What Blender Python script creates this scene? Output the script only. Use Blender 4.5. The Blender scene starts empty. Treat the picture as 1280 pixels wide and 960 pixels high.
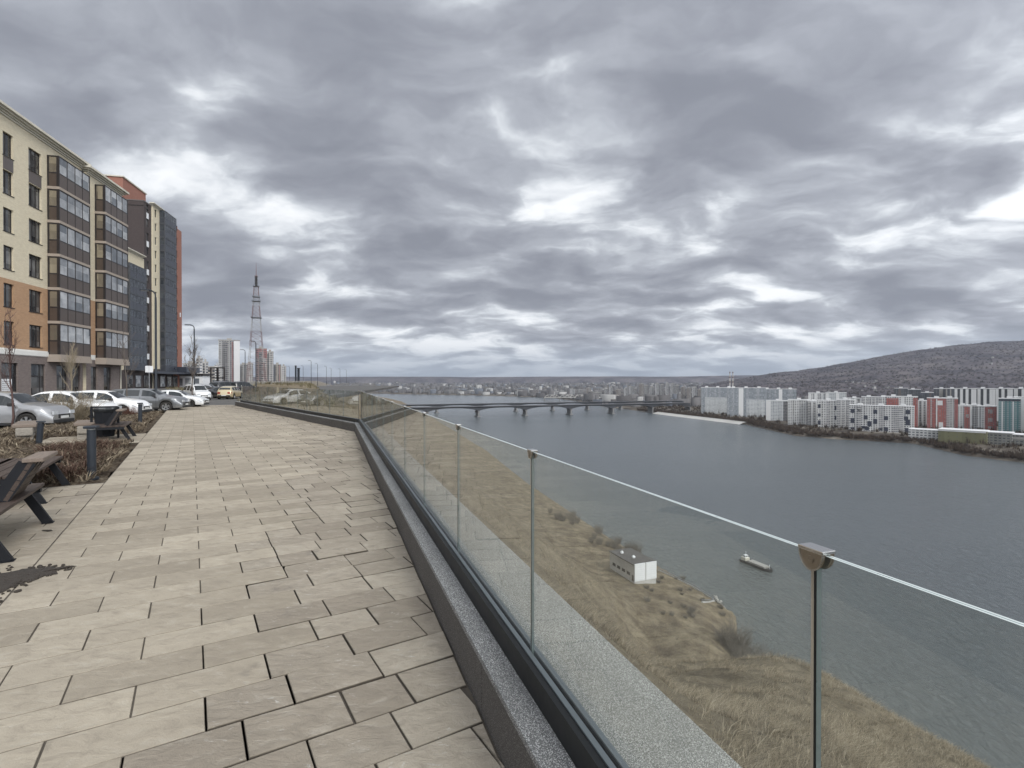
import bpy, bmesh, math, random
import numpy as np
from mathutils import Vector, Matrix

random.seed(11)
RNG = np.random.default_rng(5)
PI = math.pi
F = 650.0          # focal length of the photograph in its own pixels
EYE = 1.6          # eye height above the deck
HOR = 476.0
R = math.radians
SC = bpy.context.scene
COL = SC.collection

# ------------------------------------------------------------------ camera
cam = bpy.data.cameras.new('camera')
cam.sensor_width = 36.0
cam.lens = F / 1280 * 36
cam.clip_start = 0.05
cam.clip_end = 60000
cam_o = bpy.data.objects.new('camera', cam)
COL.objects.link(cam_o)
cam_o.location = (0, 0, EYE)
cam_o.rotation_euler = (R(90 - 0.35), 0, 0)
SC.camera = cam_o

SC.render.engine = 'CYCLES'
SC.cycles.use_denoising = True
SC.cycles.max_bounces = 8
SC.cycles.transparent_max_bounces = 32
SC.cycles.volume_bounces = 0
SC.cycles.sample_clamp_indirect = 6
SC.view_settings.view_transform = 'Standard'
SC.view_settings.look = 'None'
SC.view_settings.gamma = 1
SC.view_settings.exposure = 0.12
SC.view_settings.use_curve_mapping = False

# ------------------------------------------------------------------ sky: broken overcast over a Nishita sky, and a veiled sun
SUN_DIR = Vector((0.47, -0.62, 0.62)).normalized()      # towards the sun, behind the camera
world = bpy.data.worlds.new('World')
SC.world = world
world.use_nodes = True
wt = world.node_tree
wt.nodes.clear()


def wn(t, **kw):
    n = wt.nodes.new(t)
    for k, v in kw.items():
        setattr(n, k, v)
    return n


def wl(a, b):
    wt.links.new(a, b)


def wmath(op, a, b=None, clamp=False):
    n = wn('ShaderNodeMath', operation=op, use_clamp=clamp)
    for i, v in enumerate((a, b)):
        if v is None:
            continue
        if hasattr(v, 'node'):
            wl(v, n.inputs[i])
        else:
            n.inputs[i].default_value = v
    return n.outputs[0]


ZOFF = 0.23


def cloudpt(px, py):
    d = Vector(((px - 640) / F, 1, (HOR - py) / F)).normalized()
    z = d.z + ZOFF
    return d.x / z, d.y / z


tc_ = wn('ShaderNodeTexCoord')
sep = wn('ShaderNodeSeparateXYZ')
wl(tc_.outputs['Generated'], sep.inputs[0])
zpos = wmath('MAXIMUM', sep.outputs[2], 0.0)
zc = wmath('ADD', zpos, ZOFF)
cx = wmath('DIVIDE', sep.outputs[0], zc)
cy = wmath('DIVIDE', sep.outputs[1], zc)
cmb = wn('ShaderNodeCombineXYZ')
wl(cx, cmb.inputs[0])
wl(cy, cmb.inputs[1])
# a little domain warping so the banks have ragged rims
warp = wn('ShaderNodeTexNoise', noise_dimensions='3D')
warp.inputs['Scale'].default_value = 2.4
warp.inputs['Detail'].default_value = 5
wl(cmb.outputs[0], warp.inputs['Vector'])
wsub = wn('ShaderNodeVectorMath', operation='SUBTRACT')
wl(warp.outputs['Color'], wsub.inputs[0])
wsub.inputs[1].default_value = (0.5, 0.5, 0.5)
wsc = wn('ShaderNodeVectorMath', operation='SCALE')
wl(wsub.outputs[0], wsc.inputs[0])
wsc.inputs['Scale'].default_value = 0.42
wadd = wn('ShaderNodeVectorMath', operation='ADD')
wl(cmb.outputs[0], wadd.inputs[0])
wl(wsc.outputs[0], wadd.inputs[1])
mp = wn('ShaderNodeMapping')
wl(wadd.outputs[0], mp.inputs['Vector'])
mp.inputs['Rotation'].default_value = (0, 0, R(28))
mp.inputs['Scale'].default_value = (0.8, 1.25, 1)
n1 = wn('ShaderNodeTexNoise')
n1.inputs['Scale'].default_value = 2.7
n1.inputs['Detail'].default_value = 10
n1.inputs['Roughness'].default_value = 0.50
n1.inputs['Distortion'].default_value = 0.15
wl(mp.outputs[0], n1.inputs['Vector'])
n2 = wn('ShaderNodeTexNoise')
n2.inputs['Scale'].default_value = 1.0
n2.inputs['Detail'].default_value = 3
mp2 = wn('ShaderNodeMapping')
wl(cmb.outputs[0], mp2.inputs['Vector'])
mp2.inputs['Location'].default_value = (3.7, 1.2, 0)
wl(mp2.outputs[0], n2.inputs['Vector'])
n3 = wn('ShaderNodeTexVoronoi', feature='SMOOTH_F1')
n3.inputs['Scale'].default_value = 4.6
n3.inputs['Smoothness'].default_value = 0.6
mp3 = wn('ShaderNodeMapping')
wl(wadd.outputs[0], mp3.inputs['Vector'])
mp3.inputs['Rotation'].default_value = (0, 0, R(28))
mp3.inputs['Scale'].default_value = (0.75, 1.2, 1)
wl(mp3.outputs[0], n3.inputs['Vector'])
val = wmath('ADD', wmath('MULTIPLY', n1.outputs['Fac'], 0.80), wmath('ADD', wmath('MULTIPLY', n2.outputs['Fac'], 0.34), -0.060))
val = wmath('ADD', val, wmath('MULTIPLY', wmath('SUBTRACT', n3.outputs['Distance'], 0.42), 0.13))
# the larger cloud banks and openings of this particular sky (centre, half-axes on the cloud layer, turn, strength)
BANKS = [
    # px, py, rx, ry, rot, amp
    (270, 135, 0.12, 0.14, 20, 0.13),
    (130, 60, 0.55, 0.30, -10, -0.07),
    (60, 200, 0.5, 0.4, 0, -0.02),
    (600, 110, 0.22, 0.16, 0, 0.03),
    (690, 165, 0.38, 0.13, 0, 0.08),
    (705, 240, 0.40, 0.26, 0, 0.17),
    (540, 225, 0.62, 0.55, 0, -0.10),
    (1010, 125, 0.60, 0.26, 28, -0.09),
    (860, 210, 0.45, 0.30, 28, -0.08),
    (1245, 150, 0.35, 0.20, 20, 0.015),
    (1225, 255, 0.50, 0.20, 20, 0.03),
    (980, 330, 0.75, 0.30, 20, 0.04),
    (1090, 345, 0.9, 0.4, 10, 0.02),
    (700, 330, 1.1, 0.7, 0, -0.09),
    (420, 330, 0.6, 0.4, 0, 0.02),
    (120, 320, 0.8, 0.6, 0, -0.07),
    (610, 20, 0.5, 0.3, 0, -0.06),
    (1180, 350, 0.8, 0.35, 10, -0.08),
    (345, 265, 0.28, 0.25, 0, 0.10),
    (600, 395, 1.8, 0.6, 0, -0.05),
    (900, 395, 1.3, 0.7, 0, 0.03),
    (1150, 400, 1.6, 0.7, 0, -0.04),
]
for (px, py, rx, ry, rot, amp) in BANKS:
    ux, uy = cloudpt(px, py)
    m = wn('ShaderNodeMapping', vector_type='TEXTURE')
    wl(wadd.outputs[0], m.inputs['Vector'])
    m.inputs['Location'].default_value = (ux, uy, 0)
    m.inputs['Rotation'].default_value = (0, 0, R(rot))
    m.inputs['Scale'].default_value = (rx * 0.78, ry * 0.78, 1)
    ln = wn('ShaderNodeVectorMath', operation='DOT_PRODUCT')
    wl(m.outputs[0], ln.inputs[0])
    wl(m.outputs[0], ln.inputs[1])
    e = wmath('EXPONENT', wmath('MULTIPLY', ln.outputs['Value'], -0.8))
    val = wmath('ADD', val, wmath('MULTIPLY', e, amp * 1.45))
ramp = wn('ShaderNodeValToRGB')
cr = ramp.color_ramp
cr.interpolation = 'B_SPLINE'
cr.elements[0].position = 0.28
cr.elements[0].color = (0.230, 0.246, 0.290, 1)
cr.elements[1].position = 0.39
cr.elements[1].color = (0.318, 0.336, 0.386, 1)
for p_, c_ in ((0.455, (0.39, 0.413, 0.465, 1)), (0.50, (0.50, 0.53, 0.58, 1)), (0.545, (0.71, 0.745, 0.79, 1)), (0.61, (0.94, 0.96, 0.985, 1))):
    el = cr.elements.new(p_)
    el.color = c_
wl(val, ramp.inputs['Fac'])
# bright sky lobe added round the sun, out of view, to light the scene
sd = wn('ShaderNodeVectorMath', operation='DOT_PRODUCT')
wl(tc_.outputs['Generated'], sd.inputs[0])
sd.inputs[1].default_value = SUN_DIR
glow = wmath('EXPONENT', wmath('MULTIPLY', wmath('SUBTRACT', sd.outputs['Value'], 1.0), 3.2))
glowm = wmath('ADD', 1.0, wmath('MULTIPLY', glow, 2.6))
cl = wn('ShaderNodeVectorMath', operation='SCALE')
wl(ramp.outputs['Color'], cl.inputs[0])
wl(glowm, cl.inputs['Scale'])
# far clouds close up into a blue-grey bank along the horizon
hz = wn('ShaderNodeMapRange', interpolation_type='SMOOTHSTEP')
hz.inputs['From Min'].default_value = 0.0
hz.inputs['From Max'].default_value = 0.095
hz.inputs['To Min'].default_value = 0.85
hz.inputs['To Max'].default_value = 0.0
wl(zpos, hz.inputs['Value'])
mixh = wn('ShaderNodeMixRGB')
wl(hz.outputs[0], mixh.inputs[0])
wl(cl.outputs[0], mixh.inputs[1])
mixh.inputs[2].default_value = (0.325, 0.375, 0.455, 1)
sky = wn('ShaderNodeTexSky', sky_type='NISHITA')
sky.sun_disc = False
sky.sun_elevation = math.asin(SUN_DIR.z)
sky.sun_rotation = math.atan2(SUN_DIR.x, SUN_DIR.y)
sky.altitude = 200
BG = 0.10
ups = wn('ShaderNodeVectorMath', operation='SCALE')
wl(mixh.outputs[0], ups.inputs[0])
ups.inputs['Scale'].default_value = 1.0 / BG
gap = wn('ShaderNodeMapRange', interpolation_type='SMOOTHSTEP')
gap.inputs['From Min'].default_value = 0.68
gap.inputs['From Max'].default_value = 0.90
gap.inputs['To Min'].default_value = 0.0
gap.inputs['To Max'].default_value = 0.55
wl(val, gap.inputs['Value'])
mixs = wn('ShaderNodeMixRGB')
wl(gap.outputs[0], mixs.inputs[0])
wl(ups.outputs[0], mixs.inputs[1])
wl(sky.outputs[0], mixs.inputs[2])
bg = wn('ShaderNodeBackground')
bg.inputs['Strength'].default_value = BG
wl(mixs.outputs[0], bg.inputs['Color'])
wo = wn('ShaderNodeOutputWorld')
wl(bg.outputs[0], wo.inputs['Surface'])

sun = bpy.data.lights.new('sun', 'SUN')
sun.energy = 1.5
sun.angle = R(16)
sun.color = (1.0, 0.95, 0.87)
sun_o = bpy.data.objects.new('sun', sun)
COL.objects.link(sun_o)
sun_o.rotation_euler = SUN_DIR.to_track_quat('Z', 'Y').to_euler()

# ------------------------------------------------------------------ helpers


def at(px, Y, z=0.0):
    return Vector(((px - 640) / F * Y, Y, z))


def gnd(px, py, z=0.0):
    Y = (EYE - z) * F / (py - HOR)
    return Vector(((px - 640) / F * Y, Y, z))


def zat(py, Y):
    return EYE + (HOR - py) / F * Y


RA = math.atan2(650, -225)
RD = Vector((math.cos(RA), math.sin(RA)))
RN = Vector((RD.y, -RD.x))


def tc(t, c):
    return Vector((RD.x * t + RN.x * c, RD.y * t + RN.y * c))


PA = math.atan2(650, -400)
PD = Vector((math.cos(PA), math.sin(PA)))
PN = Vector((PD.y, -PD.x))


def sc(s, c):
    return Vector((PD.x * s + PN.x * c, PD.y * s + PN.y * c))


def tag(o, label=None, cat=None, group=None, kind=None):
    if label:
        o['label'] = label
    if cat:
        o['category'] = cat
    if group:
        o['group'] = group
    if kind:
        o['kind'] = kind
    return o


def empty(name, loc, rz=0.0, label=None, cat=None, group=None):
    o = bpy.data.objects.new(name, None)
    o.empty_display_size = 0.3
    COL.objects.link(o)
    o.location = loc
    o.rotation_euler = (0, 0, rz)
    return tag(o, label, cat, group)


class MB:
    """collects shapes for ONE mesh object"""

    def __init__(s):
        s.v, s.f, s.m = [], [], []
        s.M = None

    def add(s, vs, fs, mi=0):
        k = len(s.v)
        if s.M is not None:
            vs = [s.M @ Vector(p) for p in vs]
        s.v += [tuple(p) for p in vs]
        s.f += [tuple(i + k for i in f) for f in fs]
        s.m += [mi] * len(fs)
        return s

    def box(s, x0, x1, y0, y1, z0, z1, mi=0, rot=None):
        vs = [(x0, y0, z0), (x1, y0, z0), (x1, y1, z0), (x0, y1, z0), (x0, y0, z1), (x1, y0, z1), (x1, y1, z1), (x0, y1, z1)]
        if rot is not None:
            vs = [rot @ Vector(p) for p in vs]
        return s.add(vs, [(0, 3, 2, 1), (4, 5, 6, 7), (0, 1, 5, 4), (1, 2, 6, 5), (2, 3, 7, 6), (3, 0, 4, 7)], mi)

    def bbox(s, x0, x1, y0, y1, z0, z1, b=0.01, mi=0):
        """box with chamfered edges"""
        bm = bmesh.new()
        bmesh.ops.create_cube(bm, size=1)
        for v in bm.verts:
            v.co = Vector(((x0 + x1) / 2 + v.co.x * (x1 - x0), (y0 + y1) / 2 + v.co.y * (y1 - y0), (z0 + z1) / 2 + v.co.z * (z1 - z0)))
        bmesh.ops.bevel(bm, geom=list(bm.edges), offset=b, segments=2, affect='EDGES', profile=0.6)
        bm.verts.index_update()
        s.add([v.co.copy() for v in bm.verts], [tuple(v.index for v in f.verts) for f in bm.faces], mi)
        bm.free()
        return s

    def bar(s, p, q, w, h=None, mi=0, up=(0, 0, 1)):
        """square bar from p to q"""
        h = w if h is None else h
        p, q = Vector(p), Vector(q)
        d = (q - p).normalized()
        u = Vector(up)
        a = d.cross(u)
        if a.length < 1e-4:
            a = d.cross(Vector((1, 0, 0)))
        a.normalize()
        b = a.cross(d).normalized()
        a, b = a * w / 2, b * h / 2
        vs = [p - a - b, p + a - b, p + a + b, p - a + b, q - a - b, q + a - b, q + a + b, q - a + b]
        return s.add(vs, [(0, 1, 2, 3), (7, 6, 5, 4), (0, 4, 5, 1), (1, 5, 6, 2), (2, 6, 7, 3), (3, 7, 4, 0)], mi)

    def tube(s, pts, rad, n=8, mi=0, cap=True):
        pts = [Vector(p) for p in pts]
        if not hasattr(rad, '__len__'):
            rad = [rad] * len(pts)
        vs, fs = [], []
        ref = None
        for i, p in enumerate(pts):
            d = (pts[min(i + 1, len(pts) - 1)] - pts[max(i - 1, 0)]).normalized()
            if ref is None or abs(d.dot(ref)) > 0.95:
                ref = Vector((1, 0, 0)) if abs(d.x) < 0.8 else Vector((0, 1, 0))
            a = d.cross(ref).normalized()
            b = d.cross(a).normalized()
            for k in range(n):
                th = 2 * PI * k / n
                vs.append(p + (a * math.cos(th) + b * math.sin(th)) * rad[i])
        for i in range(len(pts) - 1):
            for k in range(n):
                k2 = (k + 1) % n
                fs.append((i * n + k, i * n + k2, (i + 1) * n + k2, (i + 1) * n + k))
        if cap:
            fs.append(tuple(reversed(range(n))))
            fs.append(tuple((len(pts) - 1) * n + k for k in range(n)))
        return s.add(vs, fs, mi)

    def lathe(s, prof, n=20, axis='z', c=(0, 0, 0), mi=0):
        """prof: (r, h) pairs"""
        vs, fs = [], []
        c = Vector(c)
        for (r, h) in prof:
            for k in range(n):
                th = 2 * PI * k / n
                x, y = r * math.cos(th), r * math.sin(th)
                vs.append(c + (Vector((x, y, h)) if axis == 'z' else Vector((x, h, y))))
        for i in range(len(prof) - 1):
            for k in range(n):
                k2 = (k + 1) % n
                q = (i * n + k, i * n + k2, (i + 1) * n + k2, (i + 1) * n + k)
                fs.append(q if axis == 'z' else tuple(reversed(q)))
        return s.add(vs, fs, mi)

    def prism(s, poly, z0, z1, mi=0):
        n = len(poly)
        vs = [(p[0], p[1], z0) for p in poly] + [(p[0], p[1], z1) for p in poly]
        fs = [tuple(reversed(range(n))), tuple(range(n, 2 * n))]
        for i in range(n):
            j = (i + 1) % n
            fs.append((i, j, n + j, n + i))
        return s.add(vs, fs, mi)

    def build(s, name, mats, parent=None, smooth=False, fix=False):
        me = bpy.data.meshes.new(name)
        me.from_pydata(s.v, [], s.f)
        mats = mats if isinstance(mats, (list, tuple)) else [mats]
        for m in mats:
            me.materials.append(m)
        if len(mats) > 1:
            me.polygons.foreach_set('material_index', s.m)
        if fix:
            bm = bmesh.new()
            bm.from_mesh(me)
            bmesh.ops.recalc_face_normals(bm, faces=bm.faces)
            bm.to_mesh(me)
            bm.free()
        if smooth:
            me.polygons.foreach_set('use_smooth', [True] * len(me.polygons))
            if smooth is not True:
                bpy_smooth_by_angle(me, smooth)
        me.update()
        o = bpy.data.objects.new(name, me)
        COL.objects.link(o)
        if parent is not None:
            o.parent = parent
        return o


def bpy_smooth_by_angle(me, deg):
    bm = bmesh.new()
    bm.from_mesh(me)
    for e in bm.edges:
        if len(e.link_faces) == 2 and e.calc_face_angle(0) > R(deg):
            e.smooth = False
    bm.to_mesh(me)
    bm.free()


def np_mesh(name, verts, faces, mats, parent=None, attr=None, smooth=False, mat_idx=None):
    """big meshes from arrays; faces (n,3) or (n,4); attr {name: per-vertex float}"""
    me = bpy.data.meshes.new(name)
    nv, nf, k = len(verts), len(faces), faces.shape[1]
    me.vertices.add(nv)
    me.vertices.foreach_set('co', np.ascontiguousarray(verts, dtype=np.float32).ravel())
    me.loops.add(nf * k)
    me.loops.foreach_set('vertex_index', np.ascontiguousarray(faces, dtype=np.int32).ravel())
    me.polygons.add(nf)
    me.polygons.foreach_set('loop_start', np.arange(0, nf * k, k, dtype=np.int32))
    for m in (mats if isinstance(mats, (list, tuple)) else [mats]):
        me.materials.append(m)
    if mat_idx is not None:
        me.polygons.foreach_set('material_index', mat_idx.astype(np.int32))
    if attr:
        for an, av in attr.items():
            a = me.attributes.new(an, 'FLOAT', 'POINT')
            a.data.foreach_set('value', np.ascontiguousarray(av, dtype=np.float32))
    me.update(calc_edges=True)
    me.validate()
    if smooth:
        me.polygons.foreach_set('use_smooth', np.ones(nf, dtype=bool))
    o = bpy.data.objects.new(name, me)
    COL.objects.link(o)
    if parent is not None:
        o.parent = parent
    return o


def copy_tree(o, parent=None):
    c = o.copy()
    COL.objects.link(c)
    if parent is not None:
        c.parent = parent
    for ch in list(o.children):
        copy_tree(ch, c)
    return c


# ------------------------------------------------------------------ value noise on arrays
def _h(ix, iy, seed):
    n = (ix.astype(np.int64) * 374761393 + iy.astype(np.int64) * 668265263 + seed * 1442695041) & 0x7fffffff
    n = ((n ^ (n >> 13)) * 1274126177) & 0x7fffffff
    n = n ^ (n >> 16)
    return (n & 0xffff) / 65535.0


def vnoise(x, y, seed=0):
    ix, iy = np.floor(x), np.floor(y)
    fx, fy = x - ix, y - iy
    fx, fy = fx * fx * (3 - 2 * fx), fy * fy * (3 - 2 * fy)
    a, b = _h(ix, iy, seed), _h(ix + 1, iy, seed)
    c, d = _h(ix, iy + 1, seed), _h(ix + 1, iy + 1, seed)
    return (a + (b - a) * fx) * (1 - fy) + (c + (d - c) * fx) * fy


def fbm(x, y, seed=0, o=4):
    r, a, t = 0, 1.0, 0
    for i in range(o):
        r = r + a * vnoise(x * 2 ** i + 17.3 * i, y * 2 ** i - 9.1 * i, seed + i)
        t += a
        a *= 0.5
    return r / t


def sstep(a, b, x):
    t = np.clip((x - a) / (b - a), 0, 1)
    return t * t * (3 - 2 * t)


# ------------------------------------------------------------------ materials
class NT:
    def __init__(s, name):
        s.mat = bpy.data.materials.new(name)
        s.mat.use_nodes = True
        s.t = s.mat.node_tree
        s.b = s.t.nodes['Principled BSDF']
        s.out = s.t.nodes['Material Output']

    def n(s, t, ins=None, **kw):
        nd = s.t.nodes.new(t)
        for k, v in kw.items():
            setattr(nd, k, v)
        for k, v in (ins or {}).items():
            s.set(nd.inputs[k], v)
        return nd

    def set(s, sock, v):
        if isinstance(v, bpy.types.NodeSocket):
            s.t.links.new(v, sock)
        else:
            sock.default_value = v

    def math(s, op, a, b=None, c=None, clamp=False):
        nd = s.n('ShaderNodeMath', operation=op, use_clamp=clamp)
        for i, v in enumerate((a, b, c)):
            if v is not None:
                s.set(nd.inputs[i], v)
        return nd.outputs[0]

    def mix(s, f, a, b, mode='MIX'):
        nd = s.n('ShaderNodeMixRGB', blend_type=mode)
        for i, v in enumerate((f, a, b)):
            s.set(nd.inputs[i], v if not (isinstance(v, tuple) and len(v) == 3) else (*v, 1))
        return nd.outputs[0]

    def obj(s):
        return s.n('ShaderNodeTexCoord').outputs['Object']

    def map(s, v, scale=(1, 1, 1), rot=(0, 0, 0), loc=(0, 0, 0)):
        nd = s.n('ShaderNodeMapping')
        s.set(nd.inputs['Vector'], v)
        nd.inputs['Scale'].default_value = scale
        nd.inputs['Rotation'].default_value = rot
        nd.inputs['Location'].default_value = loc
        return nd.outputs[0]

    def noise(s, v, scale, detail=4, rough=0.5, dist=0.0):
        nd = s.n('ShaderNodeTexNoise')
        if v is not None:
            s.set(nd.inputs['Vector'], v)
        nd.inputs['Scale'].default_value = scale
        nd.inputs['Detail'].default_value = detail
        nd.inputs['Roughness'].default_value = rough
        nd.inputs['Distortion'].default_value = dist
        return nd.outputs['Fac']

    def ramp(s, f, stops):
        nd = s.n('ShaderNodeValToRGB')
        s.set(nd.inputs['Fac'], f)
        cr = nd.color_ramp
        cr.elements[0].position, cr.elements[0].color = stops[0][0], (*stops[0][1], 1)
        cr.elements[1].position, cr.elements[1].color = stops[-1][0], (*stops[-1][1], 1)
        for p, c in stops[1:-1]:
            e = cr.elements.new(p)
            e.color = (*c, 1)
        return nd.outputs['Color']

    def mr(s, v, a, b, c=0.0, d=1.0):
        nd = s.n('ShaderNodeMapRange')
        s.set(nd.inputs['Value'], v)
        for k, x in (('From Min', a), ('From Max', b), ('To Min', c), ('To Max', d)):
            nd.inputs[k].default_value = x
        return nd.outputs[0]

    def bump(s, h, strength=0.3, dist=0.02):
        nd = s.n('ShaderNodeBump')
        s.set(nd.inputs['Height'], h)
        nd.inputs['Strength'].default_value = strength
        nd.inputs['Distance'].default_value = dist
        s.t.links.new(nd.outputs[0], s.b.inputs['Normal'])

    def P(s, col=None, rough=None, metal=None, spec=None):
        if col is not None:
            s.set(s.b.inputs['Base Color'], col if not (isinstance(col, tuple) and len(col) == 3) else (*col, 1))
        if rough is not None:
            s.set(s.b.inputs['Roughness'], rough)
        if metal is not None:
            s.set(s.b.inputs['Metallic'], metal)
        if spec is not None:
            s.set(s.b.inputs['Specular IOR Level'], spec)
        return s.mat


def plain(name, col, rough=0.6, metal=0.0, var=0.15, scale=4.0, bump=0.0, bscale=40.0, bdist=0.01, spec=None, dirt=None):
    """a surface of one colour, broken up by two sizes of noise"""
    t = NT(name)
    o = t.obj()
    f = t.math('ADD', t.math('MULTIPLY', t.noise(o, scale, 5, 0.6), 0.7), t.math('MULTIPLY', t.noise(o, scale * 7, 3), 0.3))
    c = t.mix(f, tuple(x * (1 - var) for x in col), tuple(min(1, x * (1 + var)) for x in col))
    if dirt:
        c = t.mix(t.mr(t.noise(o, scale * 0.5, 6, 0.65), 0.5, 0.75, 0, dirt[1]), c, dirt[0])
    if bump:
        t.bump(t.noise(o, bscale, 4, 0.6), bump, bdist)
    return t.P(c, t.mr(f, 0.2, 0.8, max(0, rough - 0.07), min(1, rough + 0.07)), metal, spec)


def brick(name, c1, c2, mortar, scale=1.0, stain=0.15):
    t = NT(name)
    o = t.obj()
    sx = t.n('ShaderNodeSeparateXYZ', {0: o})
    v = t.n('ShaderNodeCombineXYZ', {0: t.math('ADD', sx.outputs[0], sx.outputs[1]), 1: sx.outputs[2]}).outputs[0]
    b = t.n('ShaderNodeTexBrick', {'Vector': v, 'Color1': (*c1, 1), 'Color2': (*c2, 1), 'Mortar': (*mortar, 1)})
    b.inputs['Scale'].default_value = scale
    b.inputs['Brick Width'].default_value = 0.26
    b.inputs['Row Height'].default_value = 0.077
    b.inputs['Mortar Size'].default_value = 0.012
    b.inputs['Mortar Smooth'].default_value = 0.2
    n = t.noise(o, 0.5, 6, 0.65)
    n2 = t.noise(o, 2.7, 3, 0.6)
    c = t.mix(t.mr(n, 0.45, 0.75, 0, stain), b.outputs['Color'], tuple(x * 0.55 for x in c1))
    c = t.mix(t.mr(n2, 0.3, 0.7, 0, 0.25), c, tuple(min(1, x * 1.15) for x in c2))
    t.bump(b.outputs['Fac'], -0.25, 0.01)
    return t.P(c, 0.85)


def facade(name, wall, win=(0.03, 0.036, 0.045), fw=3.2, fh=3.0, wx=(0.22, 0.78), wz=(0.28, 0.80), wall2=None, band=0.0, lit=0.35):
    """far house wall with a grid of glazed openings, floor joints and a few curtained panes"""
    t = NT(name)
    tcn = t.n('ShaderNodeTexCoord')
    s3 = t.n('ShaderNodeSeparateXYZ', {0: tcn.outputs['Object']})
    nn = t.n('ShaderNodeSeparateXYZ', {0: tcn.outputs['Normal']})
    side = t.math('GREATER_THAN', t.math('ABSOLUTE', nn.outputs[0]), 0.7)
    u = t.math('ADD', t.math('MULTIPLY', s3.outputs[0], t.math('SUBTRACT', 1.0, side)), t.math('MULTIPLY', s3.outputs[1], side))
    us, zs = t.math('DIVIDE', u, fw), t.math('DIVIDE', s3.outputs[2], fh)
    fu, fz = t.math('FRACT', us), t.math('FRACT', zs)

    def inside(x, a, b):
        return t.math('MULTIPLY', t.math('GREATER_THAN', x, a), t.math('LESS_THAN', x, b))
    m = t.math('MULTIPLY', inside(fu, *wx), inside(fz, *wz))
    cell = t.n('ShaderNodeCombineXYZ', {0: t.math('FLOOR', us), 1: t.math('FLOOR', zs), 2: side}).outputs[0]
    wnz = t.n('ShaderNodeTexWhiteNoise', {'Vector': cell})
    colcell = t.n('ShaderNodeTexWhiteNoise', {'Vector': t.n('ShaderNodeCombineXYZ', {0: t.math('FLOOR', us), 1: side}).outputs[0]})
    wc = t.mix(t.mr(wnz.outputs['Value'], 0.45, 1.0, 0, lit), win, (0.35, 0.37, 0.39))
    base = t.mix(t.math('MULTIPLY', t.math('GREATER_THAN', colcell.outputs['Value'], 0.55), 0.8), wall, wall2 or tuple(x * 0.82 for x in wall))
    if band:
        base = t.mix(t.math('LESS_THAN', fz, band), base, tuple(x * 0.6 for x in wall))
    base = t.mix(t.mr(t.noise(tcn.outputs['Object'], 0.06, 4), 0.35, 0.7, 0, 0.2), base, tuple(x * 0.7 for x in wall))
    c = t.mix(m, base, wc)
    t.P(c, t.mr(m, 0, 1, 0.8, 0.15))
    return t.mat


def glassy(name, col, col2=None, rough=0.06, cell=1.0, spec=0.6):
    """a window pane over a dim room: some panes show a curtain"""
    t = NT(name)
    o = t.obj()
    oi = t.n('ShaderNodeObjectInfo')
    s3 = t.n('ShaderNodeSeparateXYZ', {0: o})
    u = t.math('ADD', s3.outputs[0], s3.outputs[1])
    w = t.n('ShaderNodeTexWhiteNoise', {'Vector': t.n('ShaderNodeCombineXYZ', {0: t.math('FLOOR', t.math('DIVIDE', u, cell)), 1: t.math('FLOOR', s3.outputs[2]), 2: oi.outputs['Random']}).outputs[0]})
    c = t.mix(w.outputs['Value'], col, col2 or col)
    c = t.mix(t.mr(t.noise(o, 1.2, 3), 0.3, 0.7, 0, 0.5), c, tuple(x * 0.5 for x in col))
    return t.P(c, rough, 0, spec)


M = {}
M['cream'] = brick('cream brick', (0.585, 0.505, 0.36), (0.67, 0.595, 0.44), (0.52, 0.48, 0.38))
M['orange'] = brick('orange brick', (0.385, 0.22, 0.118), (0.465, 0.28, 0.16), (0.34, 0.25, 0.17))
M['brown'] = brick('brown brick', (0.125, 0.095, 0.085), (0.19, 0.15, 0.135), (0.22, 0.20, 0.19), stain=0.35)
M['dark_brick'] = brick('dark brown brick', (0.045, 0.034, 0.033), (0.065, 0.05, 0.047), (0.06, 0.05, 0.05))
M['red_brick'] = brick('red brick', (0.25, 0.095, 0.065), (0.32, 0.13, 0.09), (0.25, 0.17, 0.14))
M['stucco'] = plain('pale stucco', (0.58, 0.55, 0.47), 0.8, var=0.12, scale=1.5, dirt=((0.2, 0.18, 0.15), 0.3))
M['white_band'] = plain('white render', (0.72, 0.71, 0.67), 0.8, var=0.08, scale=1.0, dirt=((0.3, 0.28, 0.24), 0.25))
M['slab'] = plain('beige slab edge', (0.33, 0.28, 0.235), 0.8, var=0.1)
M['bronze'] = plain('bronze panel', (0.075, 0.055, 0.044), 0.35, var=0.2, scale=0.8, spec=0.6)
M['frame_dark'] = plain('dark window frame', (0.022, 0.018, 0.018), 0.45, var=0.2)
M['frame_grey'] = plain('grey mullion', (0.055, 0.06, 0.07), 0.4, var=0.1)
M['grey_panel'] = plain('grey brown panel', (0.115, 0.10, 0.095), 0.6, var=0.15)
M['pane'] = glassy('window pane', (0.012, 0.014, 0.017), (0.20, 0.20, 0.195), cell=0.62)
M['bay_pane'] = glassy('balcony pane', (0.13, 0.145, 0.165), (0.52, 0.53, 0.54), cell=1.17)
M['bay_side'] = glassy('balcony side pane', (0.30, 0.26, 0.19), (0.12, 0.10, 0.08), cell=0.9)
M['tint_pane'] = glassy('tinted pane', (0.022, 0.028, 0.038), (0.075, 0.085, 0.10), cell=0.75, rough=0.12)
M['tint_panel'] = plain('slate blue panel', (0.036, 0.041, 0.055), 0.3, var=0.25, scale=0.6, spec=0.6)
M['tarroof'] = plain('roof felt', (0.075, 0.07, 0.068), 0.9, var=0.3, scale=0.6, dirt=((0.18, 0.17, 0.16), 0.4))
M['white_metal'] = plain('white sheet metal', (0.72, 0.73, 0.74), 0.5, var=0.06)
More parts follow.
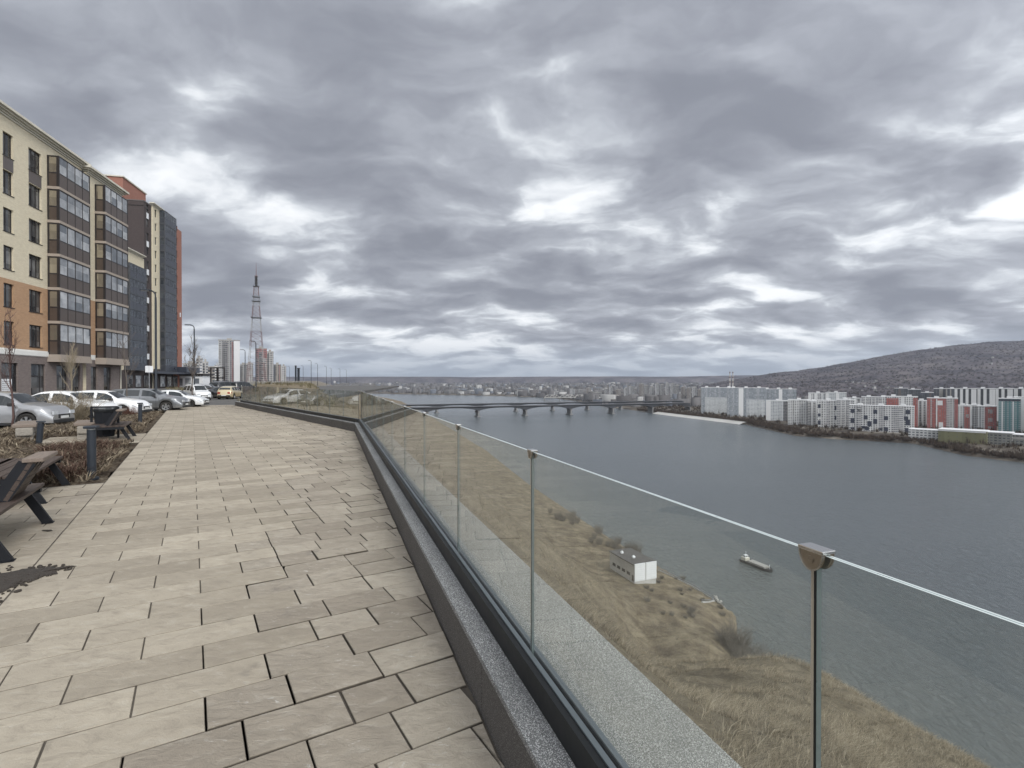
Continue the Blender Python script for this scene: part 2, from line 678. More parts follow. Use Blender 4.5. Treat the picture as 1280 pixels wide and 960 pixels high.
M['black_metal'] = plain('black powder coated steel', (0.011, 0.012, 0.015), 0.6, var=0.3, bump=0.05, spec=0.25)
M['dark_post'] = plain('dark slate paint', (0.022, 0.027, 0.035), 0.5, var=0.2, spec=0.35)
M['gal'] = plain('galvanised steel', (0.32, 0.33, 0.34), 0.45, 0.6, var=0.2)
M['conc'] = plain('weathered concrete', (0.30, 0.29, 0.27), 0.9, var=0.2, scale=0.7, dirt=((0.14, 0.13, 0.12), 0.4), bump=0.2, bscale=20)
M['pale_conc'] = plain('pale concrete revetment', (0.42, 0.41, 0.385), 0.9, var=0.2, scale=0.05, dirt=((0.2, 0.19, 0.17), 0.5))
M['lamp_glass'] = plain('lamp lens', (0.55, 0.55, 0.52), 0.3)

# ------------------------------------------------------------------ terrain
WATER_Z = -84.0
NS_T = [-4000, 60, 110, 138, 152, 185, 250, 400, 620, 1150, 1550, 2200, 2700, 3300, 4000]
NS_C = [112, 112, 113, 126, 138, 140, 141, 152, 178, 214, 236, 270, 250, 200, 150]
FS_T = [-4000, 333, 393, 488, 567, 620, 826, 1159, 1230, 1550, 1900, 2437, 2931, 3250, 3600, 4000]
FS_C = [690, 676, 680, 742, 694, 676, 766, 799, 812, 850, 960, 1040, 816, 560, 250, 0]
E_T = [-4000, 25, 60, 110, 400, 1000, 4000]
E_C = [1.32, 1.32, 0.2, -3, -20, -60, -200]
PA_C = [-50, -0.5, 0, 2, 8, 19, 39, 54, 74, 109, 118, 150]
PA_Z = [-.14, -.14, -.42, -1.35, -5.0, -11.4, -24.0, -33.6, -49.0, -83.0, -87, -92]
PB_C = [-50, -0.5, 0, 2, 8, 19, 49, 93, 99, 124, 137, 141, 155]
PB_Z = [-.14, -.14, -.42, -1.7, -6.1, -13.6, -36.6, -71.5, -74.8, -78.0, -82.2, -86.5, -93]


def near_z(t, c):
    e = np.interp(t, E_T, E_C)
    ns = np.interp(t, NS_T, NS_C)
    u = c - e
    # stretch the lower slope so that its foot follows the shoreline
    ub = np.where(u > 0, u * (139.0 - 1.32) / np.maximum(ns - e, 1), u)
    ua = np.where(u > 0, u * (112.0 - 1.32) / np.maximum(ns - e, 1), u)
    ua = np.where(t < 100, u, ua)
    za = np.interp(ua, PA_C, PA_Z)
    zb = np.interp(ub, PB_C, PB_Z)
    w = np.maximum(sstep(0.78, 1.56, t / np.maximum(c, 1.0)) * sstep(1.5, 6, c), sstep(110, 140, t))
    z = za * (1 - w) + zb * w
    amp = sstep(1.0, 14, u) * (1 - sstep(100, 130, u) * 0.6)
    x = RD.x * t + RN.x * c
    y = RD.y * t + RN.y * c
    z = z + amp * ((fbm(x / 9, y / 9, 3) - 0.5) * 1.7 + (fbm(x / 1.9, y / 1.9, 8, 3) - 0.5) * 0.85 + (fbm(x / 40, y / 40, 21, 3) - 0.5) * 2.4 * sstep(15, 60, u))
    z = z + sstep(0.0, 2.0, u) * (1 - sstep(3, 12, u)) * (fbm(x / 1.0, y / 1.0, 14, 3) - 0.5) * 0.25
    # weedy mound behind the far kerb
    mnd = sstep(36, 60, t) * (1 - sstep(120, 200, t)) * sstep(-0.53, -0.485, x / np.maximum(y, 1.0)) * (1 - sstep(-6, 1, c))
    z = z + mnd * (1.0 + 0.9 * (fbm(x / 8, y / 8, 31) - 0.5))
    return z


def far_z(t, c, x, y):
    fs = np.interp(t, FS_T, FS_C)
    d = c - fs
    z = -88 + 6.5 * sstep(-8, 14, d) + 1.5 * sstep(14, 120, d) + (fbm(x / 25, y / 25, 4) - 0.5) * 2.0 * sstep(0, 20, d)
    dist = np.hypot(x, y)
    z = z + sstep(2500, 9000, dist) * 50 * (0.4 + 1.2 * fbm(x / 2600, y / 2600, 40))
    return z


def polar(angles, radii):
    A, Rr = np.meshgrid(angles, radii, indexing='ij')
    return np.sin(A) * Rr, np.cos(A) * Rr


def grid_faces(na, nr):
    i = np.arange(na - 1)[:, None] * nr + np.arange(nr - 1)[None, :]
    i = i.ravel()
    return np.stack([i, i + nr, i + nr + 1, i + 1], 1)


ang = np.concatenate([np.radians(np.arange(-180, -62, 4.0)), np.radians(np.arange(-62, 62, 0.16)), np.radians(np.arange(62, 180.1, 4.0))])
rad = np.concatenate([[0.02], np.geomspace(0.7, 9500, 430)])
X, Y_ = polar(ang, rad)
T = X * RD.x + Y_ * RD.y
Cc = X * RN.x + Y_ * RN.y
nsv = np.interp(T, NS_T, NS_C)
fsv = np.interp(T, FS_T, FS_C)
closed = (fsv < nsv + 30) & (T > 1500)
isnear = ((Cc < nsv + 10) & ~closed) | ((T > 1500) & (Cc < nsv * 0.2) & closed)
isfar = ((Cc > fsv - 10) & (Cc > nsv + 10)) | (closed & ~isnear)
faces = grid_faces(len(ang), len(rad))

mg = NT('dry bank grass')
o_ = mg.obj()
n_a = mg.noise(o_, 0.09, 6, 0.6)
n_b = mg.noise(mg.map(o_, (1, 1, 0.6)), 1.3, 6, 0.7, 0.6)
n_c = mg.noise(o_, 9.0, 5, 0.7)
f_ = mg.math('ADD', mg.math('ADD', mg.math('MULTIPLY', n_a, 0.35), mg.math('MULTIPLY', n_b, 0.4)), mg.math('MULTIPLY', n_c, 0.25))
col = mg.ramp(f_, [(0.34, (0.06, 0.049, 0.035)), (0.46, (0.13, 0.106, 0.072)), (0.55, (0.205, 0.17, 0.118)), (0.66, (0.315, 0.268, 0.19))])
at_ = mg.n('ShaderNodeAttribute', attribute_name='kind_of_ground')
city = mg.ramp(mg.noise(o_, 0.03, 6, 0.7), [(0.35, (0.07, 0.06, 0.05)), (0.5, (0.13, 0.115, 0.095)), (0.68, (0.25, 0.235, 0.21))])
low = mg.ramp(mg.noise(o_, 0.16, 6, 0.7), [(0.32, (0.07, 0.055, 0.04)), (0.5, (0.155, 0.125, 0.085)), (0.68, (0.25, 0.21, 0.145))])
sepc = at_.outputs['Fac']
col = mg.mix(mg.mr(sepc, 0.0, 1.0), col, city)
at2 = mg.n('ShaderNodeAttribute', attribute_name='shelf')
col = mg.mix(at2.outputs['Fac'], col, low)
mg.bump(mg.math('ADD', mg.math('MULTIPLY', n_b, 0.7), mg.math('MULTIPLY', n_c, 0.4)), 0.8, 0.25)
M['ground'] = mg.P(col, 0.95, 0, 0.1)


def cut(mask, zz, name, attrs, mat):
    fm = mask.ravel()[faces].any(1)
    fk = faces[fm]
    used = np.unique(fk)
    remap = np.full(X.size, -1)
    remap[used] = np.arange(len(used))
    v = np.stack([X.ravel()[used], Y_.ravel()[used], zz.ravel()[used]], 1)
    return np_mesh(name, v, remap[fk], mat, attr={k: a.ravel()[used] for k, a in attrs.items()}, smooth=True)


zn = near_z(T, Cc)
ev = np.interp(T, E_T, E_C)
kcity = sstep(2, -6, Cc - ev) * np.where(T > 17, sstep(130, 220, T), 1.0)
shelf = sstep(80, 94, (Cc - ev) * 138 / np.maximum(nsv - ev, 1)) * sstep(60, 100, T)
tag(cut(isnear, zn, 'ground', {'kind_of_ground': kcity, 'shelf': shelf}, M['ground']), kind='structure')

mf = NT('far bank soil')
o_ = mf.obj()
M['far'] = mf.P(mf.ramp(mf.noise(o_, 0.018, 8, 0.7), [(0.33, (0.035, 0.03, 0.027)), (0.45, (0.075, 0.063, 0.052)), (0.56, (0.12, 0.105, 0.085)), (0.7, (0.24, 0.225, 0.2))]), 0.95, 0, 0.1)
tag(cut(isfar, far_z(T, Cc, X, Y_), 'far_bank', {}, M['far']), kind='structure')

# ------------------------------------------------------------------ water
mw = NT('river water')
o_ = mw.obj()
v1 = mw.map(o_, (1, 0.42, 1), (0, 0, R(-38)))
w1 = mw.noise(v1, 0.075, 4, 0.6, 0.4)
w2 = mw.noise(v1, 0.5, 4, 0.62, 0.5)
w3 = mw.noise(o_, 0.011, 4, 0.55)
w4 = mw.noise(mw.map(o_, (0.25, 1, 1), (0, 0, R(18))), 0.006, 4, 0.6)
hgt = mw.math('ADD', mw.math('MULTIPLY', w1, 0.7), mw.math('MULTIPLY', w2, 0.7))
mw.bump(hgt, 0.72, 2.2)
mw.b.inputs['IOR'].default_value = 1.33
sh_ = mw.n('ShaderNodeAttribute', attribute_name='shallow').outputs['Fac']
wc_ = mw.mix(w4, (0.060, 0.071, 0.077), (0.092, 0.104, 0.110))
wc_ = mw.mix(mw.math('MULTIPLY', sh_, mw.mr(w3, 0.3, 0.7, 0.65, 1.0)), wc_, (0.112, 0.122, 0.112))
M['water'] = mw.P(wc_, 0.2, 0, 0.5)
wang = np.radians(np.concatenate([np.arange(-180, -60, 6.0), np.arange(-60, 75, 0.5), np.arange(75, 180.1, 5.0)]))
wr = np.concatenate([[60.0], np.geomspace(100, 9400, 150)])
wx, wy = polar(wang, wr)
wt_c = wx * RN.x + wy * RN.y
wt_t = wx * RD.x + wy * RD.y
shal = np.exp(-np.maximum(wt_c - np.interp(wt_t, NS_T, NS_C), 0) / (26 + 30 * fbm(wt_t / 120, wt_c / 90, 15, 3)))
tag(np_mesh('water', np.stack([wx.ravel(), wy.ravel(), np.full(wx.size, WATER_Z)], 1), grid_faces(len(wang), len(wr)), M['water'], attr={'shallow': shal.ravel()}, smooth=True), kind='structure')

# ------------------------------------------------------------------ hills
HP = [560, 640, 740, 800, 880, 940, 1000, 1060, 1100, 1150, 1200, 1250, 1290, 1400, 1600, 1900, 2300]
HY = [478, 475, 473, 472, 470.5, 468.5, 463, 453, 446, 438, 431, 426.5, 425, 432, 440, 450, 460]
hpx = np.linspace(790, 2300, 860)
hang = np.arctan2((hpx - 640) / F, 1.0)
dep = np.concatenate([np.linspace(1750, 5200, 150), np.linspace(5300, 6200, 12)])
PXg, Dg = np.meshgrid(hpx, dep, indexing='ij')
Xh, Yh = (PXg - 640) / F * Dg, Dg
ridge = EYE + (HOR - np.interp(PXg, HP, HY)) / F * 4900
s_ = np.clip((Dg - 1800) / 3100, 0, 1.3)
prof = np.interp(s_, [0, 0.12, 0.3, 0.5, 0.75, 0.92, 1.0, 1.3], [0, 0.10, 0.27, 0.46, 0.74, 0.95, 1.0, 0.55])
und = fbm(Xh / 520, Yh / 800, 50, 5) - 0.5
und2 = fbm(Xh / 120, Yh / 160, 60, 4) - 0.5
zh = -84 + (ridge + 84) * prof + (und * 120 * prof * (1.15 - prof) + und2 * 26 * np.clip(prof * 2, 0, 1)) * np.clip((ridge + 60) / 200, 0.15, 1)
zh = -96 + (zh + 96) * sstep(800, 980, PXg)
zh = np.where(Dg < 1800, -96, zh)
mh = NT('leafless forest hillside')
o_ = mh.obj()
n1_ = mh.noise(o_, 0.0035, 6, 0.65)
n2_ = mh.noise(o_, 0.035, 4, 0.75)
f_ = mh.math('ADD', mh.math('MULTIPLY', n1_, 0.6), mh.math('MULTIPLY', n2_, 0.4))
col = mh.ramp(f_, [(0.36, (0.034, 0.032, 0.04)), (0.46, (0.068, 0.061, 0.07)), (0.54, (0.11, 0.098, 0.104)), (0.64, (0.16, 0.142, 0.135))])  # purple-brown forest, with some of the haze's lightening put into the colour
snow = mh.math('GREATER_THAN', mh.math('MULTIPLY', mh.noise(mh.map(o_, (1, 1, 1)), 0.0042, 3, 0.5), mh.noise(o_, 0.03, 4, 0.7)), 0.43)
col = mh.mix(mh.math('MULTIPLY', snow, 0.6), col, (0.4, 0.4, 0.4))
mh.bump(n2_, 1.0, 14)
M['hill'] = mh.P(col, 1.0, 0, 0.05)
tag(np_mesh('hills', np.stack([Xh.ravel(), Yh.ravel(), zh.ravel()], 1), grid_faces(len(hpx), len(dep)), M['hill'], smooth=True), kind='structure')
# low blue ridge across the whole horizon
hp2 = np.linspace(-900, 1500, 500)
d2 = np.array([7600, 7900, 8300, 8700, 9000])
P2, D2 = np.meshgrid(hp2, d2, indexing='ij')
k2 = np.array([-90, 5, 0, 0, -90.0])[None, :]
top = EYE + (4.5 + 4.0 * (fbm(P2 / 160, P2 * 0, 70, 4) - 0.5) + sstep(400, 900, P2) * 2.0) / F * 8300
z2 = np.where((D2 > 7700) & (D2 < 8900), top * np.where(D2 < 8000, 0.35, np.where(D2 > 8500, 0.7, 1.0)), -90)
tag(np_mesh('distant_hills', np.stack([((P2 - 640) / F * D2).ravel(), D2.ravel(), z2.ravel()], 1), grid_faces(len(hp2), len(d2)), M['hill'], smooth=True), kind='structure')

# ------------------------------------------------------------------ promenade
CK = 0.676                       # inner foot of the kerb, measured across the railing line
TCOR = 17.07                     # the corner, measured along it
COR = tc(TCOR, CK)
END2 = Vector((-17.9, 33.6))
D2v = (END2 - COR).normalized()
N2v = Vector((D2v.y, -D2v.x))    # outward (away from the paving)
LEFT = -1.17                     # left joint of the walkway in paving coordinates


def clip_half(poly, p, n):
    """keep the side where (q-p).n <= 0"""
    out = []
    for i in range(len(poly)):
        a, b = poly[i], poly[(i + 1) % len(poly)]
        da, db = (a - p).dot(n), (b - p).dot(n)
        if da <= 0:
            out.append(a)
        if (da < 0 < db) or (db < 0 < da):
            out.append(a + (b - a) * (da / (da - db)))
    return out


def inset(poly, d):
    """inset a convex anticlockwise polygon"""
    n = len(poly)
    lines = []
    for i in range(n):
        a, b = poly[i], poly[(i + 1) % n]
        e = (b - a)
        if e.length < 1e-5:
            continue
        e.normalize()
        nn = Vector((-e.y, e.x))
        lines.append((a + nn * d, e))
    m = len(lines)
    if m < 3:
        return None
    out = []
    for i in range(m):
        p, u = lines[i - 1]
        q, w = lines[i]
        cr_ = u.x * w.y - u.y * w.x
        if abs(cr_) < 1e-4:
            return None
        s = ((q - p).x * w.y - (q - p).y * w.x) / cr_
        out.append(p + u * s)
    return out


def area(p):
    return 0.5 * sum(p[i].x * p[(i + 1) % len(p)].y - p[(i + 1) % len(p)].x * p[i].y for i in range(len(p)))


pv_v, pv_f, pv_tone, pv_rough, pv_edge = [], [], [], [], []
rnd = random.Random(3)


def lay(poly, rough):
    if area(poly) < 0:
        poly = poly[::-1]
    if area(poly) < 0.006:
        return
    g = (0.0026 if rough else 0.0019) + rnd.random() * (0.0030 if rough else 0.0013)
    p0, p1 = inset(poly, g), inset(poly, g + 0.0035)
    if not p0 or not p1 or area(p1) < 0.004 or len(p0) != len(p1):
        return
    c = sum(p1, Vector((0, 0))) / len(p1)
    amp = 0.0046 if rough else 0.0015
    tx, ty, h = rnd.gauss(0, amp), rnd.gauss(0, amp), rnd.gauss(0, amp * 0.55)
    tone, k, n = rnd.random(), len(pv_v), len(p0)
    for ring, dz in ((p0, -0.05), (p0, -0.006), (p1, 0.0)):
        for q in ring:
            pv_v.append((q.x, q.y, h + dz + (q - c).x * tx * 2 + (q - c).y * ty * 2))
            pv_tone.append(tone)
            pv_rough.append(1.0 if rough else 0.0)
            pv_edge.append(0.0 if dz == 0.0 else 1.0)
    for r in range(2):
        for i in range(n):
            j = (i + 1) % n
            pv_f.append((k + r * n + i, k + r * n + j, k + (r + 1) * n + j, k + (r + 1) * n + i))
    pv_f.append(tuple(k + 2 * n + i for i in range(n)))


ROW = 0.302
s0 = 3.05 - ROW * 40
for r in range(0, 178):
    s = s0 + r * ROW
    if s > 39.2:
        break
    off = 0.0 if r % 2 else 0.305
    c = LEFT + (-0.61 + off if False else 0)
    first = True
    c = LEFT
    while c < 6.0:
        mid = sc(s + ROW / 2, c + 0.2)
        rail_c = mid.dot(RN)
        lim = mid.dot(N2v) - COR.dot(N2v)
        rough = rail_c > -0.62 + 0.18 * math.sin(s * 2.1) or lim > -1.25 + 0.2 * math.sin(s)
        w = rnd.choice((0.30, 0.38, 0.45, 0.45, 0.52)) if rough else 0.61
        if first:
            w = 0.61 - off if off else 0.61
            w = max(w, 0.305)
            first = False
        q = [sc(s, c), sc(s, c + w), sc(s + ROW, c + w), sc(s + ROW, c)]
        if rough and rnd.random() < 0.10:
            pass
        q = clip_half(q, tc(0, CK - 0.006), RN)
        if len(q) >= 3:
            q = clip_half(q, COR - N2v * 0.006, N2v)
        if len(q) >= 3:
            lay(q, rough)
        c += w
# paved bay with the benches, left of the walkway (smaller stones)
for r in range(0, 19):
    s = 4.85 + r * 0.302
    if s + 0.302 > 10.45:
        break
    c = LEFT - 0.004
    first = True
    while c > -6.6:
        w = 0.45 if not (first and r % 2) else 0.225
        first = False
        lay([sc(s, c - w), sc(s, c), sc(s + 0.302, c), sc(s + 0.302, c - w)], rnd.random() < 0.35)
        c -= w
# the second bay further on
for r in range(0, 9):
    s = 16.6 + r * 0.302
    c = LEFT - 0.004
    while c > -3.4:
        lay([sc(s, c - 0.45), sc(s, c), sc(s + 0.302, c), sc(s + 0.302, c - 0.45)], False)
        c -= 0.45

mp_ = NT('split concrete paver')
o_ = mp_.obj()
tone = mp_.n('ShaderNodeAttribute', attribute_name='tone').outputs['Fac']
rgh = mp_.n('ShaderNodeAttribute', attribute_name='rough_laid').outputs['Fac']
n_big = mp_.noise(o_, 1.1, 6, 0.62)
n_mid = mp_.noise(mp_.map(o_, (1, 1.8, 1), (0, 0, R(-31))), 7.0, 6, 0.65, 0.6)
n_fin = mp_.noise(o_, 160, 3, 0.6)
n_rel = mp_.noise(mp_.map(o_, (1, 1.5, 1), (0, 0, R(-31))), 2.6, 3, 0.5, 0.8)
base = mp_.mix(tone, (0.275, 0.238, 0.184), (0.405, 0.356, 0.28))
base = mp_.mix(mp_.math('MULTIPLY', rgh, 0.45), base, mp_.mix(tone, (0.235, 0.20, 0.165), (0.36, 0.32, 0.265)))
base = mp_.mix(mp_.mr(n_big, 0.40, 0.72, 0, 0.5), base, (0.215, 0.185, 0.145))
base = mp_.mix(mp_.mr(n_mid, 0.50, 0.70, 0, 0.55), base, (0.20, 0.172, 0.138))
base = mp_.mix(mp_.mr(n_mid, 0.46, 0.26, 0, 0.35), base, (0.50, 0.465, 0.40))
stain = mp_.math('MULTIPLY', mp_.mr(mp_.noise(o_, 3.6, 4, 0.55), 0.63, 0.72), mp_.mr(mp_.noise(o_, 0.8, 2), 0.45, 0.6))
base = mp_.mix(mp_.math('MULTIPLY', stain, 0.6), base, (0.16, 0.14, 0.12))
salt = mp_.math('MULTIPLY', mp_.mr(mp_.noise(mp_.map(o_, (1, 2.6, 1), (0, 0, R(10))), 9, 5, 0.7, 1.2), 0.62, 0.70), mp_.math('MULTIPLY', rgh, 0.55))
base = mp_.mix(salt, base, (0.56, 0.54, 0.50))
base = mp_.mix(mp_.mr(n_fin, 0.35, 0.65, 0, 0.22), base, (0.2, 0.18, 0.15))
hh = mp_.math('ADD', mp_.math('ADD', mp_.math('MULTIPLY', n_mid, 1.0), mp_.math('MULTIPLY', n_rel, 1.1)), mp_.math('MULTIPLY', n_fin, 0.12))
mp_.bump(mp_.math('MULTIPLY', hh, mp_.mr(rgh, 0, 1, 0.8, 1.9)), 0.5, 0.03)
edg = mp_.n('ShaderNodeAttribute', attribute_name='joint_dirt').outputs['Fac']
base = mp_.mix(mp_.mr(edg, 0.1, 0.9, 0, 0.88), base, (0.05, 0.041, 0.032))
M['paver'] = mp_.P(base, 0.88, 0, 0.25)
me = bpy.data.meshes.new('paving')
me.from_pydata(pv_v, [], pv_f)
me.materials.append(M['paver'])
for an, av in (('tone', pv_tone), ('rough_laid', pv_rough), ('joint_dirt', pv_edge)):
    a = me.attributes.new(an, 'FLOAT', 'POINT')
    a.data.foreach_set('value', np.array(av, dtype=np.float32))
me.update()
paving = bpy.data.objects.new('paving', me)
COL.objects.link(paving)
tag(paving, kind='structure')

M['bedding'] = plain('dark jointing sand', (0.055, 0.047, 0.04), 1.0, var=0.4, scale=12)
b = MB()
b.prism([sc(-9, LEFT - 6.7), sc(-9, 4), tc(0.5, CK + 0.05), COR + RN * 0.05, END2 + D2v * 1.2 + N2v * 0.03, sc(39.25, LEFT - 0.02), sc(10.4, LEFT - 0.02), sc(10.4, LEFT - 6.7)], -0.75, -0.026)
tag(b.build('paving_bed', M['bedding']), kind='structure')
M['joint_sand'] = plain('pale jointing sand', (0.085, 0.072, 0.056), 1.0, var=0.45, scale=9)
b = MB()
q0, q1 = tc(-7.5, -0.72), tc(14.3, -0.72)
q2, q3 = COR - N2v * 1.5 + D2v * 1.2, END2 - N2v * 1.4
b.prism([sc(-8.5, LEFT - 0.01), q0, q1, q2, q3, sc(39.2, LEFT - 0.01)], -0.03, -0.0075)
b.prism([sc(4.86, LEFT - 6.6), sc(4.86, LEFT - 0.012), sc(10.38, LEFT - 0.012), sc(10.38, LEFT - 6.6)], -0.03, -0.008)
tag(b.build('joint_sand', M['joint_sand']), kind='structure')
M['joint_dirt'] = plain('dark joint dirt', (0.075, 0.063, 0.05), 1.0, var=0.6, scale=7)
b = MB()
b.prism([tc(-7.5, -0.722), tc(-7.5, CK + 0.02), tc(TCOR - 0.05, CK + 0.02), tc(14.3, -0.722)], -0.03, -0.0145)
tag(b.build('joint_sand', M['joint_dirt']), kind='structure')

# asphalt of the car park and of the street beyond
ma = NT('worn asphalt')
o_ = ma.obj()
c_ = ma.ramp(ma.math('ADD', ma.math('MULTIPLY', ma.noise(o_, 0.35, 6, 0.65), 0.6), ma.math('MULTIPLY', ma.noise(o_, 45, 3), 0.4)), [(0.36, (0.05, 0.048, 0.046)), (0.52, (0.085, 0.082, 0.078)), (0.66, (0.14, 0.135, 0.125))])
ma.bump(ma.noise(o_, 90, 3), 0.3, 0.01)
M['asphalt'] = ma.P(c_, 0.9)
b = MB()
b.prism([(-95, 8), (-24, 8), sc(14, -5.9), sc(36.5, -5.3), sc(36.5, LEFT - 0.02), sc(39.3, LEFT - 0.02), (-18.6, 34.6), (-22, 70), (-38, 175), (-150, 175)], -0.5, -0.06)
tag(b.build('road', M['asphalt']), kind='structure')
# kerb stones between car park and beds
M['kerb'] = plain('granite kerb', (0.30, 0.285, 0.26), 0.9, var=0.25, scale=3)
b = MB()
pts = [sc(11, -6.05), sc(36.45, -5.25), sc(36.45, LEFT - 0.1)]
for p, q in zip(pts, pts[1:]):
    n = int((q - p).length / 1.0)
    for i in range(n):
        a_, b_ = p + (q - p) * (i / n), p + (q - p) * ((i + 0.985) / n)
        b.bar((a_.x, a_.y, -0.06), (b_.x, b_.y, -0.06), 0.15, 0.24)
tag(b.build('kerb', M['kerb']), kind='structure')

# soil of the planted strip
mso = NT('bed soil with litter')
o_ = mso.obj()
nn_ = mso.noise(o_, 14, 6, 0.75)
c_ = mso.ramp(mso.math('ADD', mso.math('MULTIPLY', nn_, 0.65), mso.math('MULTIPLY', mso.noise(o_, 1.2, 4), 0.35)), [(0.36, (0.02, 0.015, 0.012)), (0.47, (0.07, 0.053, 0.04)), (0.56, (0.14, 0.115, 0.085)), (0.68, (0.27, 0.235, 0.18))])
mso.bump(nn_, 0.9, 0.06)
M['soil'] = mso.P(c_, 1.0, 0, 0.05)


def bed(name, c0, c1, s_a, s_b, hmax):
    ss, cs = np.arange(s_a, s_b + 0.01, 0.12), np.linspace(c0, c1, max(int((c0 - c1) / 0.12), 8))
    S, C_ = np.meshgrid(ss, cs, indexing='ij')
    x, y = PD.x * S + PN.x * C_, PD.y * S + PN.y * C_
    edge = np.minimum(np.minimum(S - s_a, s_b - S), np.minimum(c0 - C_, C_ - c1))
    jig = (fbm(x * 2.2, y * 2.2, 77, 3) - 0.5) * 0.16
    z = -0.05 + sstep(0, 0.5, edge) * (0.05 + hmax * fbm(x / 0.7, y / 0.7, 90, 4)) + sstep(0.0, 0.3, edge) * jig * 0.4
    C2 = C_ + np.where(np.arange(len(cs))[None, :] == 0, jig, 0)
    x, y = PD.x * S + PN.x * C2, PD.y * S + PN.y * C2
    return tag(np_mesh(name, np.stack([x.ravel(), y.ravel(), z.ravel()], 1), grid_faces(len(ss), len(cs)), M['soil'], smooth=True), kind='structure')


bed('soil', LEFT - 0.05, -6.0, 10.35, 16.62, 0.16)
bed('soil', LEFT - 0.05, -5.3, 19.3, 31.5, 0.14)
bed('soil', -3.35, -5.9, 16.5, 19.4, 0.14)
bed('soil', LEFT - 0.06, -6.6, 0.4, 4.86, 0.10)
# loose soil washed out over the stones
b = MB()


def spill(outline, zt):
    n = len(outline)
    c = sum((Vector(p) for p in outline), Vector((0, 0))) / n
    rings = []
    for f, z in ((1.0, 0.001), (0.8, zt * 0.6), (0.45, zt)):
        rings.append([(c.x + (p[0] - c.x) * f, c.y + (p[1] - c.y) * f, z + rnd.random() * 0.006) for p in outline])
    vs = [p for r_ in rings for p in r_] + [(c.x, c.y, zt)]
    fs = []
    for r_ in range(2):
        for i in range(n):
            j = (i + 1) % n
            fs.append((r_ * n + i, r_ * n + j, (r_ + 1) * n + j, (r_ + 1) * n + i))
    for i in range(n):
        fs.append((2 * n + i, 2 * n + (i + 1) % n, 3 * n))
    b.add(vs, fs)


def px_out(pts):
    out = []
    for (x, y) in pts:
        g = gnd(x, y)
        out.append((g.x + rnd.gauss(0, 0.012), g.y + rnd.gauss(0, 0.012)))
    return out


spill(px_out([(-60, 760), (-20, 750), (0, 742), (22, 729), (40, 727), (58, 720), (72, 718), (70, 714), (84, 711), (96, 709), (84, 708.5), (70, 710), (62, 709), (48, 711), (30, 712), (10, 716), (-20, 720), (-70, 730)][::-1]), 0.012)
spill(px_out([(52, 664), (60, 664.5), (68, 663.5), (66, 662.6), (58, 663)][::-1]), 0.008)
rl = random.Random(2)
for i in range(260):
    g0_ = px_out([(rl.triangular(-30, 92, 20), 0)])[0] if False else None
    px_ = rl.triangular(-40, 94, 10)
    py_ = np.interp(px_, [-40, 0, 40, 70, 94], [742, 732, 719, 713.5, 709.5]) + rl.gauss(0, 1) * np.interp(px_, [-40, 0, 60, 94], [10, 8, 3.5, .6])
    q_ = gnd(px_, py_)
    s_ = rl.uniform(.005, .02)
    bm = bmesh.new()
    bmesh.ops.create_icosphere(bm, subdivisions=1, radius=s_)
    for v in bm.verts:
        v.co = Vector((v.co.x * rl.uniform(.6, 1.5), v.co.y * rl.uniform(.6, 1.5), v.co.z * rl.uniform(.4, .9)))
    bm.verts.index_update()
    b.add([v.co + Vector((q_.x, q_.y, .006)) for v in bm.verts], [tuple(v.index for v in f_.verts) for f_ in bm.faces])
    bm.free()
M['dark_soil'] = plain('wet dark soil', (0.042, 0.034, 0.027), 1.0, var=0.5, scale=9, bump=0.8, bscale=60, bdist=0.02)
tag(b.build('soil', M['dark_soil'], smooth=True), kind='stuff')

# ------------------------------------------------------------------ granite kerb wall with glass balustrade


def granite(name, dark, light, amount):
    t = NT(name)
    o = t.obj()
    v = t.n('ShaderNodeTexVoronoi', {'Vector': o, 'Scale': 280.0})
    sp = t.n('ShaderNodeSeparateColor', {0: v.outputs['Color']}).outputs[0]
    c = t.mix(t.mr(sp, 1 - amount, 1 - amount + 0.25), dark, light)
    c = t.mix(t.mr(t.noise(o, 260, 2), 0.5, 0.62), c, tuple(x * 0.35 for x in dark))
    c = t.mix(t.mr(t.noise(o, 1.5, 5), 0.4, 0.7, 0, 0.35), c, tuple(x * 0.6 for x in dark))
    t.bump(sp, 0.15, 0.003)
    return t.P(c, 0.75, 0, 0.3)


M['granite_top'] = granite('flamed grey granite', (0.15, 0.15, 0.15), (0.52, 0.52, 0.51), 0.45)
M['granite_side'] = granite('dark granite', (0.082, 0.075, 0.07), (0.20, 0.19, 0.18), 0.35)
M['ledge'] = granite('pale washed aggregate', (0.23, 0.23, 0.215), (0.52, 0.52, 0.495), 0.5)
M['gasket'] = plain('black rubber gasket', (0.008, 0.009, 0.01), 0.5, spec=0.4)
M['shoe'] = plain('anodised aluminium', (0.20, 0.225, 0.24), 0.35, 0.7, var=0.08)
M['steel'] = plain('brushed stainless steel', (0.55, 0.54, 0.52), 0.22, 1.0, var=0.05, scale=30)
M['clamp_face'] = plain('weathered steel clamp', (0.30, 0.26, 0.21), 0.35, 0.9, var=0.3, scale=90)
gt = bpy.data.materials.new('laminated clear glass')
gt.use_nodes = True
t_ = gt.node_tree
t_.nodes.remove(t_.nodes['Principled BSDF'])
tr = t_.nodes.new('ShaderNodeBsdfTransparent')
tr.inputs[0].default_value = (0.94, 0.957, 0.945, 1)
gl = t_.nodes.new('ShaderNodeBsdfGlossy')
gl.inputs['Roughness'].default_value = 0.0
fr = t_.nodes.new('ShaderNodeFresnel')
fr.inputs['IOR'].default_value = 1.5
geo = t_.nodes.new('ShaderNodeNewGeometry')
ior = t_.nodes.new('ShaderNodeMix')
ior.inputs[2].default_value = 1.5
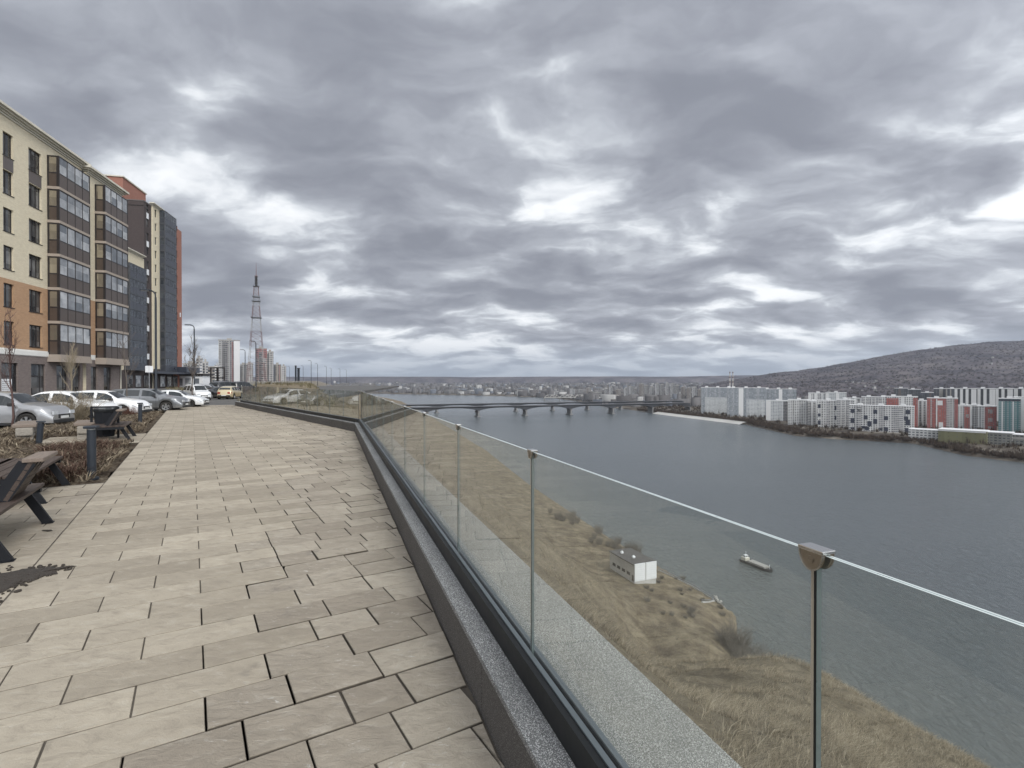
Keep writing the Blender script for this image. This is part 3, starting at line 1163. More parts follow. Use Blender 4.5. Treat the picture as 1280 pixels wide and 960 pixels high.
ior.inputs[3].default_value = 1.5
mx = t_.nodes.new('ShaderNodeMixShader')
# fresnel of a thin sheet: the same from both sides
lw = t_.nodes.new('ShaderNodeLayerWeight')
pw = t_.nodes.new('ShaderNodeMath')
pw.operation = 'POWER'
pw.inputs[1].default_value = 5.0
t_.links.new(lw.outputs['Facing'], pw.inputs[0])
ml = t_.nodes.new('ShaderNodeMath')
ml.operation = 'MULTIPLY_ADD'
ml.inputs[1].default_value = 0.96
ml.inputs[2].default_value = 0.04
t_.links.new(pw.outputs[0], ml.inputs[0])
lw.inputs['Blend'].default_value = 0.5
DUST = True
t_.links.new(ml.outputs[0], mx.inputs[0])
t_.links.new(tr.outputs[0], mx.inputs[1])
t_.links.new(gl.outputs[0], mx.inputs[2])
# film of dust, dried drips and smears; its pale colour also imitates sky reflection
df = t_.nodes.new('ShaderNodeBsdfDiffuse')
df.inputs[0].default_value = (0.5, 0.5, 0.47, 1)
tcd = t_.nodes.new('ShaderNodeTexCoord')
mpd = t_.nodes.new('ShaderNodeMapping')
mpd.inputs['Scale'].default_value = (9, 9, 1.2)
nzd = t_.nodes.new('ShaderNodeTexNoise')
nzd.inputs['Scale'].default_value = 2.0
nzd.inputs['Detail'].default_value = 7
nzd.inputs['Roughness'].default_value = 0.7
mrd = t_.nodes.new('ShaderNodeMapRange')
mrd.inputs['From Min'].default_value = 0.42
mrd.inputs['From Max'].default_value = 0.72
mrd.inputs['To Min'].default_value = 0.022
mrd.inputs['To Max'].default_value = 0.085
t_.links.new(tcd.outputs['Object'], mpd.inputs[0])
t_.links.new(mpd.outputs[0], nzd.inputs['Vector'])
t_.links.new(nzd.outputs['Fac'], mrd.inputs['Value'])
mxd = t_.nodes.new('ShaderNodeMixShader')
t_.links.new(mrd.outputs[0], mxd.inputs[0])
t_.links.new(mx.outputs[0], mxd.inputs[1])
t_.links.new(df.outputs[0], mxd.inputs[2])
t_.links.new(mxd.outputs[0], t_.nodes['Material Output'].inputs['Surface'])
for nd in (fr, geo, ior):
    t_.nodes.remove(nd)
M['glass'] = gt
M['edge'] = plain('polished glass edge', (0.62, 0.68, 0.66), 0.15, 0, var=0.1, scale=60, spec=0.8)
M['edge_dim'] = plain('glass edge at a joint', (0.28, 0.31, 0.30), 0.2, 0, var=0.1, scale=60)
M['edge_film'] = plain('laminate film in the glass edge', (0.12, 0.15, 0.15), 0.3, 0, var=0.1)

KH = 0.273     # kerb top
SH = 0.385     # top of the aluminium shoe
GT = 1.283     # top of the glass


def parapet(origin, direc, length, label, x_start, trim_end=0.0):
    """kerb wall: inner foot at the origin line, outside to the right of it; local x along, local y inward"""
    rz = math.atan2(direc.y, direc.x)
    w = tag(empty('parapet_wall', (origin.x, origin.y, 0), rz, label, 'wall'), kind='thing')
    b = MB()
    # body: upright granite slabs
    x = x_start
    while x < length:
        x1 = min(x + 2.4, length)
        b.bbox(x + 0.002, x1 - 0.002, -0.64, 0, -0.2, KH - 0.028, 0.004)
        x = x1
    b.build('wall_facing', M['granite_side'], w)
    b = MB()
    x = x_start
    while x < length:
        x1 = min(x + 1.2, length)
        b.bbox(x + 0.0015, x1 - 0.0015, -0.115, 0.003, KH - 0.03, KH, 0.003)
        x = x1
    b.build('coping', M['granite_top'], w)
    b = MB()
    x = x_start
    while x < length:
        x1 = min(x + 1.2, length)
        b.bbox(x + 0.0015, x1 - 0.0015, -0.655, -0.175, KH - 0.035, KH - 0.003, 0.004)
        x = x1
    b.build('ledge', M['ledge'], w)
    return w


def balustrade(origin, direc, x0, step, n, label, lo=0.0, hi=0.0):
    """glass panes standing in a shoe, with slim posts and half-round clamps at each joint"""
    rz = math.atan2(direc.y, direc.x)
    r = empty('glass_balustrade', (origin.x, origin.y, 0), rz, label, 'balustrade')
    xa, xb = x0 + lo, x0 + step * n + hi
    b = MB()
    b.box(xa, xb, -0.165, -0.115, KH - 0.02, SH - 0.003)
    b.box(xa, xb, -0.200, -0.1815, KH - 0.02, SH - 0.003)
    b.build('gasket', M['gasket'], r)
    b = MB()
    b.box(xa, xb, -0.1635, -0.1425, SH - 0.0025, SH + 0.004)
    b.box(xa, xb, -0.203, -0.182, SH - 0.0025, SH + 0.004)
    b.build('base_shoe', M['shoe'], r)
    yc = -0.172
    for i in range(n):
        a_ = x0 + i * step + 0.006 + (lo if i == 0 else 0)
        e_ = x0 + (i + 1) * step - 0.006 + (hi if i == n - 1 else 0)
        b = MB()
        h = 0.006
        z0, z1 = KH, GT
        # two large faces and the lower rim
        b.add([(a_, yc + h, z0), (e_, yc + h, z0), (e_, yc + h, z1), (a_, yc + h, z1)], [(0, 3, 2, 1)], 0)
        b.add([(a_, yc - h, z0), (e_, yc - h, z0), (e_, yc - h, z1), (a_, yc - h, z1)], [(0, 1, 2, 3)], 0)
        for (ya, yb, mi) in ((-h, -0.0018, 1), (-0.0018, 0.0018, 2), (0.0018, h, 1)):
            b.add([(a_, yc + ya, z1), (e_, yc + ya, z1), (e_, yc + yb, z1), (a_, yc + yb, z1)], [(0, 1, 2, 3)], mi)
            b.add([(a_, yc + ya, z0), (a_, yc + yb, z0), (a_, yc + yb, z1), (a_, yc + ya, z1)], [(0, 3, 2, 1)], 3 if mi == 1 else 2)
            b.add([(e_, yc + ya, z0), (e_, yc + yb, z0), (e_, yc + yb, z1), (e_, yc + ya, z1)], [(0, 1, 2, 3)], 2)
        b.build('glass_pane', [M['glass'], M['edge'], M['edge_film'], M['edge_dim']], r)
    for i in range(n + 1):
        x = x0 + i * step
        if i == 0 and lo:
            x += lo
        b = MB()
        b.box(x - 0.0052, x - 0.0008, yc - 0.0062, yc + 0.0062, KH, GT - 0.02, 1)
        b.box(x - 0.0008, x + 0.0052, yc - 0.0068, yc + 0.0068, KH, GT - 0.02, 0)
        p = b.build('post', [M['steel'], M['gasket']], r)
        # half-round clamp
        b = MB()
        rr, zt = 0.0262, GT + 0.004
        for (ya, yb, rad_, mi) in ((yc + 0.007, yc + 0.014, rr, 0), (yc - 0.014, yc - 0.007, rr, 0)):
            seg = 18
            pr = [(x + rad_ * 0.93 * math.cos(PI + PI * k / seg), zt - 0.002 + 1.28 * rad_ * math.sin(PI + PI * k / seg)) for k in range(seg + 1)]
            m_ = len(pr)
            vs = [(q[0], ya, q[1]) for q in pr] + [(q[0], yb, q[1]) for q in pr]
            b.add(vs, [tuple(range(m_)), tuple(reversed(range(m_, 2 * m_)))] + [(k, m_ + k, m_ + k + 1, k + 1) for k in range(m_ - 1)], mi)
            # bright rim
            for k in range(seg):
                b.bar((pr[k][0], yb if yb > yc else ya, pr[k][1]), (pr[k + 1][0], yb if yb > yc else ya, pr[k + 1][1]), 0.0026, 0.0026, 1)
        b.bbox(x - 0.0265, x + 0.0265, yc - 0.016, yc + 0.016, zt - 0.002, zt + 0.005, 0.0015, 1)
        cl_ = b.build('clamp', [M['clamp_face'], M['steel']], p)
        b = MB()
        b.lathe([(0.0, 0.0158), (0.003, 0.0158), (0.0032, 0.0166), (0.0064, 0.0164), (0.0067, 0.0135)], 16, 'y', (x, yc, GT - 0.012))
        b.build('screw', M['clamp_face'], p, smooth=40)
    return r


O1 = tc(0, CK)
# post seen at (1022, 690): along = 1.095 ; (655, 565): 2.17
TP = 0.7246
parapet(O1, RD, TCOR + 0.02, 'dark granite kerb wall running along the slope beside the nearest paving', -7.2)
balustrade(O1, RD, TP - 1.446 * 5, 1.446, 16, 'long glass balustrade above the dry grass slope with steel clamps', 0, 0.33)
# second leg: turns away from the slope at the corner
L2 = (END2 - COR).length
parapet(COR, D2v, L2, 'dark granite kerb wall turning off from the corner towards the street', 0.03)
balustrade(COR, D2v, 0.12, 1.446, 14, 'glass balustrade on the farther kerb wall in front of the weedy mound', 0, 0)

# ------------------------------------------------------------------ residential blocks on the street side
def facade_wall(b, u0, u1, z0, z1, y, openings, zones, depth=0.22, reveal=0):
    """a wall sheet facing local -y... pierced by openings, with reveals; zones: [(z_top, material index)]"""
    us = sorted({u0, u1} | {o[0] for o in openings} | {o[1] for o in openings})
    zs = sorted({z0, z1} | {o[2] for o in openings} | {o[3] for o in openings} | {z for z, _ in zones if z0 < z < z1})
    us = [u for u in us if u0 <= u <= u1]
    zs = [z for z in zs if z0 <= z <= z1]
    for i in range(len(us) - 1):
        for j in range(len(zs) - 1):
            mu, mz = (us[i] + us[i + 1]) / 2, (zs[j] + zs[j + 1]) / 2
            if any(o[0] < mu < o[1] and o[2] < mz < o[3] for o in openings):
                continue
            mi = next(m for zt, m in zones if mz < zt)
            b.add([(us[i], y, zs[j]), (us[i + 1], y, zs[j]), (us[i + 1], y, zs[j + 1]), (us[i], y, zs[j + 1])], [(0, 1, 2, 3)], mi)
    for (a, e, c, d) in [o[:4] for o in openings]:
        mi = next(m for zt, m in zones if (c + d) / 2 < zt)
        yi = y + depth
        b.add([(a, y, c), (e, y, c), (e, y, d), (a, y, d), (a, yi, c), (e, yi, c), (e, yi, d), (a, yi, d)],
              [(0, 4, 5, 1), (1, 5, 6, 2), (2, 6, 7, 3), (3, 7, 4, 0)], mi)


def window(parent, a, e, c, d, y, cols=(0.5,), depth=0.22, sill=True, pane='pane', frame='frame_dark', trans=None):
    """frame with mullions, its pane and sill; wall face at y, looking along -y"""
    b = MB()
    yi = y + depth - 0.07
    w = 0.07
    b.box(a, a + w, yi, yi + 0.07, c, d)
    b.box(e - w, e, yi, yi + 0.07, c, d)
    b.box(a + w, e - w, yi, yi + 0.07, c, c + w)
    b.box(a + w, e - w, yi, yi + 0.07, d - w, d)
    for f in cols:
        x = a + (e - a) * f
        b.box(x - 0.05, x + 0.05, yi + 0.002, yi + 0.068, c + w, d - w)
    if trans:
        z = c + (d - c) * trans
        b.box(a + w, e - w, yi + 0.004, yi + 0.066, z - 0.035, z + 0.035)
    f = b.build('window', M[frame], parent)
    b = MB()
    b.box(a + 0.02, e - 0.02, yi + 0.03, yi + 0.045, c + 0.02, d - 0.02)
    b.build('pane', M[pane], f)
    if sill:
        b = MB()
        b.box(a - 0.06, e + 0.06, y - 0.05, y + depth - 0.08, c - 0.05, c - 0.003)
        b.build('sill', M['frame_dark'], f)
    return f


def bay(parent, u0, u1, y, p, z0, h, panel, pane_m, side_m, slab='slab', cols=4, frame='frame_dark', solid=0.42):
    """one storey of a glazed balcony standing p proud of the wall face y"""
    b = MB()
    b.box(u0 - 0.05, u1 + 0.05, y - p - 0.05, y + 0.15, z0, z0 + 0.24)
    part = b.build('balcony', M[slab], parent)
    zl, zm, zt = z0 + 0.243, z0 + 0.243 + (h - 0.243) * solid, z0 + h - 0.003
    b = MB()
    b.box(u0, u1, y - p, y - p + 0.05, zl, zm)
    b.box(u0, u0 + 0.05, y - p + 0.052, y - 0.002, zl, zm)
    b.box(u1 - 0.05, u1, y - p + 0.052, y - 0.002, zl, zm)
    b.build('parapet_panel', M[panel], part)
    b = MB()
    t_ = 0.075
    fr = -0.02
    for i in range(cols + 1):
        x = u0 + (u1 - u0) * i / cols
        ww = 0.10 if i in (0, cols) else 0.045
        b.box(x - ww / 2, x + ww / 2, y - p + fr, y - p + 0.07, zl, zt)
    for z in (zm, zt - t_):
        b.box(u0 - 0.01, u1 + 0.01, y - p + fr * 0.8, y - p + 0.068, z, z + t_)
    for x, s in ((u0, 1), (u1, -1)):
        for yy in (y - p + 0.08, y - 0.10):
            b.box(min(x - 0.018 * s, x + 0.06 * s), max(x - 0.018 * s, x + 0.06 * s), yy - (.05 if yy > y - .2 else 0), yy + 0.12 - (.03 if yy > y - .2 else 0), zl, zt)
        for z in (zm, zt - t_ * 1.5):
            b.box(min(x - 0.015 * s, x + 0.06 * s), max(x - 0.015 * s, x + 0.06 * s), y - p + 0.17, y - 0.10, z, z + t_ * 1.5)
    b.build('glazing_frame', M[frame], part)
    b = MB()
    b.box(u0 + 0.02, u1 - 0.02, y - p + 0.02, y - p + 0.035, zm + 0.01, zt - 0.01)
    b.build('front_pane', M[pane_m], part)
    b = MB()
    b.box(u0 + 0.015, u0 + 0.03, y - p + 0.04, y - 0.004, zm + 0.01, zt - 0.01)
    b.build('side_pane', M[side_m], part)
    b = MB()
    b.box(u1 - 0.03, u1 - 0.015, y - p + 0.04, y - 0.004, zm + 0.01, zt - 0.01)
    b.build('side_pane', M[side_m], part)
    return part


def cornice(b, u0, u1, y, z, mi=0, k=1.0, back=0.5):
    """stepped eaves moulding along a facade, returns at both ends"""
    for (pr, za, zb) in ((0.10, 0, 0.14), (0.22, 0.143, 0.28), (0.40, 0.283, 0.42), (0.60, 0.423, 0.62), (0.48, 0.623, 0.70)):
        b.box(u0 - pr * k, u1 + pr * k, y - pr * k, y + back, z + za * k, z + zb * k, mi)


# local frame of a street facade: x along the facade (away from the camera), -y outward
FDIR = Vector((-150.0, 650.0)).normalized()
FRZ = math.atan2(FDIR.y, FDIR.x)          # local -y is then to the right of travel = towards the promenade
fp = at(62, 46.6)
home = empty('apartment_block', (fp.x, fp.y, 0), FRZ, 'cream and orange brick apartment block with stacked brown glazed balconies', 'apartment block')
FH, G0 = 3.0, 3.72
floors = [G0 + i * FH for i in range(6)]
ops, wins = [], []
cols = [(-5.6, -4.45, 1), (-2.62, -0.98, 2), (-9.2, -7.6, 2), (-12.1, -10.95, 1), (-15.3, -13.7, 2), (-18.6, -17.0, 2), (-21.6, -20.4, 1), (-24.8, -23.2, 2)]
for (a, e, k) in cols:
    for i, z in enumerate(floors):
        c, d = z + 0.78, z + 2.66
        ops.append((a, e, c, d))
        wins.append((a, e, c, d, k))
shop = [(-5.9, -4.0, True), (-2.45, -0.55, False), (1.0, 2.7, False), (3.4, 4.7, False), (-9.6, -7.4, False), (-13.4, -11.2, False), (-17.5, -15.2, False), (-21.5, -19.2, False)]
for (a, e, n) in shop:
    ops.append((a, e, 0.25, 3.05))
b = MB()
Z = [(3.70, 0), (4.22, 1), (9.75, 2), (40, 3)]
facade_wall(b, -27, 5.15, -0.2, 22.62, 0.0, ops, Z)
shop2 = [(6.0, 7.2), (8.4, 9.9)]
facade_wall(b, 5.15, 11.9, -0.2, 22.32, -0.28, [(a, e, 0.25, 3.05) for a, e in shop2], Z)
b.add([(5.15, -0.28, -0.2), (5.15, 0, -0.2), (5.15, 0, 22.3), (5.15, -0.28, 22.3)], [(0, 1, 2, 3)], 3)
for (z0_, z1_, mi) in ((-0.2, 3.7, 0), (3.7, 4.22, 1), (4.22, 9.75, 2), (9.75, 22.0, 3)):
    b.add([(11.9, -0.28, z0_), (11.9, 15, z0_), (11.9, 15, z1_), (11.9, -0.28, z1_)], [(0, 1, 2, 3)], mi)
    b.add([(-27, 0, z0_), (-27, 15, z0_), (-27, 15, z1_), (-27, 0, z1_)], [(3, 2, 1, 0)], mi)
b.add([(-27, 15, -0.2), (11.9, 15, -0.2), (11.9, 15, 22.0), (-27, 15, 22.0)], [(0, 3, 2, 1)], 3)
b.build('wall', [M['brown'], M['white_band'], M['orange'], M['cream']], home)
b = MB()
b.box(-27, 5.1, -0.07, -0.002, 3.75, 4.12)
b.box(5.15, 6.6, -0.35, -0.282, 3.75, 4.12)
b.build('string_course', M['white_band'], home)
b = MB()
cornice(b, -27, 5.05, 0.0, 22.6, k=1.0)
cornice(b, 5.5, 12.1, -0.28, 22.3, k=1.0)
b.build('cornice', M['stucco'], home)
b = MB()
b.box(-26.9, 11.8, 0.45, 14.9, 21.95, 22.6)
b.build('roof', M['tarroof'], home)
for (a, e, c, d, k) in wins:
    window(home, a, e, c, d, 0.0, (0.36, 0.68) if k == 2 else (0.42,))
for (a, e, n) in shop:
    window(home, a, e, 0.25, 3.05, 0.0, (0.72,), sill=False, trans=0.62)
for (a, e) in shop2:
    window(home, a, e, 0.25, 3.05, -0.28, (0.7,), sill=False, trans=0.62)
# dark spandrels between the two top storeys
for (a, e, k) in cols:
    b = MB()
    b.box(a - 0.0, e + 0.0, -0.012, -0.002, floors[4] + 2.70, floors[5] + 0.70)
    b.build('spandrel_panel', M['grey_panel'], home)
for i, z in enumerate(floors):
    bay(home, -0.2, 4.6, 0.0, 0.92, z, FH, 'bronze', 'bay_pane', 'bay_side')
    bay(home, 6.85, 11.5, -0.28, 0.92, z, FH, 'bronze', 'bay_pane', 'bay_side')
# underside shelf of the bays, recessed dark strip beside them
b = MB()
b.box(-0.3, 4.7, -1.02, -0.003, 3.30, 3.715)
b.box(6.75, 11.6, -1.30, -0.285, 3.30, 3.715)
b.build('balcony_base', M['slab'], home)
b = MB()
b.box(4.72, 5.1, -0.03, -0.003, 4.3, 21.6)
b.build('side_panel', M['grey_panel'], home)
for z in floors:
    b = MB()
    b.box(4.78, 5.05, -0.045, -0.032, z + 0.7, z + 2.6)
    b.build('pane', M['pane'], home)
# downpipe, small lamps above the shop windows
b = MB()
b.tube([(11.75, -0.36, 0.1), (11.75, -0.36, 21.8)], 0.06, 8)
b.build('downpipe', M['stucco'], home)
# notice pinned inside the shop window: rows of small grey type, too far to read
b = MB()
b.box(-5.75, -4.55, 0.115, 0.122, 0.35, 1.75)
nt = b.build('notice', M['white_metal'], home)
b = MB()
rr_ = random.Random(9)
for k in range(8):
    x = -5.62
    z = 1.58 - k * 0.155
    while x < -4.75:
        w = 0.05 + rr_.random() * 0.12
        b.box(x, x + w, 0.108, 0.113, z - 0.045, z)
        x += w + 0.05
b.build('notice_print', M['bronze'], nt)

# ---- the taller block beyond
fp2 = at(190, 113.0)
u_of = lambda Y: (Y - 113.0) / FDIR.y
tower = empty('tower_block', (fp2.x, fp2.y, 0), FRZ, 'tall dark brown, cream and red brick block with slate blue glazed bays', 'apartment block')
U = {k: u_of(v) for k, v in dict(lo0=80.0, lo1=109.6, cr0=113.0, cr1=123.2, end=129.2).items()}
b = MB()
ops_b = []
NF = 12
for i in range(NF):
    z = 3.7 + 3.0 * i
    ops_b.append((U['lo1'] + 1.2, U['lo1'] + 2.2, z + 0.75, z + 2.45))
facade_wall(b, U['lo1'], U['cr0'], -0.2, 39.4, 0.0, ops_b, [(99, 0)])
facade_wall(b, U['cr0'], U['cr1'], -0.2, 39.6, -0.3, [(U['cr0'] + 0.9, U['cr0'] + 1.9, 3.7 + 3 * i + 0.75, 3.7 + 3 * i + 2.45) for i in range(NF)], [(4.2, 0), (99, 1)])
ops_r = [(U['cr1'] + 2.4, U['cr1'] + 3.6, 3.7 + 3 * i + 0.75, 3.7 + 3 * i + 2.5) for i in range(NF)]
facade_wall(b, U['cr1'], U['end'], -0.2, 38.6, 0.0, ops_r, [(99, 2)])
facade_wall(b, U['lo0'], U['lo1'], -0.2, 27.2, 0.0, [], [(3.7, 0), (99, 1)])
b.add([(U['lo1'], 0, -0.2), (U['lo1'], 16, -0.2), (U['lo1'], 16, 39.4), (U['lo1'], 0, 39.4)], [(3, 2, 1, 0)], 0)
b.add([(U['end'], 0, -0.2), (U['end'], 16, -0.2), (U['end'], 16, 38.6), (U['end'], 0, 38.6)], [(0, 1, 2, 3)], 2)
b.add([(U['lo0'], 16, -0.2), (U['end'], 16, -0.2), (U['end'], 16, 38.6), (U['lo0'], 16, 38.6)], [(0, 3, 2, 1)], 2)
b.add([(U['lo0'], 0, -0.2), (U['lo0'], 16, -0.2), (U['lo0'], 16, 27.2), (U['lo0'], 0, 27.2)], [(3, 2, 1, 0)], 1)
for x in (U['cr0'], U['cr1']):
    b.add([(x, -0.3, -0.2), (x, 0, -0.2), (x, 0, 39.6), (x, -0.3, 39.6)], [(0, 1, 2, 3) if x == U['cr1'] else (3, 2, 1, 0)], 1)
b.build('wall', [M['dark_brick'], M['cream'], M['red_brick']], tower)
b = MB()
b.box(U['lo0'], U['lo1'] - 0.01, 0.02, 15.9, 26.9, 27.15)
b.box(U['lo1'], U['end'], 0.02, 15.9, 38.3, 38.55)
b.build('roof', M['tarroof'], tower)
b = MB()
b.box(U['lo1'] - 0.05, U['cr0'], -0.06, 0.3, 39.403, 39.6)
b.box(U['lo1'] - 0.06, U['lo1'] + 0.3, 0.303, 16, 39.403, 39.6)
b.build('roof_edging', M['grey_panel'], tower)
b = MB()
cornice(b, U['cr0'] - 0.1, U['cr1'], -0.3, 39.6, k=0.9)
cornice(b, U['lo0'], U['lo1'] - 0.7, 0.0, 27.2, k=0.9)
b.build('cornice', M['stucco'], tower)
b = MB()
b.box(U['lo1'] + 1.5, U['lo1'] + 12, 4.5, 12.5, 38.56, 44.6)
pent = b.build('penthouse', M['red_brick'], tower)
b = MB()
b.box(U['lo1'] + 1.3, U['lo1'] + 12.2, 4.3, 12.7, 44.603, 44.85)
b.build('penthouse_roof', M['stucco'], pent)
for i in range(NF):
    z = 3.7 + 3.0 * i
    o = ops_b[i]
    window(tower, *o, 0.0, (), sill=False)
    window(tower, U['cr0'] + 0.9, U['cr0'] + 1.9, z + 0.75, z + 2.45, -0.3, (), sill=False)
    window(tower, *ops_r[i], 0.0, (0.5,), sill=False)
    bay(tower, u_of(116.2), u_of(122.3), -0.3, 1.1, z, 3.0, 'tint_panel', 'tint_pane', 'tint_pane', slab='frame_grey', cols=6, frame='frame_grey')
    if i < 7:
        bay(tower, u_of(101.2), u_of(108.0), 0.0, 1.1, z, 3.0, 'tint_panel', 'tint_pane', 'tint_pane', slab='frame_grey', cols=5, frame='frame_grey')
# white air-conditioner screens under every other small window
for i in range(NF):
    if i % 2 == 0:
        continue
    b = MB()
    z = 3.7 + 3.0 * i
    b.box(U['lo1'] + 1.2, U['lo1'] + 2.2, -0.03, -0.004, z - 0.5, z + 0.7)
    b.build('air_conditioner_screen', M['white_metal'], tower)
b = MB()
b.box(u_of(109.2), u_of(131.5), -2.6, -0.31, 3.15, 3.6)
b.box(u_of(123.0), u_of(131.5), -3.2, -0.31, 3.603, 4.9)
b.build('entrance_canopy', M['tint_panel'], tower)
for k in range(7):
    u = u_of(102.0) + k * 3.6
    y = -0.31 if U['cr0'] < u < U['cr1'] else -0.01
    b = MB()
    b.box(u, u + 2.5, y - 0.08, y - 0.004, 0.2, 2.8)
    f = b.build('shop_window', M['frame_dark'], tower)
    b = MB()
    b.box(u + 0.12, u + 1.2, y - 0.095, y - 0.083, 0.35, 2.65)
    b.box(u + 1.32, u + 2.38, y - 0.095, y - 0.083, 0.35, 2.65)
    b.build('pane', M['bay_pane'] if k % 3 == 1 else M['pane'], f)
b = MB()
b.box(u_of(124.0), u_of(124.0) + 0.6, -1.46, -1.44, 16.9, 17.9)
b.build('sticker', M['white_metal'], tower)

# ---- white pavilion past the tower
g = at(236, 128)
pav = empty('pavilion', (g.x, g.y, 0), R(8), 'low white pavilion with a dark flat roof beyond the tall brown block', 'pavilion')
b = MB()
b.box(-3.2, 3.2, 0, 5, -0.2, 2.9)
b.build('wall', M['white_metal'], pav)
b = MB()
b.box(-3.5, 3.5, -0.4, 5.3, 2.903, 3.35)
b.build('roof', M['frame_dark'], pav)
b = MB()
for k in range(3):
    b.box(-2.7 + k * 1.9, -1.4 + k * 1.9, -0.03, -0.003, 0.4, 2.2)
b.build('window', M['bay_pane'], pav)

# ------------------------------------------------------------------ distant tower blocks on this bank
FAC = {}
FAC['grey_white'] = facade('grey white panel facade', (0.36, 0.355, 0.345), fw=3.4, wall2=(0.24, 0.235, 0.235), band=0.12)
FAC['pale'] = facade('pale panel facade', (0.44, 0.43, 0.415), fw=3.0, wall2=(0.3, 0.29, 0.285))
FAC['beige'] = facade('beige panel facade', (0.30, 0.275, 0.24), fw=3.6, wall2=(0.21, 0.19, 0.175), band=0.1)
FAC['pinkish'] = facade('pink brown facade', (0.27, 0.215, 0.205), fw=3.2, wall2=(0.36, 0.34, 0.33), wx=(0.15, 0.85))
FAC['redtop'] = facade('dull red facade', (0.24, 0.10, 0.10), fw=3.2, wall2=(0.28, 0.13, 0.12), wx=(0.2, 0.8))
FAC['whitewall'] = facade('white end wall', (0.46, 0.455, 0.44), fw=9.0, wx=(0.44, 0.56), wz=(0.3, 0.75))


def high_rise(px0, px1, ptop, Y, depth, fac, label, group=None, base=0.0, extras=(), turn=0.0, name='high_rise', cat='high-rise', crown=True, colour_roof='conc'):
    g = at((px0 + px1) / 2, Y)
    w = (px1 - px0) / F * Y
    h = zat(ptop, Y) - base
    az = math.atan2(-g.x, g.y)
    e = empty(name, (g.x, g.y, base), az + R(turn), label, cat, group)
    b = MB()
    b.box(-w / 2, w / 2, 0, depth, -2.5, h)
    b.build('wall', fac, e)
    b = MB()
    pw_ = min(0.35, w * 0.02)
    b.box(-w / 2 - pw_, w / 2 + pw_, -pw_, depth + pw_, h + 0.003, h + 0.9)
    r = b.build('roof', M[colour_roof], e)
    if crown:
        b = MB()
        n = max(1, int(w / 22))
        for k in range(n):
            x = -w / 2 + w * (k + 0.5) / n
            ww = min(3.2, w * 0.18)
            b.box(x - ww, x + ww, depth * 0.3, depth * 0.7, h + 0.903, h + 3.6)
        b.build('lift_housing', M[colour_roof], r)
    for ex in extras:
        kind, f0, f1, z0_, z1_, mat_ = ex
        x0, x1 = -w / 2 + w * f0, -w / 2 + w * f1
        b = MB()
        pr = 1.3 if kind == 'balcony_stack' else 0.25
        b.box(x0, x1, -pr, -0.004, h * z0_, h * z1_ - 0.01)
        b.build(kind, mat_, e)
    return e


M['red_panel'] = plain('red facade panel', (0.38, 0.075, 0.06), 0.7, var=0.1, scale=0.2)
M['white_panel'] = plain('white facade panel', (0.60, 0.60, 0.595), 0.7, var=0.1, scale=0.2)
M['navy_panel'] = plain('navy facade panel', (0.035, 0.04, 0.06), 0.6, var=0.2, scale=0.2)
FAC['stack_dark'] = facade('stacked loggias', (0.20, 0.19, 0.185), fw=2.6, wx=(0.08, 0.92), wz=(0.36, 0.95), lit=0.25)
FAC['stack_white'] = facade('white stacked loggias', (0.5, 0.49, 0.48), win=(0.10, 0.11, 0.13), fw=2.4, wx=(0.1, 0.9), wz=(0.42, 0.92), lit=0.45)

high_rise(275, 298.5, 425.5, 760, 16, FAC['grey_white'], 'tall pale high-rise with stacked loggias and a blank white end wall, nearest the lattice mast', extras=(
    ('balcony_stack', 0.20, 0.42, 0.0, 0.97, FAC['stack_dark']), ('balcony_stack', 0.62, 0.68, 0.0, 0.97, FAC['redtop']), ('end_panel', 0.71, 1.0, 0.0, 0.99, M['white_panel'])))
high_rise(320, 333, 436, 720, 16, FAC['pinkish'], 'pinkish high-rise with a dull red top storey standing behind the lattice mast', extras=(
    ('upper_cladding', 0.0, 1.0, 0.72, 0.995, FAC['redtop']), ('balcony_stack', 0.30, 0.55, 0.0, 0.9, FAC['stack_dark'])))
high_rise(333.5, 341.5, 440, 735, 14, FAC['pale'], 'narrow pale high-rise attached beside the red topped tower', extras=(('balcony_stack', 0.15, 0.4, 0, 0.95, FAC['stack_dark']),))
high_rise(342.5, 351, 456, 800, 14, FAC['beige'], 'middle-height greyish block with a dark stair strip, beyond the narrow pale tower', extras=(('stair_strip', 0.05, 0.25, 0, 0.98, M['frame_grey']), ('red_strip', 0.72, 0.8, 0, 0.98, FAC['redtop'])))
high_rise(351.5, 357.5, 458, 840, 14, FAC['pale'], 'small pale block at the edge of the plateau, last of the row', extras=(('balcony_stack', 0.2, 0.5, 0, 0.95, FAC['stack_white']),))
high_rise(299.5, 309, 456, 820, 14, FAC['grey_white'], 'low grey block between the tall pale tower and the lattice mast', extras=(('balcony_stack', 0.1, 0.35, 0, 0.95, FAC['stack_dark']),))
high_rise(308, 316, 454.5, 880, 14, FAC['pale'], 'pale block showing through the feet of the lattice mast')
high_rise(246, 253, 449, 520, 14, FAC['grey_white'], 'grey block with a tall stair shaft beside the white pavilion', extras=(('balcony_stack', 0.55, 0.95, 0, 1.0, FAC['stack_white']),))
high_rise(253.5, 260, 453, 560, 14, FAC['pale'], 'pale block with loggias next to the grey stair shaft block', extras=(('balcony_stack', 0.1, 0.4, 0, 0.95, FAC['stack_dark']),))
high_rise(230, 246, 455, 640, 14, FAC['grey_white'], 'long grey block half hidden behind the white pavilion', extras=(('balcony_stack', 0.1, 0.3, 0, 0.95, FAC['stack_dark']), ('balcony_stack', 0.6, 0.8, 0, 0.95, FAC['stack_dark'])))
high_rise(260.5, 268, 459, 480, 12, FAC['beige'], 'beige block with a dark brown roof storey', extras=(('upper_cladding', 0, 1, 0.8, 0.995, M['grey_panel']),), crown=False)
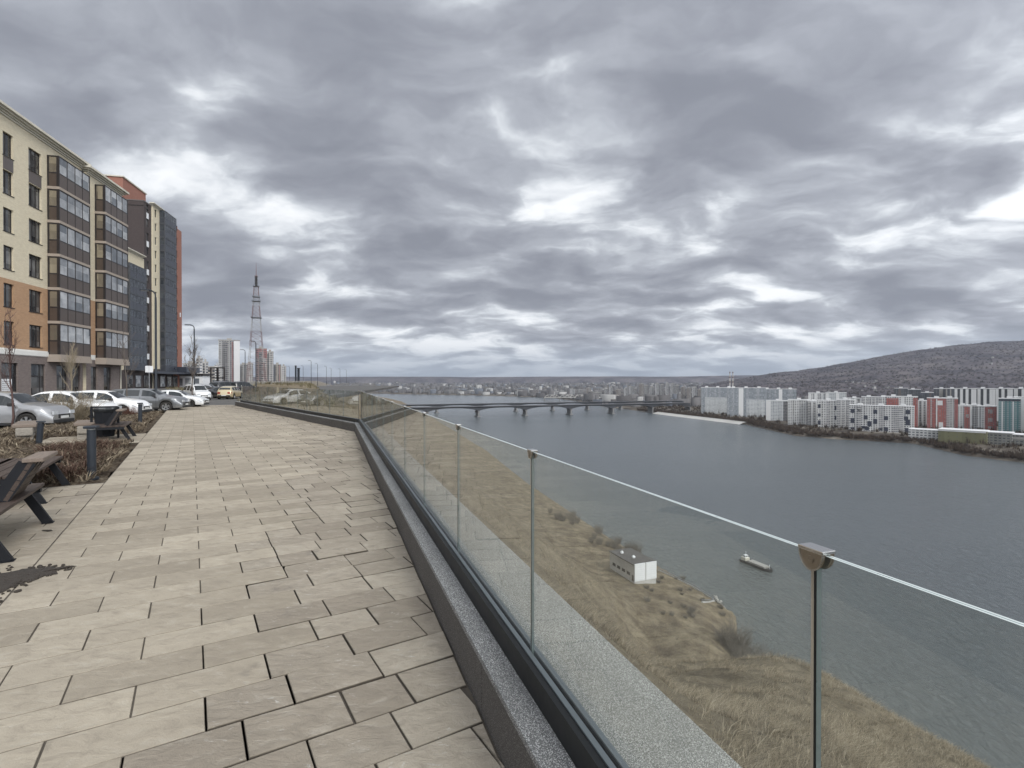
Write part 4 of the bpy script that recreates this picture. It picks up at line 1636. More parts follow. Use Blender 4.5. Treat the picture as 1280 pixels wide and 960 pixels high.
high_rise(268.5, 275, 457, 600, 12, FAC['pale'], 'narrow pale block touching the tall white ended high-rise', colour_roof='gal')

# ------------------------------------------------------------------ lattice broadcasting mast
g = at(320.6, 700)
mast = empty('broadcast_mast', (g.x, g.y, 0), R(20), 'tall red and white lattice broadcasting mast rising behind the high-rises', 'mast')
M['mast_red'] = plain('faded red steel paint', (0.15, 0.085, 0.08), 0.7, var=0.2)
M['mast_white'] = plain('faded white steel paint', (0.30, 0.30, 0.30), 0.7, var=0.15)
hs = [0, 26, 48, 68, 86, 102, 116, 128]
hw = [11.0, 9.0, 7.3, 6.0, 4.9, 4.0, 3.2, 2.6]
for k in range(len(hs) - 1):
    b = MB()
    z0_, z1_, w0, w1 = hs[k], hs[k + 1], hw[k], hw[k + 1]
    th = 0.31 - 0.015 * k
    for sx in (-1, 1):
        for sy in (-1, 1):
            b.bar((sx * w0, sy * w0, z0_), (sx * w1, sy * w1, z1_), th * 1.25)
    n = 3
    for j in range(n):
        f0, f1 = j / n, (j + 1) / n
        za, zb = z0_ + (z1_ - z0_) * f0, z0_ + (z1_ - z0_) * f1
        wa, wb = w0 + (w1 - w0) * f0, w0 + (w1 - w0) * f1
        for q in range(4):
            c0 = [(-1, -1), (1, -1), (1, 1), (-1, 1)][q]
            c1 = [(-1, -1), (1, -1), (1, 1), (-1, 1)][(q + 1) % 4]
            b.bar((c0[0] * wa, c0[1] * wa, za), (c1[0] * wb, c1[1] * wb, zb), th * 0.62)
            b.bar((c1[0] * wa, c1[1] * wa, za), (c0[0] * wb, c0[1] * wb, zb), th * 0.62)
            b.bar((c0[0] * wb, c0[1] * wb, zb), (c1[0] * wb, c1[1] * wb, zb), th * 0.6)
    b.build('lattice_section', M['mast_red'] if k % 2 == 0 else M['mast_white'], mast)
for (z, w) in ((86, 6.2), (108, 5.0), (114, 4.4), (128, 3.6)):
    b = MB()
    b.box(-w, w, -w, w, z, z + 0.5)
    for q in range(4):
        c0 = [(-1, -1), (1, -1), (1, 1), (-1, 1)][q]
        c1 = [(-1, -1), (1, -1), (1, 1), (-1, 1)][(q + 1) % 4]
        b.bar((c0[0] * w, c0[1] * w, z + 1.6), (c1[0] * w, c1[1] * w, z + 1.6), 0.25)
    b.build('platform', M['frame_grey'], mast)
b = MB()
b.tube([(0, 0, 128.5), (0, 0, 142)], [1.3, 1.2], 8)
for z in range(130, 142, 2):
    b.box(-1.8, 1.8, -1.8, 1.8, z, z + 0.7)
b.build('antenna', M['frame_dark'], mast)
b = MB()
b.box(-2.0, 2.0, -2.0, 2.0, 142.01, 142.6)
b.tube([(0, 0, 142.6), (0, 0, 160)], [0.45, 0.2], 6)
b.build('spire', M['mast_red'], mast)

# ------------------------------------------------------------------ the opposite bank
BZ = -80.3


def bankY(ybase, z=BZ):
    return (EYE - z) * F / (ybase - HOR)


FAC['glazed'] = facade('blue grey glazed slab', (0.27, 0.29, 0.31), win=(0.13, 0.15, 0.17), fw=2.8, wx=(0.1, 0.9), wz=(0.3, 0.9), wall2=(0.40, 0.41, 0.42), lit=0.7)
FAC['glazed_pale'] = facade('pale glazed slab', (0.54, 0.55, 0.55), win=(0.17, 0.195, 0.215), fw=3.0, wx=(0.15, 0.85), wz=(0.25, 0.8), lit=0.7)
FAC['white'] = facade('white facade', (0.60, 0.60, 0.59), win=(0.05, 0.055, 0.065), fw=3.3, wx=(0.25, 0.75), wall2=(0.38, 0.38, 0.38))
FAC['dotted'] = facade('white and black facade', (0.58, 0.58, 0.57), win=(0.025, 0.028, 0.03), fw=3.6, wx=(0.2, 0.8), wz=(0.3, 0.75), wall2=(0.42, 0.42, 0.41), lit=0.6)
FAC['greyloggia'] = facade('grey loggia facade', (0.36, 0.355, 0.345), fw=2.8, wx=(0.12, 0.88), wall2=(0.56, 0.555, 0.55))
FAC['red'] = facade('red facade', (0.30, 0.088, 0.075), win=(0.16, 0.13, 0.13), fw=3.2, wx=(0.25, 0.75), wall2=(0.34, 0.125, 0.105), lit=0.5)
FAC['teal'] = facade('teal facade', (0.075, 0.17, 0.18), win=(0.30, 0.33, 0.33), fw=4.5, wx=(0.3, 0.9), wz=(0.3, 0.8), wall2=(0.10, 0.22, 0.23), lit=0.8)
FAC['mint'] = facade('greenish white facade', (0.42, 0.45, 0.43), win=(0.13, 0.15, 0.15), fw=3.0, wx=(0.2, 0.8))
FAC['slate'] = facade('dark slate facade', (0.06, 0.063, 0.072), win=(0.12, 0.13, 0.15), fw=3.2, wall2=(0.10, 0.103, 0.11), wx=(0.3, 0.8))
FAC['striped'] = facade('vertically striped facade', (0.055, 0.057, 0.06), win=(0.05, 0.055, 0.06), fw=3.0, wx=(0.3, 0.7), wall2=(0.07, 0.07, 0.075))
FAC['school'] = facade('white school wall', (0.55, 0.55, 0.54), win=(0.09, 0.10, 0.11), fw=4.5, fh=3.6, wx=(0.15, 0.75), wz=(0.3, 0.75))
FAC['olive'] = facade('olive hall wall', (0.17, 0.165, 0.09), win=(0.10, 0.10, 0.07), fw=9.0, fh=5, wx=(0.4, 0.55), wz=(0.4, 0.6))
FAC['checked'] = facade('grey checked wall', (0.20, 0.20, 0.185), win=(0.06, 0.065, 0.07), fw=4, fh=3.4, wx=(0.2, 0.8), wz=(0.3, 0.7))
FAC['far_grey'] = facade('far grey block', (0.25, 0.245, 0.24), fw=5, fh=3, wall2=(0.17, 0.165, 0.165))
FAC['far_pale'] = facade('far pale block', (0.42, 0.415, 0.41), fw=6, fh=3, wall2=(0.24, 0.235, 0.235), wx=(0.1, 0.9))
FAC['far_brown'] = facade('far brown block', (0.20, 0.18, 0.165), fw=5, fh=3, wall2=(0.27, 0.25, 0.235))
WP, RP, NP_ = M['white_panel'], M['red_panel'], M['navy_panel']
M['pale_roof'] = plain('pale roof parapet', (0.58, 0.58, 0.58), 0.8)


def bank(px0, px1, ptop, pbase, depth, fac, label, extras=(), Y=None, turn=0.0, name='apartment_house', cat='apartment house', **kw):
    Y = Y or bankY(pbase)
    return high_rise(px0, px1, ptop, Y, depth, FAC[fac], label, None, BZ, extras, turn, name, cat, colour_roof=kw.pop('colour_roof', 'pale_roof'), **kw)


def stripes(n, w, m, z0=0.0, z1=0.99, kind='white_strip', start=0.0):
    return tuple((kind, start + k / n, start + k / n + w, z0, z1, m) for k in range(n) if start + k / n + w <= 1.0)


S = 'pale_roof'
bank(878, 917.5, 484.5, 517, 20, 'glazed', 'blue grey glazed slab at the water, nearest the bridge ramp, with a paler lower front', (('lower_front', 0.10, 0.94, 0.0, 0.63, FAC['glazed_pale']),), turn=6)
bank(911, 955, 485, 521, 20, 'glazed', 'blue grey glazed slab with a full-height white stripe', (('white_strip', 0.30, 0.42, 0.0, 0.99, WP), ('lower_front', 0.5, 0.98, 0.0, 0.60, FAC['glazed_pale'])), turn=4)
bank(954, 993, 486.5, None, 18, 'glazed', 'blue grey slab rising behind the shorter pale block, end of the glazed group', (('white_strip', 0.0, 0.08, 0, 0.99, WP), ('white_strip', 0.5, 0.6, 0, 0.99, WP)), Y=1190, turn=3)
bank(959, 985, 501, 526, 18, 'glazed_pale', 'shorter pale block standing in front of the last blue grey slab', (('white_strip', 0.0, 0.2, 0, 0.99, WP), ('loggia_stack', 0.75, 1.0, 0, 0.97, FAC['stack_dark'])))
bank(986.5, 1011, 500, 531, 20, 'dotted', 'white block speckled with scattered black windows', (('loggia_stack', 0.82, 0.98, 0, 0.97, FAC['stack_white']),))
bank(1010.5, 1023.5, 502, 532, 20, 'greyloggia', 'narrow grey white block next to the speckled white block', (('white_strip', 0.3, 0.45, 0, 0.99, WP), ('white_strip', 0.7, 0.85, 0, 0.99, WP)))
bank(1023.5, 1047.5, 501, 534.5, 20, 'dotted', 'white block with tall dark window fields at both sides', (('navy_field', 0.04, 0.16, 0.72, 0.86, NP_), ('navy_field', 0.04, 0.16, 0.40, 0.52, NP_), ('navy_field', 0.04, 0.16, 0.1, 0.26, NP_), ('navy_field', 0.78, 0.92, 0.66, 0.82, NP_), ('navy_field', 0.78, 0.92, 0.30, 0.45, NP_), ('loggia_stack', 0.4, 0.55, 0, 0.97, FAC['stack_white'])))
bank(1047.5, 1066.5, 500, 535.5, 20, 'white', 'plain white block beside the wide white block of dark motifs', stripes(4, 0.12, FAC['stack_white'], kind='loggia_stack', start=0.06))
ex = []
for (f, z0_, z1_) in ((.06, .70, .86), (.06, .30, .50), (.06, .05, .14), (.27, .46, .62), (.24, .1, .2), (.42, .70, .86), (.42, .30, .50), (.33, .2, .4), (.585, .46, .62), (.585, .04, .20), (.29, .04, .18), (.91, .72, .88), (.91, .30, .52), (.90, .04, .2), (.885, .5, .64), (.17, .75, .85), (.5, .06, .16)):
    ex.append(('navy_field', f - .032, f + .032, z0_, z1_, NP_))
ex += [('loggia_stack', .14, .20, 0, .97, FAC['stack_white']), ('loggia_stack', .47, .54, 0, .97, FAC['stack_white']), ('loggia_stack', .66, .84, 0, .97, FAC['stack_white'])]
bank(1067.5, 1134, 507.5, 540, 18, 'white', 'wide white block with a pattern of large dark navy motifs along the shore', tuple(ex), turn=-4)
# second row
bank(1012, 1033, 491.5, None, 18, 'white', 'white topped block behind the speckled white block', stripes(3, 0.12, WP), Y=1120)
bank(1034, 1056, 491, None, 18, 'glazed_pale', 'pale block of the second row, above the white block with dark window fields', stripes(2, 0.15, WP), Y=1100)
bank(1056, 1080, 498, None, 18, 'greyloggia', 'grey white block of the second row above the plain white block', stripes(4, 0.1, WP), Y=1000)
bank(1080, 1110, 496.5, None, 18, 'white', 'white block of the second row beside the red panelled one', stripes(5, 0.08, FAC['stack_white'], kind='loggia_stack'), Y=980)
bank(1110.5, 1143, 496, None, 22, 'white', 'white block with red panels high on its front and a red edge', (('red_field', 0.03, 0.42, 0.45, 0.95, FAC['red']), ('red_field', 0.86, 1.0, 0.0, 0.97, FAC['red']), ('white_strip', 0.5, 0.6, 0, 0.99, WP)), Y=900)
bank(1143.5, 1160.5, 501, 533, 20, 'greyloggia', 'grey white block between two red panelled blocks', stripes(4, 0.1, WP))
bank(1161.5, 1180, 498, 536, 20, 'red', 'bright red block with white squares at its edge', (('white_strip', 0.48, 0.54, 0, 0.98, WP), ('white_field', 0.62, 0.85, 0.0, 0.22, WP), ('white_field', 0.55, 0.82, 0.78, 0.93, WP), ('white_strip', 0.2, 0.25, 0, 0.98, FAC['stack_white'])))
bank(1179.5, 1195, 498, 536.5, 20, 'dotted', 'white block stuck to the bright red one, red at its far edge', (('red_field', 0.8, 1.0, 0, 0.98, FAC['red']), ('loggia_stack', 0.3, 0.5, 0, 0.97, FAC['stack_white'])))
bank(1195.5, 1211, 507, 537, 18, 'white', 'lower white block with one red bay, left of its twin', (('red_field', 0.62, 0.95, 0.05, 0.96, FAC['red']), ('white_field', 0.7, 0.88, 0.5, 0.65, WP)))
bank(1211.5, 1224.5, 507, 537.5, 18, 'greyloggia', 'lower grey white block with a red patch under its roof corner', (('red_field', 0.72, 0.98, 0.55, 0.96, FAC['red']), ('white_strip', 0.2, 0.35, 0, 0.99, WP)))
bank(1225, 1243, 508, 538.5, 18, 'white', 'lower block, half white and half red with white squares', (('red_field', 0.38, 1.0, 0.0, 0.98, FAC['red']), ('white_field', 0.55, 0.78, 0.72, 0.88, WP), ('white_field', 0.55, 0.78, 0.38, 0.52, WP), ('white_field', 0.55, 0.78, 0.1, 0.2, WP)))
bank(1252, 1272, 498.5, 541, 20, 'teal', 'teal block crossed by white bands', (('teal_top', 0.0, 1.0, 0.93, 0.99, M['tint_panel']), ('white_strip', 0.14, 0.2, 0, 0.92, WP), ('white_strip', 0.64, 0.7, 0, 0.92, WP)))
bank(1272.5, 1300, 497, 541.5, 20, 'mint', 'greenish white block beside the teal block', stripes(4, 0.12, WP))
bank(1301, 1340, 500, 546, 20, 'white', 'white block past the greenish white one', stripes(5, 0.1, WP))
# dark and striped towers further from the river
bank(1119.5, 1133, 485.5, None, 20, 'slate', 'dark slate tower against the hill, first of the dark ones', (('grey_strip', .3, .5, 0, .99, M['grey_panel']),), Y=1180)
bank(1133, 1149, 487, None, 20, 'slate', 'dark slate tower with a paler edge, beside the first dark tower', (('white_strip', .02, .12, 0, .99, M['conc']),), Y=1200)
bank(1149, 1169, 491, None, 20, 'slate', 'lower long dark slate block in the gap between dark towers', (('grey_strip', .6, .7, 0, .99, M['grey_panel']),), Y=1210)
bank(1169.5, 1184, 486, None, 20, 'slate', 'dark tower with a stepped roof above the bright red block', (('grey_strip', .35, .6, 0, .99, M['conc']),), Y=1150)
bank(1184, 1196, 486, None, 20, 'slate', 'dark tower with grey stripes next to the striped white tower', stripes(3, .12, M['conc'], kind='grey_strip'), Y=1120)
for (a, e, Yv, lb) in ((1196, 1217, 1030, 'white tower with dark vertical stripes behind the low red and white blocks'), (1217.5, 1240, 1020, 'wider white tower with dark vertical stripes, next along from the first striped one'), (1240.5, 1262, 1040, 'striped black and white tower partly behind the teal block'), (1262.5, 1290, 1035, 'striped black and white tower last in line behind the greenish white block')):
    bank(a, e, 486, None, 20, 'striped', lb, stripes(4, .13, WP, start=0.02) + (('pale_edge', 0.88, 1.0, 0, .99, WP),), Y=Yv)
bank(1291, 1330, 490, None, 20, 'white', 'plain pale tower past the striped towers', stripes(5, .1, WP), Y=1035)
# low public buildings by the shore
bank(1140.5, 1179.5, 538, 549.5, 24, 'school', 'low white school building with dark window bands near the shore', name='school_building', cat='school', crown=False, turn=-8)
bank(1179.5, 1226, 538.5, 553.5, 30, 'olive', 'low olive green hall beside the white school', (('pale_band', 0.0, 0.98, 0.90, 0.985, WP),), name='sports_hall', cat='hall', crown=False, turn=-6)
bank(1225.5, 1259, 541, 555.5, 26, 'checked', 'low grey hall with a checked front, next to the olive hall', name='sports_hall', cat='hall', crown=False, turn=-6)
bank(1259.5, 1290, 544, 557, 24, 'checked', 'low grey building past the checked hall, under the teal block', (('pale_band', 0, .98, .6, .8, M['conc']),), name='sports_hall', cat='hall', crown=False)
# two slender pale masts
for px, lb in ((912.3, 'slender pale mast behind the glazed slabs, the first of two'), (916.0, 'slender pale mast behind the glazed slabs, the second of two')):
    g = at(px, 1750)
    e = empty('chimney', (g.x, g.y, BZ), 0, lb, 'chimney', 'pair of slender masts')
    H = zat(464.5, 1750) - BZ
    b = MB()
    b.tube([(0, 0, 0), (0, 0, H)], [2.6, 1.5], 10)
    b.build('shaft', M['pale_conc'], e)
    b = MB()
    for k in range(3):
        b.lathe([(1.75 + .15 * k, H * (0.95 - .14 * k)), (1.8 + .15 * k, H * (0.99 - .14 * k))], 10)
    b.build('warning_band', M['mast_red'], e)

# pale stone embankment below the glazed slabs
b = MB()
tt = np.linspace(815, 1163, 60)
vs, fs = [], []
for t in tt:
    c0 = float(np.interp(t, FS_T, FS_C))
    for dc, z in ((-9.5, -84.3), (2.0, -80.6), (5.0, -80.45), (5.4, -79.4), (8.0, -79.4), (8.0, -82)):
        p = tc(t, c0 + dc)
        vs.append((p.x, p.y, z))
for i in range(len(tt) - 1):
    for j in range(5):
        fs.append((i * 6 + j, (i + 1) * 6 + j, (i + 1) * 6 + j + 1, i * 6 + j + 1))
b.add(vs, fs)
tag(b.build('embankment', M['pale_conc'], fix=True), kind='structure')

# ------------------------------------------------------------------ bridges
BDIR = Vector((341, 121)).normalized()
BRZ = math.atan2(BDIR.y, BDIR.x)


def bridge(name, P0, spans, label, haunch=9.5, mid=2.4, k0=-5, k1=5, zdeck=-59.0, width=24.0):
    e = empty(name, (P0[0], P0[1], WATER_Z), BRZ, label, 'bridge')
    zd = zdeck - WATER_Z
    b = MB()
    xa, xb = k0 * spans - 30, k1 * spans - 8
    b.box(xa, xb, -width / 2, width / 2, zd - 0.9, zd)
    b.box(xa, xb, -width / 2 - 1.2, -width / 2 + 0.3, zd - 0.7, zd + 0.35)
    b.build('deck', M['bridge_conc'], e)
    b = MB()
    b.box(xa, xb, -width / 2 - 1.15, -width / 2 - 1.05, zd + 1.2, zd + 1.4)
    x = xa
    while x < xb:
        b.box(x, x + 0.15, -width / 2 - 1.14, -width / 2 - 1.06, zd + 0.35, zd + 1.2)
        x += 6
    b.build('parapet_rail', M['frame_grey'], e)
    for k in range(k0, k1):
        b = MB()
        x0, x1 = k * spans, (k + 1) * spans
        n = 20
        for side in (-width / 2 + 3, width / 2 - 3):
            vs, fs = [], []
            for i in range(n + 1):
                f = i / n
                x = x0 + (x1 - x0) * f
                d = mid + (haunch - mid) * abs(2 * f - 1) ** 2.6
                for yy, z in ((side - 1.2, zd - 0.902), (side + 1.2, zd - 0.902), (side + 1.2, zd - 0.9 - d), (side - 1.2, zd - 0.9 - d)):
                    vs.append((x, yy, z))
            for i in range(n):
                for j in range(4):
                    fs.append((i * 4 + j, (i + 1) * 4 + j, (i + 1) * 4 + (j + 1) % 4, i * 4 + (j + 1) % 4))
            b.add(vs, fs)
        b.build('girder', M['bridge_dark'], e, fix=True)
    for k in range(k0, k1 + 1):
        b = MB()
        b.box(k * spans - 1.8, k * spans + 1.8, -width / 2 + 1.2, width / 2 - 1.2, -3, zd - 0.9 - haunch - 1.2)
        b.box(k * spans - 3.2, k * spans + 3.2, -width / 2 + 0.5, width / 2 - 0.5, zd - 0.9 - haunch - 1.197, zd - 0.9 - haunch - 0.01)
        b.box(k * spans - 4.2, k * spans + 4.2, -width / 2 - 1.2, width / 2 + 1.2, -3, 2.5)
        b.build('pier', M['bridge_pier'], e)
    return e


M['bridge_conc'] = plain('bridge deck concrete', (0.085, 0.085, 0.09), 0.9, var=0.15, scale=0.05)
M['bridge_dark'] = plain('dark bridge girder paint', (0.035, 0.037, 0.043), 0.7, var=0.15, scale=0.05)
M['bridge_pier'] = plain('bridge pier concrete', (0.17, 0.168, 0.166), 0.9, var=0.2, scale=0.1)
bridge('road_bridge', (-82, 1236), 120.6, 'dark road bridge with haunched girders crossing the river, the nearer of the two', k0=-6, k1=5)
bridge('road_bridge', (-95, 1420), 112, 'second road bridge running close behind the nearer one', k0=-6, k1=6, haunch=8.0, zdeck=-60.5, width=18)
# lamps along the near bridge
p0 = Vector((-82, 1236))
lm = None
for k in range(26):
    q = p0 + BDIR * (-250 + k * 34)
    if lm is None:
        lm = empty('bridge_lamp', (q.x, q.y, -58.9), BRZ, 'slim lamp post standing on the nearer road bridge', 'lamp post', 'lamp posts on the bridge')
        b = MB()
        b.tube([(0, 0, 0), (0, 0, 10)], [0.28, 0.18], 5)
        b.box(-0.2, 0.2, -2.0, 0, 10, 10.3)
        b.build('pole', M['frame_grey'], lm)
    else:
        c = copy_tree(lm)
        c.location = (q.x, q.y, -58.9)

# truss bridge upstream
Yt = 2250
tb = empty('truss_bridge', (*at(728, Yt).xy, WATER_Z), R(4), 'pale steel truss bridge far upstream beyond the road bridges', 'bridge')
w_ = 330
for s in range(5):
    b = MB()
    L_ = w_ / 5
    x0 = -w_ / 2 + s * L_
    n = 6
    for yy in (-4, 4):
        b.bar((x0, yy, 14), (x0 + L_, yy, 14), 1.3)
        b.bar((x0 + L_ / n, yy, 25), (x0 + L_ - L_ / n, yy, 25), 1.2)
        for i in range(n):
            xa, xb = x0 + L_ * i / n, x0 + L_ * (i + 1) / n
            za, zb = (14, 25) if i % 2 == 0 else (25, 14)
            b.bar((xa, yy, za), (xb, yy, zb), 1.0)
    b.box(x0, x0 + L_, -4, 4, 12.2, 13.3)
    b.build('truss_span', M['pale_conc'], tb)
for s in range(6):
    b = MB()
    x = -w_ / 2 + s * w_ / 5
    b.box(x - 2, x + 2, -5, 5, -3, 12.19)
    b.build('pier', M['bridge_pier'], tb)

# ------------------------------------------------------------------ hazy far city
rc = random.Random(21)


def farbase(x, y):
    t = np.array([x * RD.x + y * RD.y])
    c = np.array([x * RN.x + y * RN.y])
    return float(far_z(t, c, np.array([x]), np.array([y]))[0])


spec = [(742, 752, 491, 2300, 'far_grey'), (755, 760, 486, 2250, 'far_grey'), (761, 766, 484, 2300, 'far_pale'), (770, 776, 487, 2350, 'far_brown'), (780, 785, 485, 2200, 'far_pale'),
        (786, 791, 483, 2250, 'far_pale'), (792, 796, 486, 2300, 'far_grey'), (799, 805, 480, 2150, 'far_brown'), (806, 811, 482, 2250, 'far_grey'), (812, 817, 484, 2150, 'far_pale'), (819, 824, 479.5, 2050, 'far_pale'),
        (825, 830, 481, 2100, 'far_grey'), (832, 836, 479, 2100, 'far_pale'), (838, 843, 480, 2150, 'far_pale'), (844, 849, 482, 2150, 'far_grey'), (851, 857, 484, 1950, 'far_brown'), (858, 864, 485, 1900, 'far_brown'), (865, 871, 484.5, 1900, 'far_pale'), (872, 878, 487, 1750, 'far_brown'),
        (690, 697, 490, 2950, 'far_pale'), (700, 705, 488, 3000, 'far_grey'), (712, 719, 486, 2800, 'far_pale'), (722, 728, 487, 2850, 'far_grey'), (668, 674, 487, 3250, 'far_pale'), (733, 739, 485, 2700, 'far_brown')]
gname = {'far_grey': ('grey high-rise in the hazy city past the bridges', 'grey high-rises in the hazy city'), 'far_pale': ('pale high-rise in the hazy city past the bridges', 'pale high-rises in the hazy city'), 'far_brown': ('brownish high-rise in the hazy city past the bridges', 'brownish high-rises in the hazy city')}
for (a, e_, top, Yv, fc) in spec:
    g = at((a + e_) / 2, Yv)
    high_rise(a, e_, top, Yv, 18, FAC[fc], gname[fc][0], gname[fc][1], base=farbase(g.x, g.y) - 1, name='high_rise', cat='high-rise', colour_roof='conc')
# the countless low roofs behind read as one mass
verts, fcs, mi_ = [], [], []
k = 0
for i in range(3400):
    Yv = 1650 + (rc.random() ** 1.2) * 5600
    px = rc.uniform(470, 900) if rc.random() < 0.8 else rc.uniform(360, 1050)
    g = at(px, Yv)
    t, c = g.x * RD.x + g.y * RD.y, g.x * RN.x + g.y * RN.y
    fs_, ns_ = np.interp(t, FS_T, FS_C), np.interp(t, NS_T, NS_C)
    cl = fs_ < ns_ + 30 and t > 1500
    if not (cl or c > fs_ + 25):
        continue
    if c < 900 and t < 1700:
        continue
    w, d = rc.uniform(10, 60), rc.uniform(10, 20)
    h = rc.choice((5, 7, 9, 15, 16, 16, 28)) * rc.uniform(0.8, 1.2)
    zb = farbase(g.x, g.y) - 2
    rot = rc.uniform(0, PI)
    ca, sa = math.cos(rot), math.sin(rot)
    for (sx, sy, sz) in ((-1, -1, 0), (1, -1, 0), (1, 1, 0), (-1, 1, 0), (-1, -1, 1), (1, -1, 1), (1, 1, 1), (-1, 1, 1)):
        x, y = sx * w / 2, sy * d / 2
        verts.append((g.x + ca * x - sa * y, g.y + sa * x + ca * y, zb + sz * (h + 2)))
    for f in ((4, 5, 6, 7), (0, 1, 5, 4), (1, 2, 6, 5), (2, 3, 7, 6), (3, 0, 4, 7)):
        fcs.append(tuple(k + q for q in f))
    m_ = rc.choices((0, 1, 2, 3), (6, 1.2, 6, 1.5))[0]
    mi_ += [m_] * 5
    k += 8
M['cs0'] = plain('far grey walls', (0.12, 0.115, 0.115), 0.9, var=0.4, scale=0.03)
M['cs1'] = plain('far pale walls', (0.32, 0.315, 0.305), 0.9, var=0.3, scale=0.03)
M['cs2'] = plain('far brown walls', (0.085, 0.08, 0.08), 0.9, var=0.4, scale=0.03)
M['cs3'] = plain('far blue roofs', (0.11, 0.12, 0.14), 0.8, var=0.3, scale=0.03)
tag(np_mesh('low_city', np.array(verts), np.array(fcs), [M['cs0'], M['cs1'], M['cs2'], M['cs3']], mat_idx=np.array(mi_)), kind='stuff')


# leafless thickets on the far shore, seen as one brown mass
def clump_mass(name, pts, mat, seed, blades=26):
    """pts: (x, y, z, radius, height): each a spray of thin upright slivers"""
    r = np.random.default_rng(seed)
    P = np.array(pts)
    n = len(P)
    base = np.repeat(P, blades, 0)
    N = len(base)
    a = r.uniform(0, 2 * PI, N)
    rr = np.sqrt(r.uniform(0, 1, N)) * base[:, 3]
    bx, by = base[:, 0] + np.cos(a) * rr * 0.6, base[:, 1] + np.sin(a) * rr * 0.6
    h = base[:, 4] * r.uniform(0.45, 1.0, N) * np.sqrt(np.clip(1.1 - (rr / base[:, 3]) ** 2, 0.1, 1))
    tx, ty = bx + np.cos(a) * rr * 0.6 + r.normal(0, 0.1, N) * base[:, 3], by + np.sin(a) * rr * 0.6 + r.normal(0, 0.1, N) * base[:, 3]
    wd = base[:, 3] * r.uniform(0.05, 0.14, N)
    w_a = r.uniform(0, 2 * PI, N)
    z0 = base[:, 2] + h * r.uniform(0.0, 0.35, N)
    V = np.empty((N, 3, 3))
    V[:, 0] = np.stack([bx - np.cos(w_a) * wd, by - np.sin(w_a) * wd, z0], 1)
    V[:, 1] = np.stack([bx + np.cos(w_a) * wd, by + np.sin(w_a) * wd, z0 + h * 0.1], 1)
    V[:, 2] = np.stack([tx, ty, base[:, 2] + h], 1)
    tone = np.repeat(r.uniform(0, 1, n), blades * 3) * 0.6 + np.repeat(r.uniform(0, 1, N), 3) * 0.4
    return np_mesh(name, V.reshape(-1, 3), np.arange(N * 3).reshape(-1, 3), mat, attr={'tone': tone})


def twig_mat(name, a, b_):
    t = NT(name)
    tn = t.n('ShaderNodeAttribute', attribute_name='tone').outputs['Fac']
    return t.P(t.mix(tn, a, b_), 0.95, 0, 0.05)


M['thicket'] = twig_mat('leafless thicket', (0.035, 0.027, 0.024), (0.115, 0.09, 0.07))
M['pale_thicket'] = twig_mat('pale leafless thicket', (0.10, 0.085, 0.065), (0.24, 0.21, 0.165))
pts = []
for i in range(2600):
    t = rc.uniform(240, 1300)
    c0 = float(np.interp(t, FS_T, FS_C))
    lo_ = 8 if not 815 < t < 1163 else 16
    d = lo_ + abs(rc.gauss(0, 22))
    p = tc(t, c0 + d)
    z = farbase(p.x, p.y)
    pts.append((p.x, p.y, z, rc.uniform(2.0, 4.5), rc.uniform(3, 8.5)))
tag(clump_mass('shore_thicket', pts, M['thicket'], 4), kind='stuff')
pts = []
for i in range(2600):
    t = rc.uniform(250, 1400)
    c0 = float(np.interp(t, FS_T, FS_C))
    p = tc(t, c0 + rc.uniform(60, 700))
    if p.y < 300:
        continue
    pts.append((p.x, p.y, farbase(p.x, p.y), rc.uniform(2.5, 4.5), rc.uniform(6, 12)))
tag(clump_mass('town_trees', pts, M['thicket'], 6), kind='stuff')
pts = []
for i in range(1500):
    Yv = rc.uniform(1700, 4500)
    g = at(rc.uniform(470, 900), Yv)
    t, c = g.x * RD.x + g.y * RD.y, g.x * RN.x + g.y * RN.y
    if c > np.interp(t, FS_T, FS_C) + 15:
        pts.append((g.x, g.y, farbase(g.x, g.y), rc.uniform(8, 16), rc.uniform(8, 15)))
M['far_twigs'] = twig_mat('far leafless wood', (0.04, 0.038, 0.042), (0.085, 0.08, 0.08))
tag(clump_mass('far_woods', pts, M['far_twigs'], 8), kind='stuff')
# wooded hill foot: crowns large enough to roughen the slope
pts = []
hzf = lambda px, d: float(zh[int(np.clip(np.searchsorted(hpx, px), 0, len(hpx) - 1)), int(np.clip(np.searchsorted(dep, d), 0, len(dep) - 1))])
for i in range(8000):
    px, d = rc.uniform(860, 1500), 1800 + 3200 * rc.random() ** 1.3
    x, y = (px - 640) / F * d, d
    pts.append((x, y, hzf(px, d) - 3, rc.uniform(5, 10), rc.uniform(9, 16)))
M['hill_twigs'] = twig_mat('leafless hill forest', (0.025, 0.022, 0.024), (0.10, 0.084, 0.078))
tag(clump_mass('forest', pts, M['hill_twigs'], 12, 18), kind='stuff')
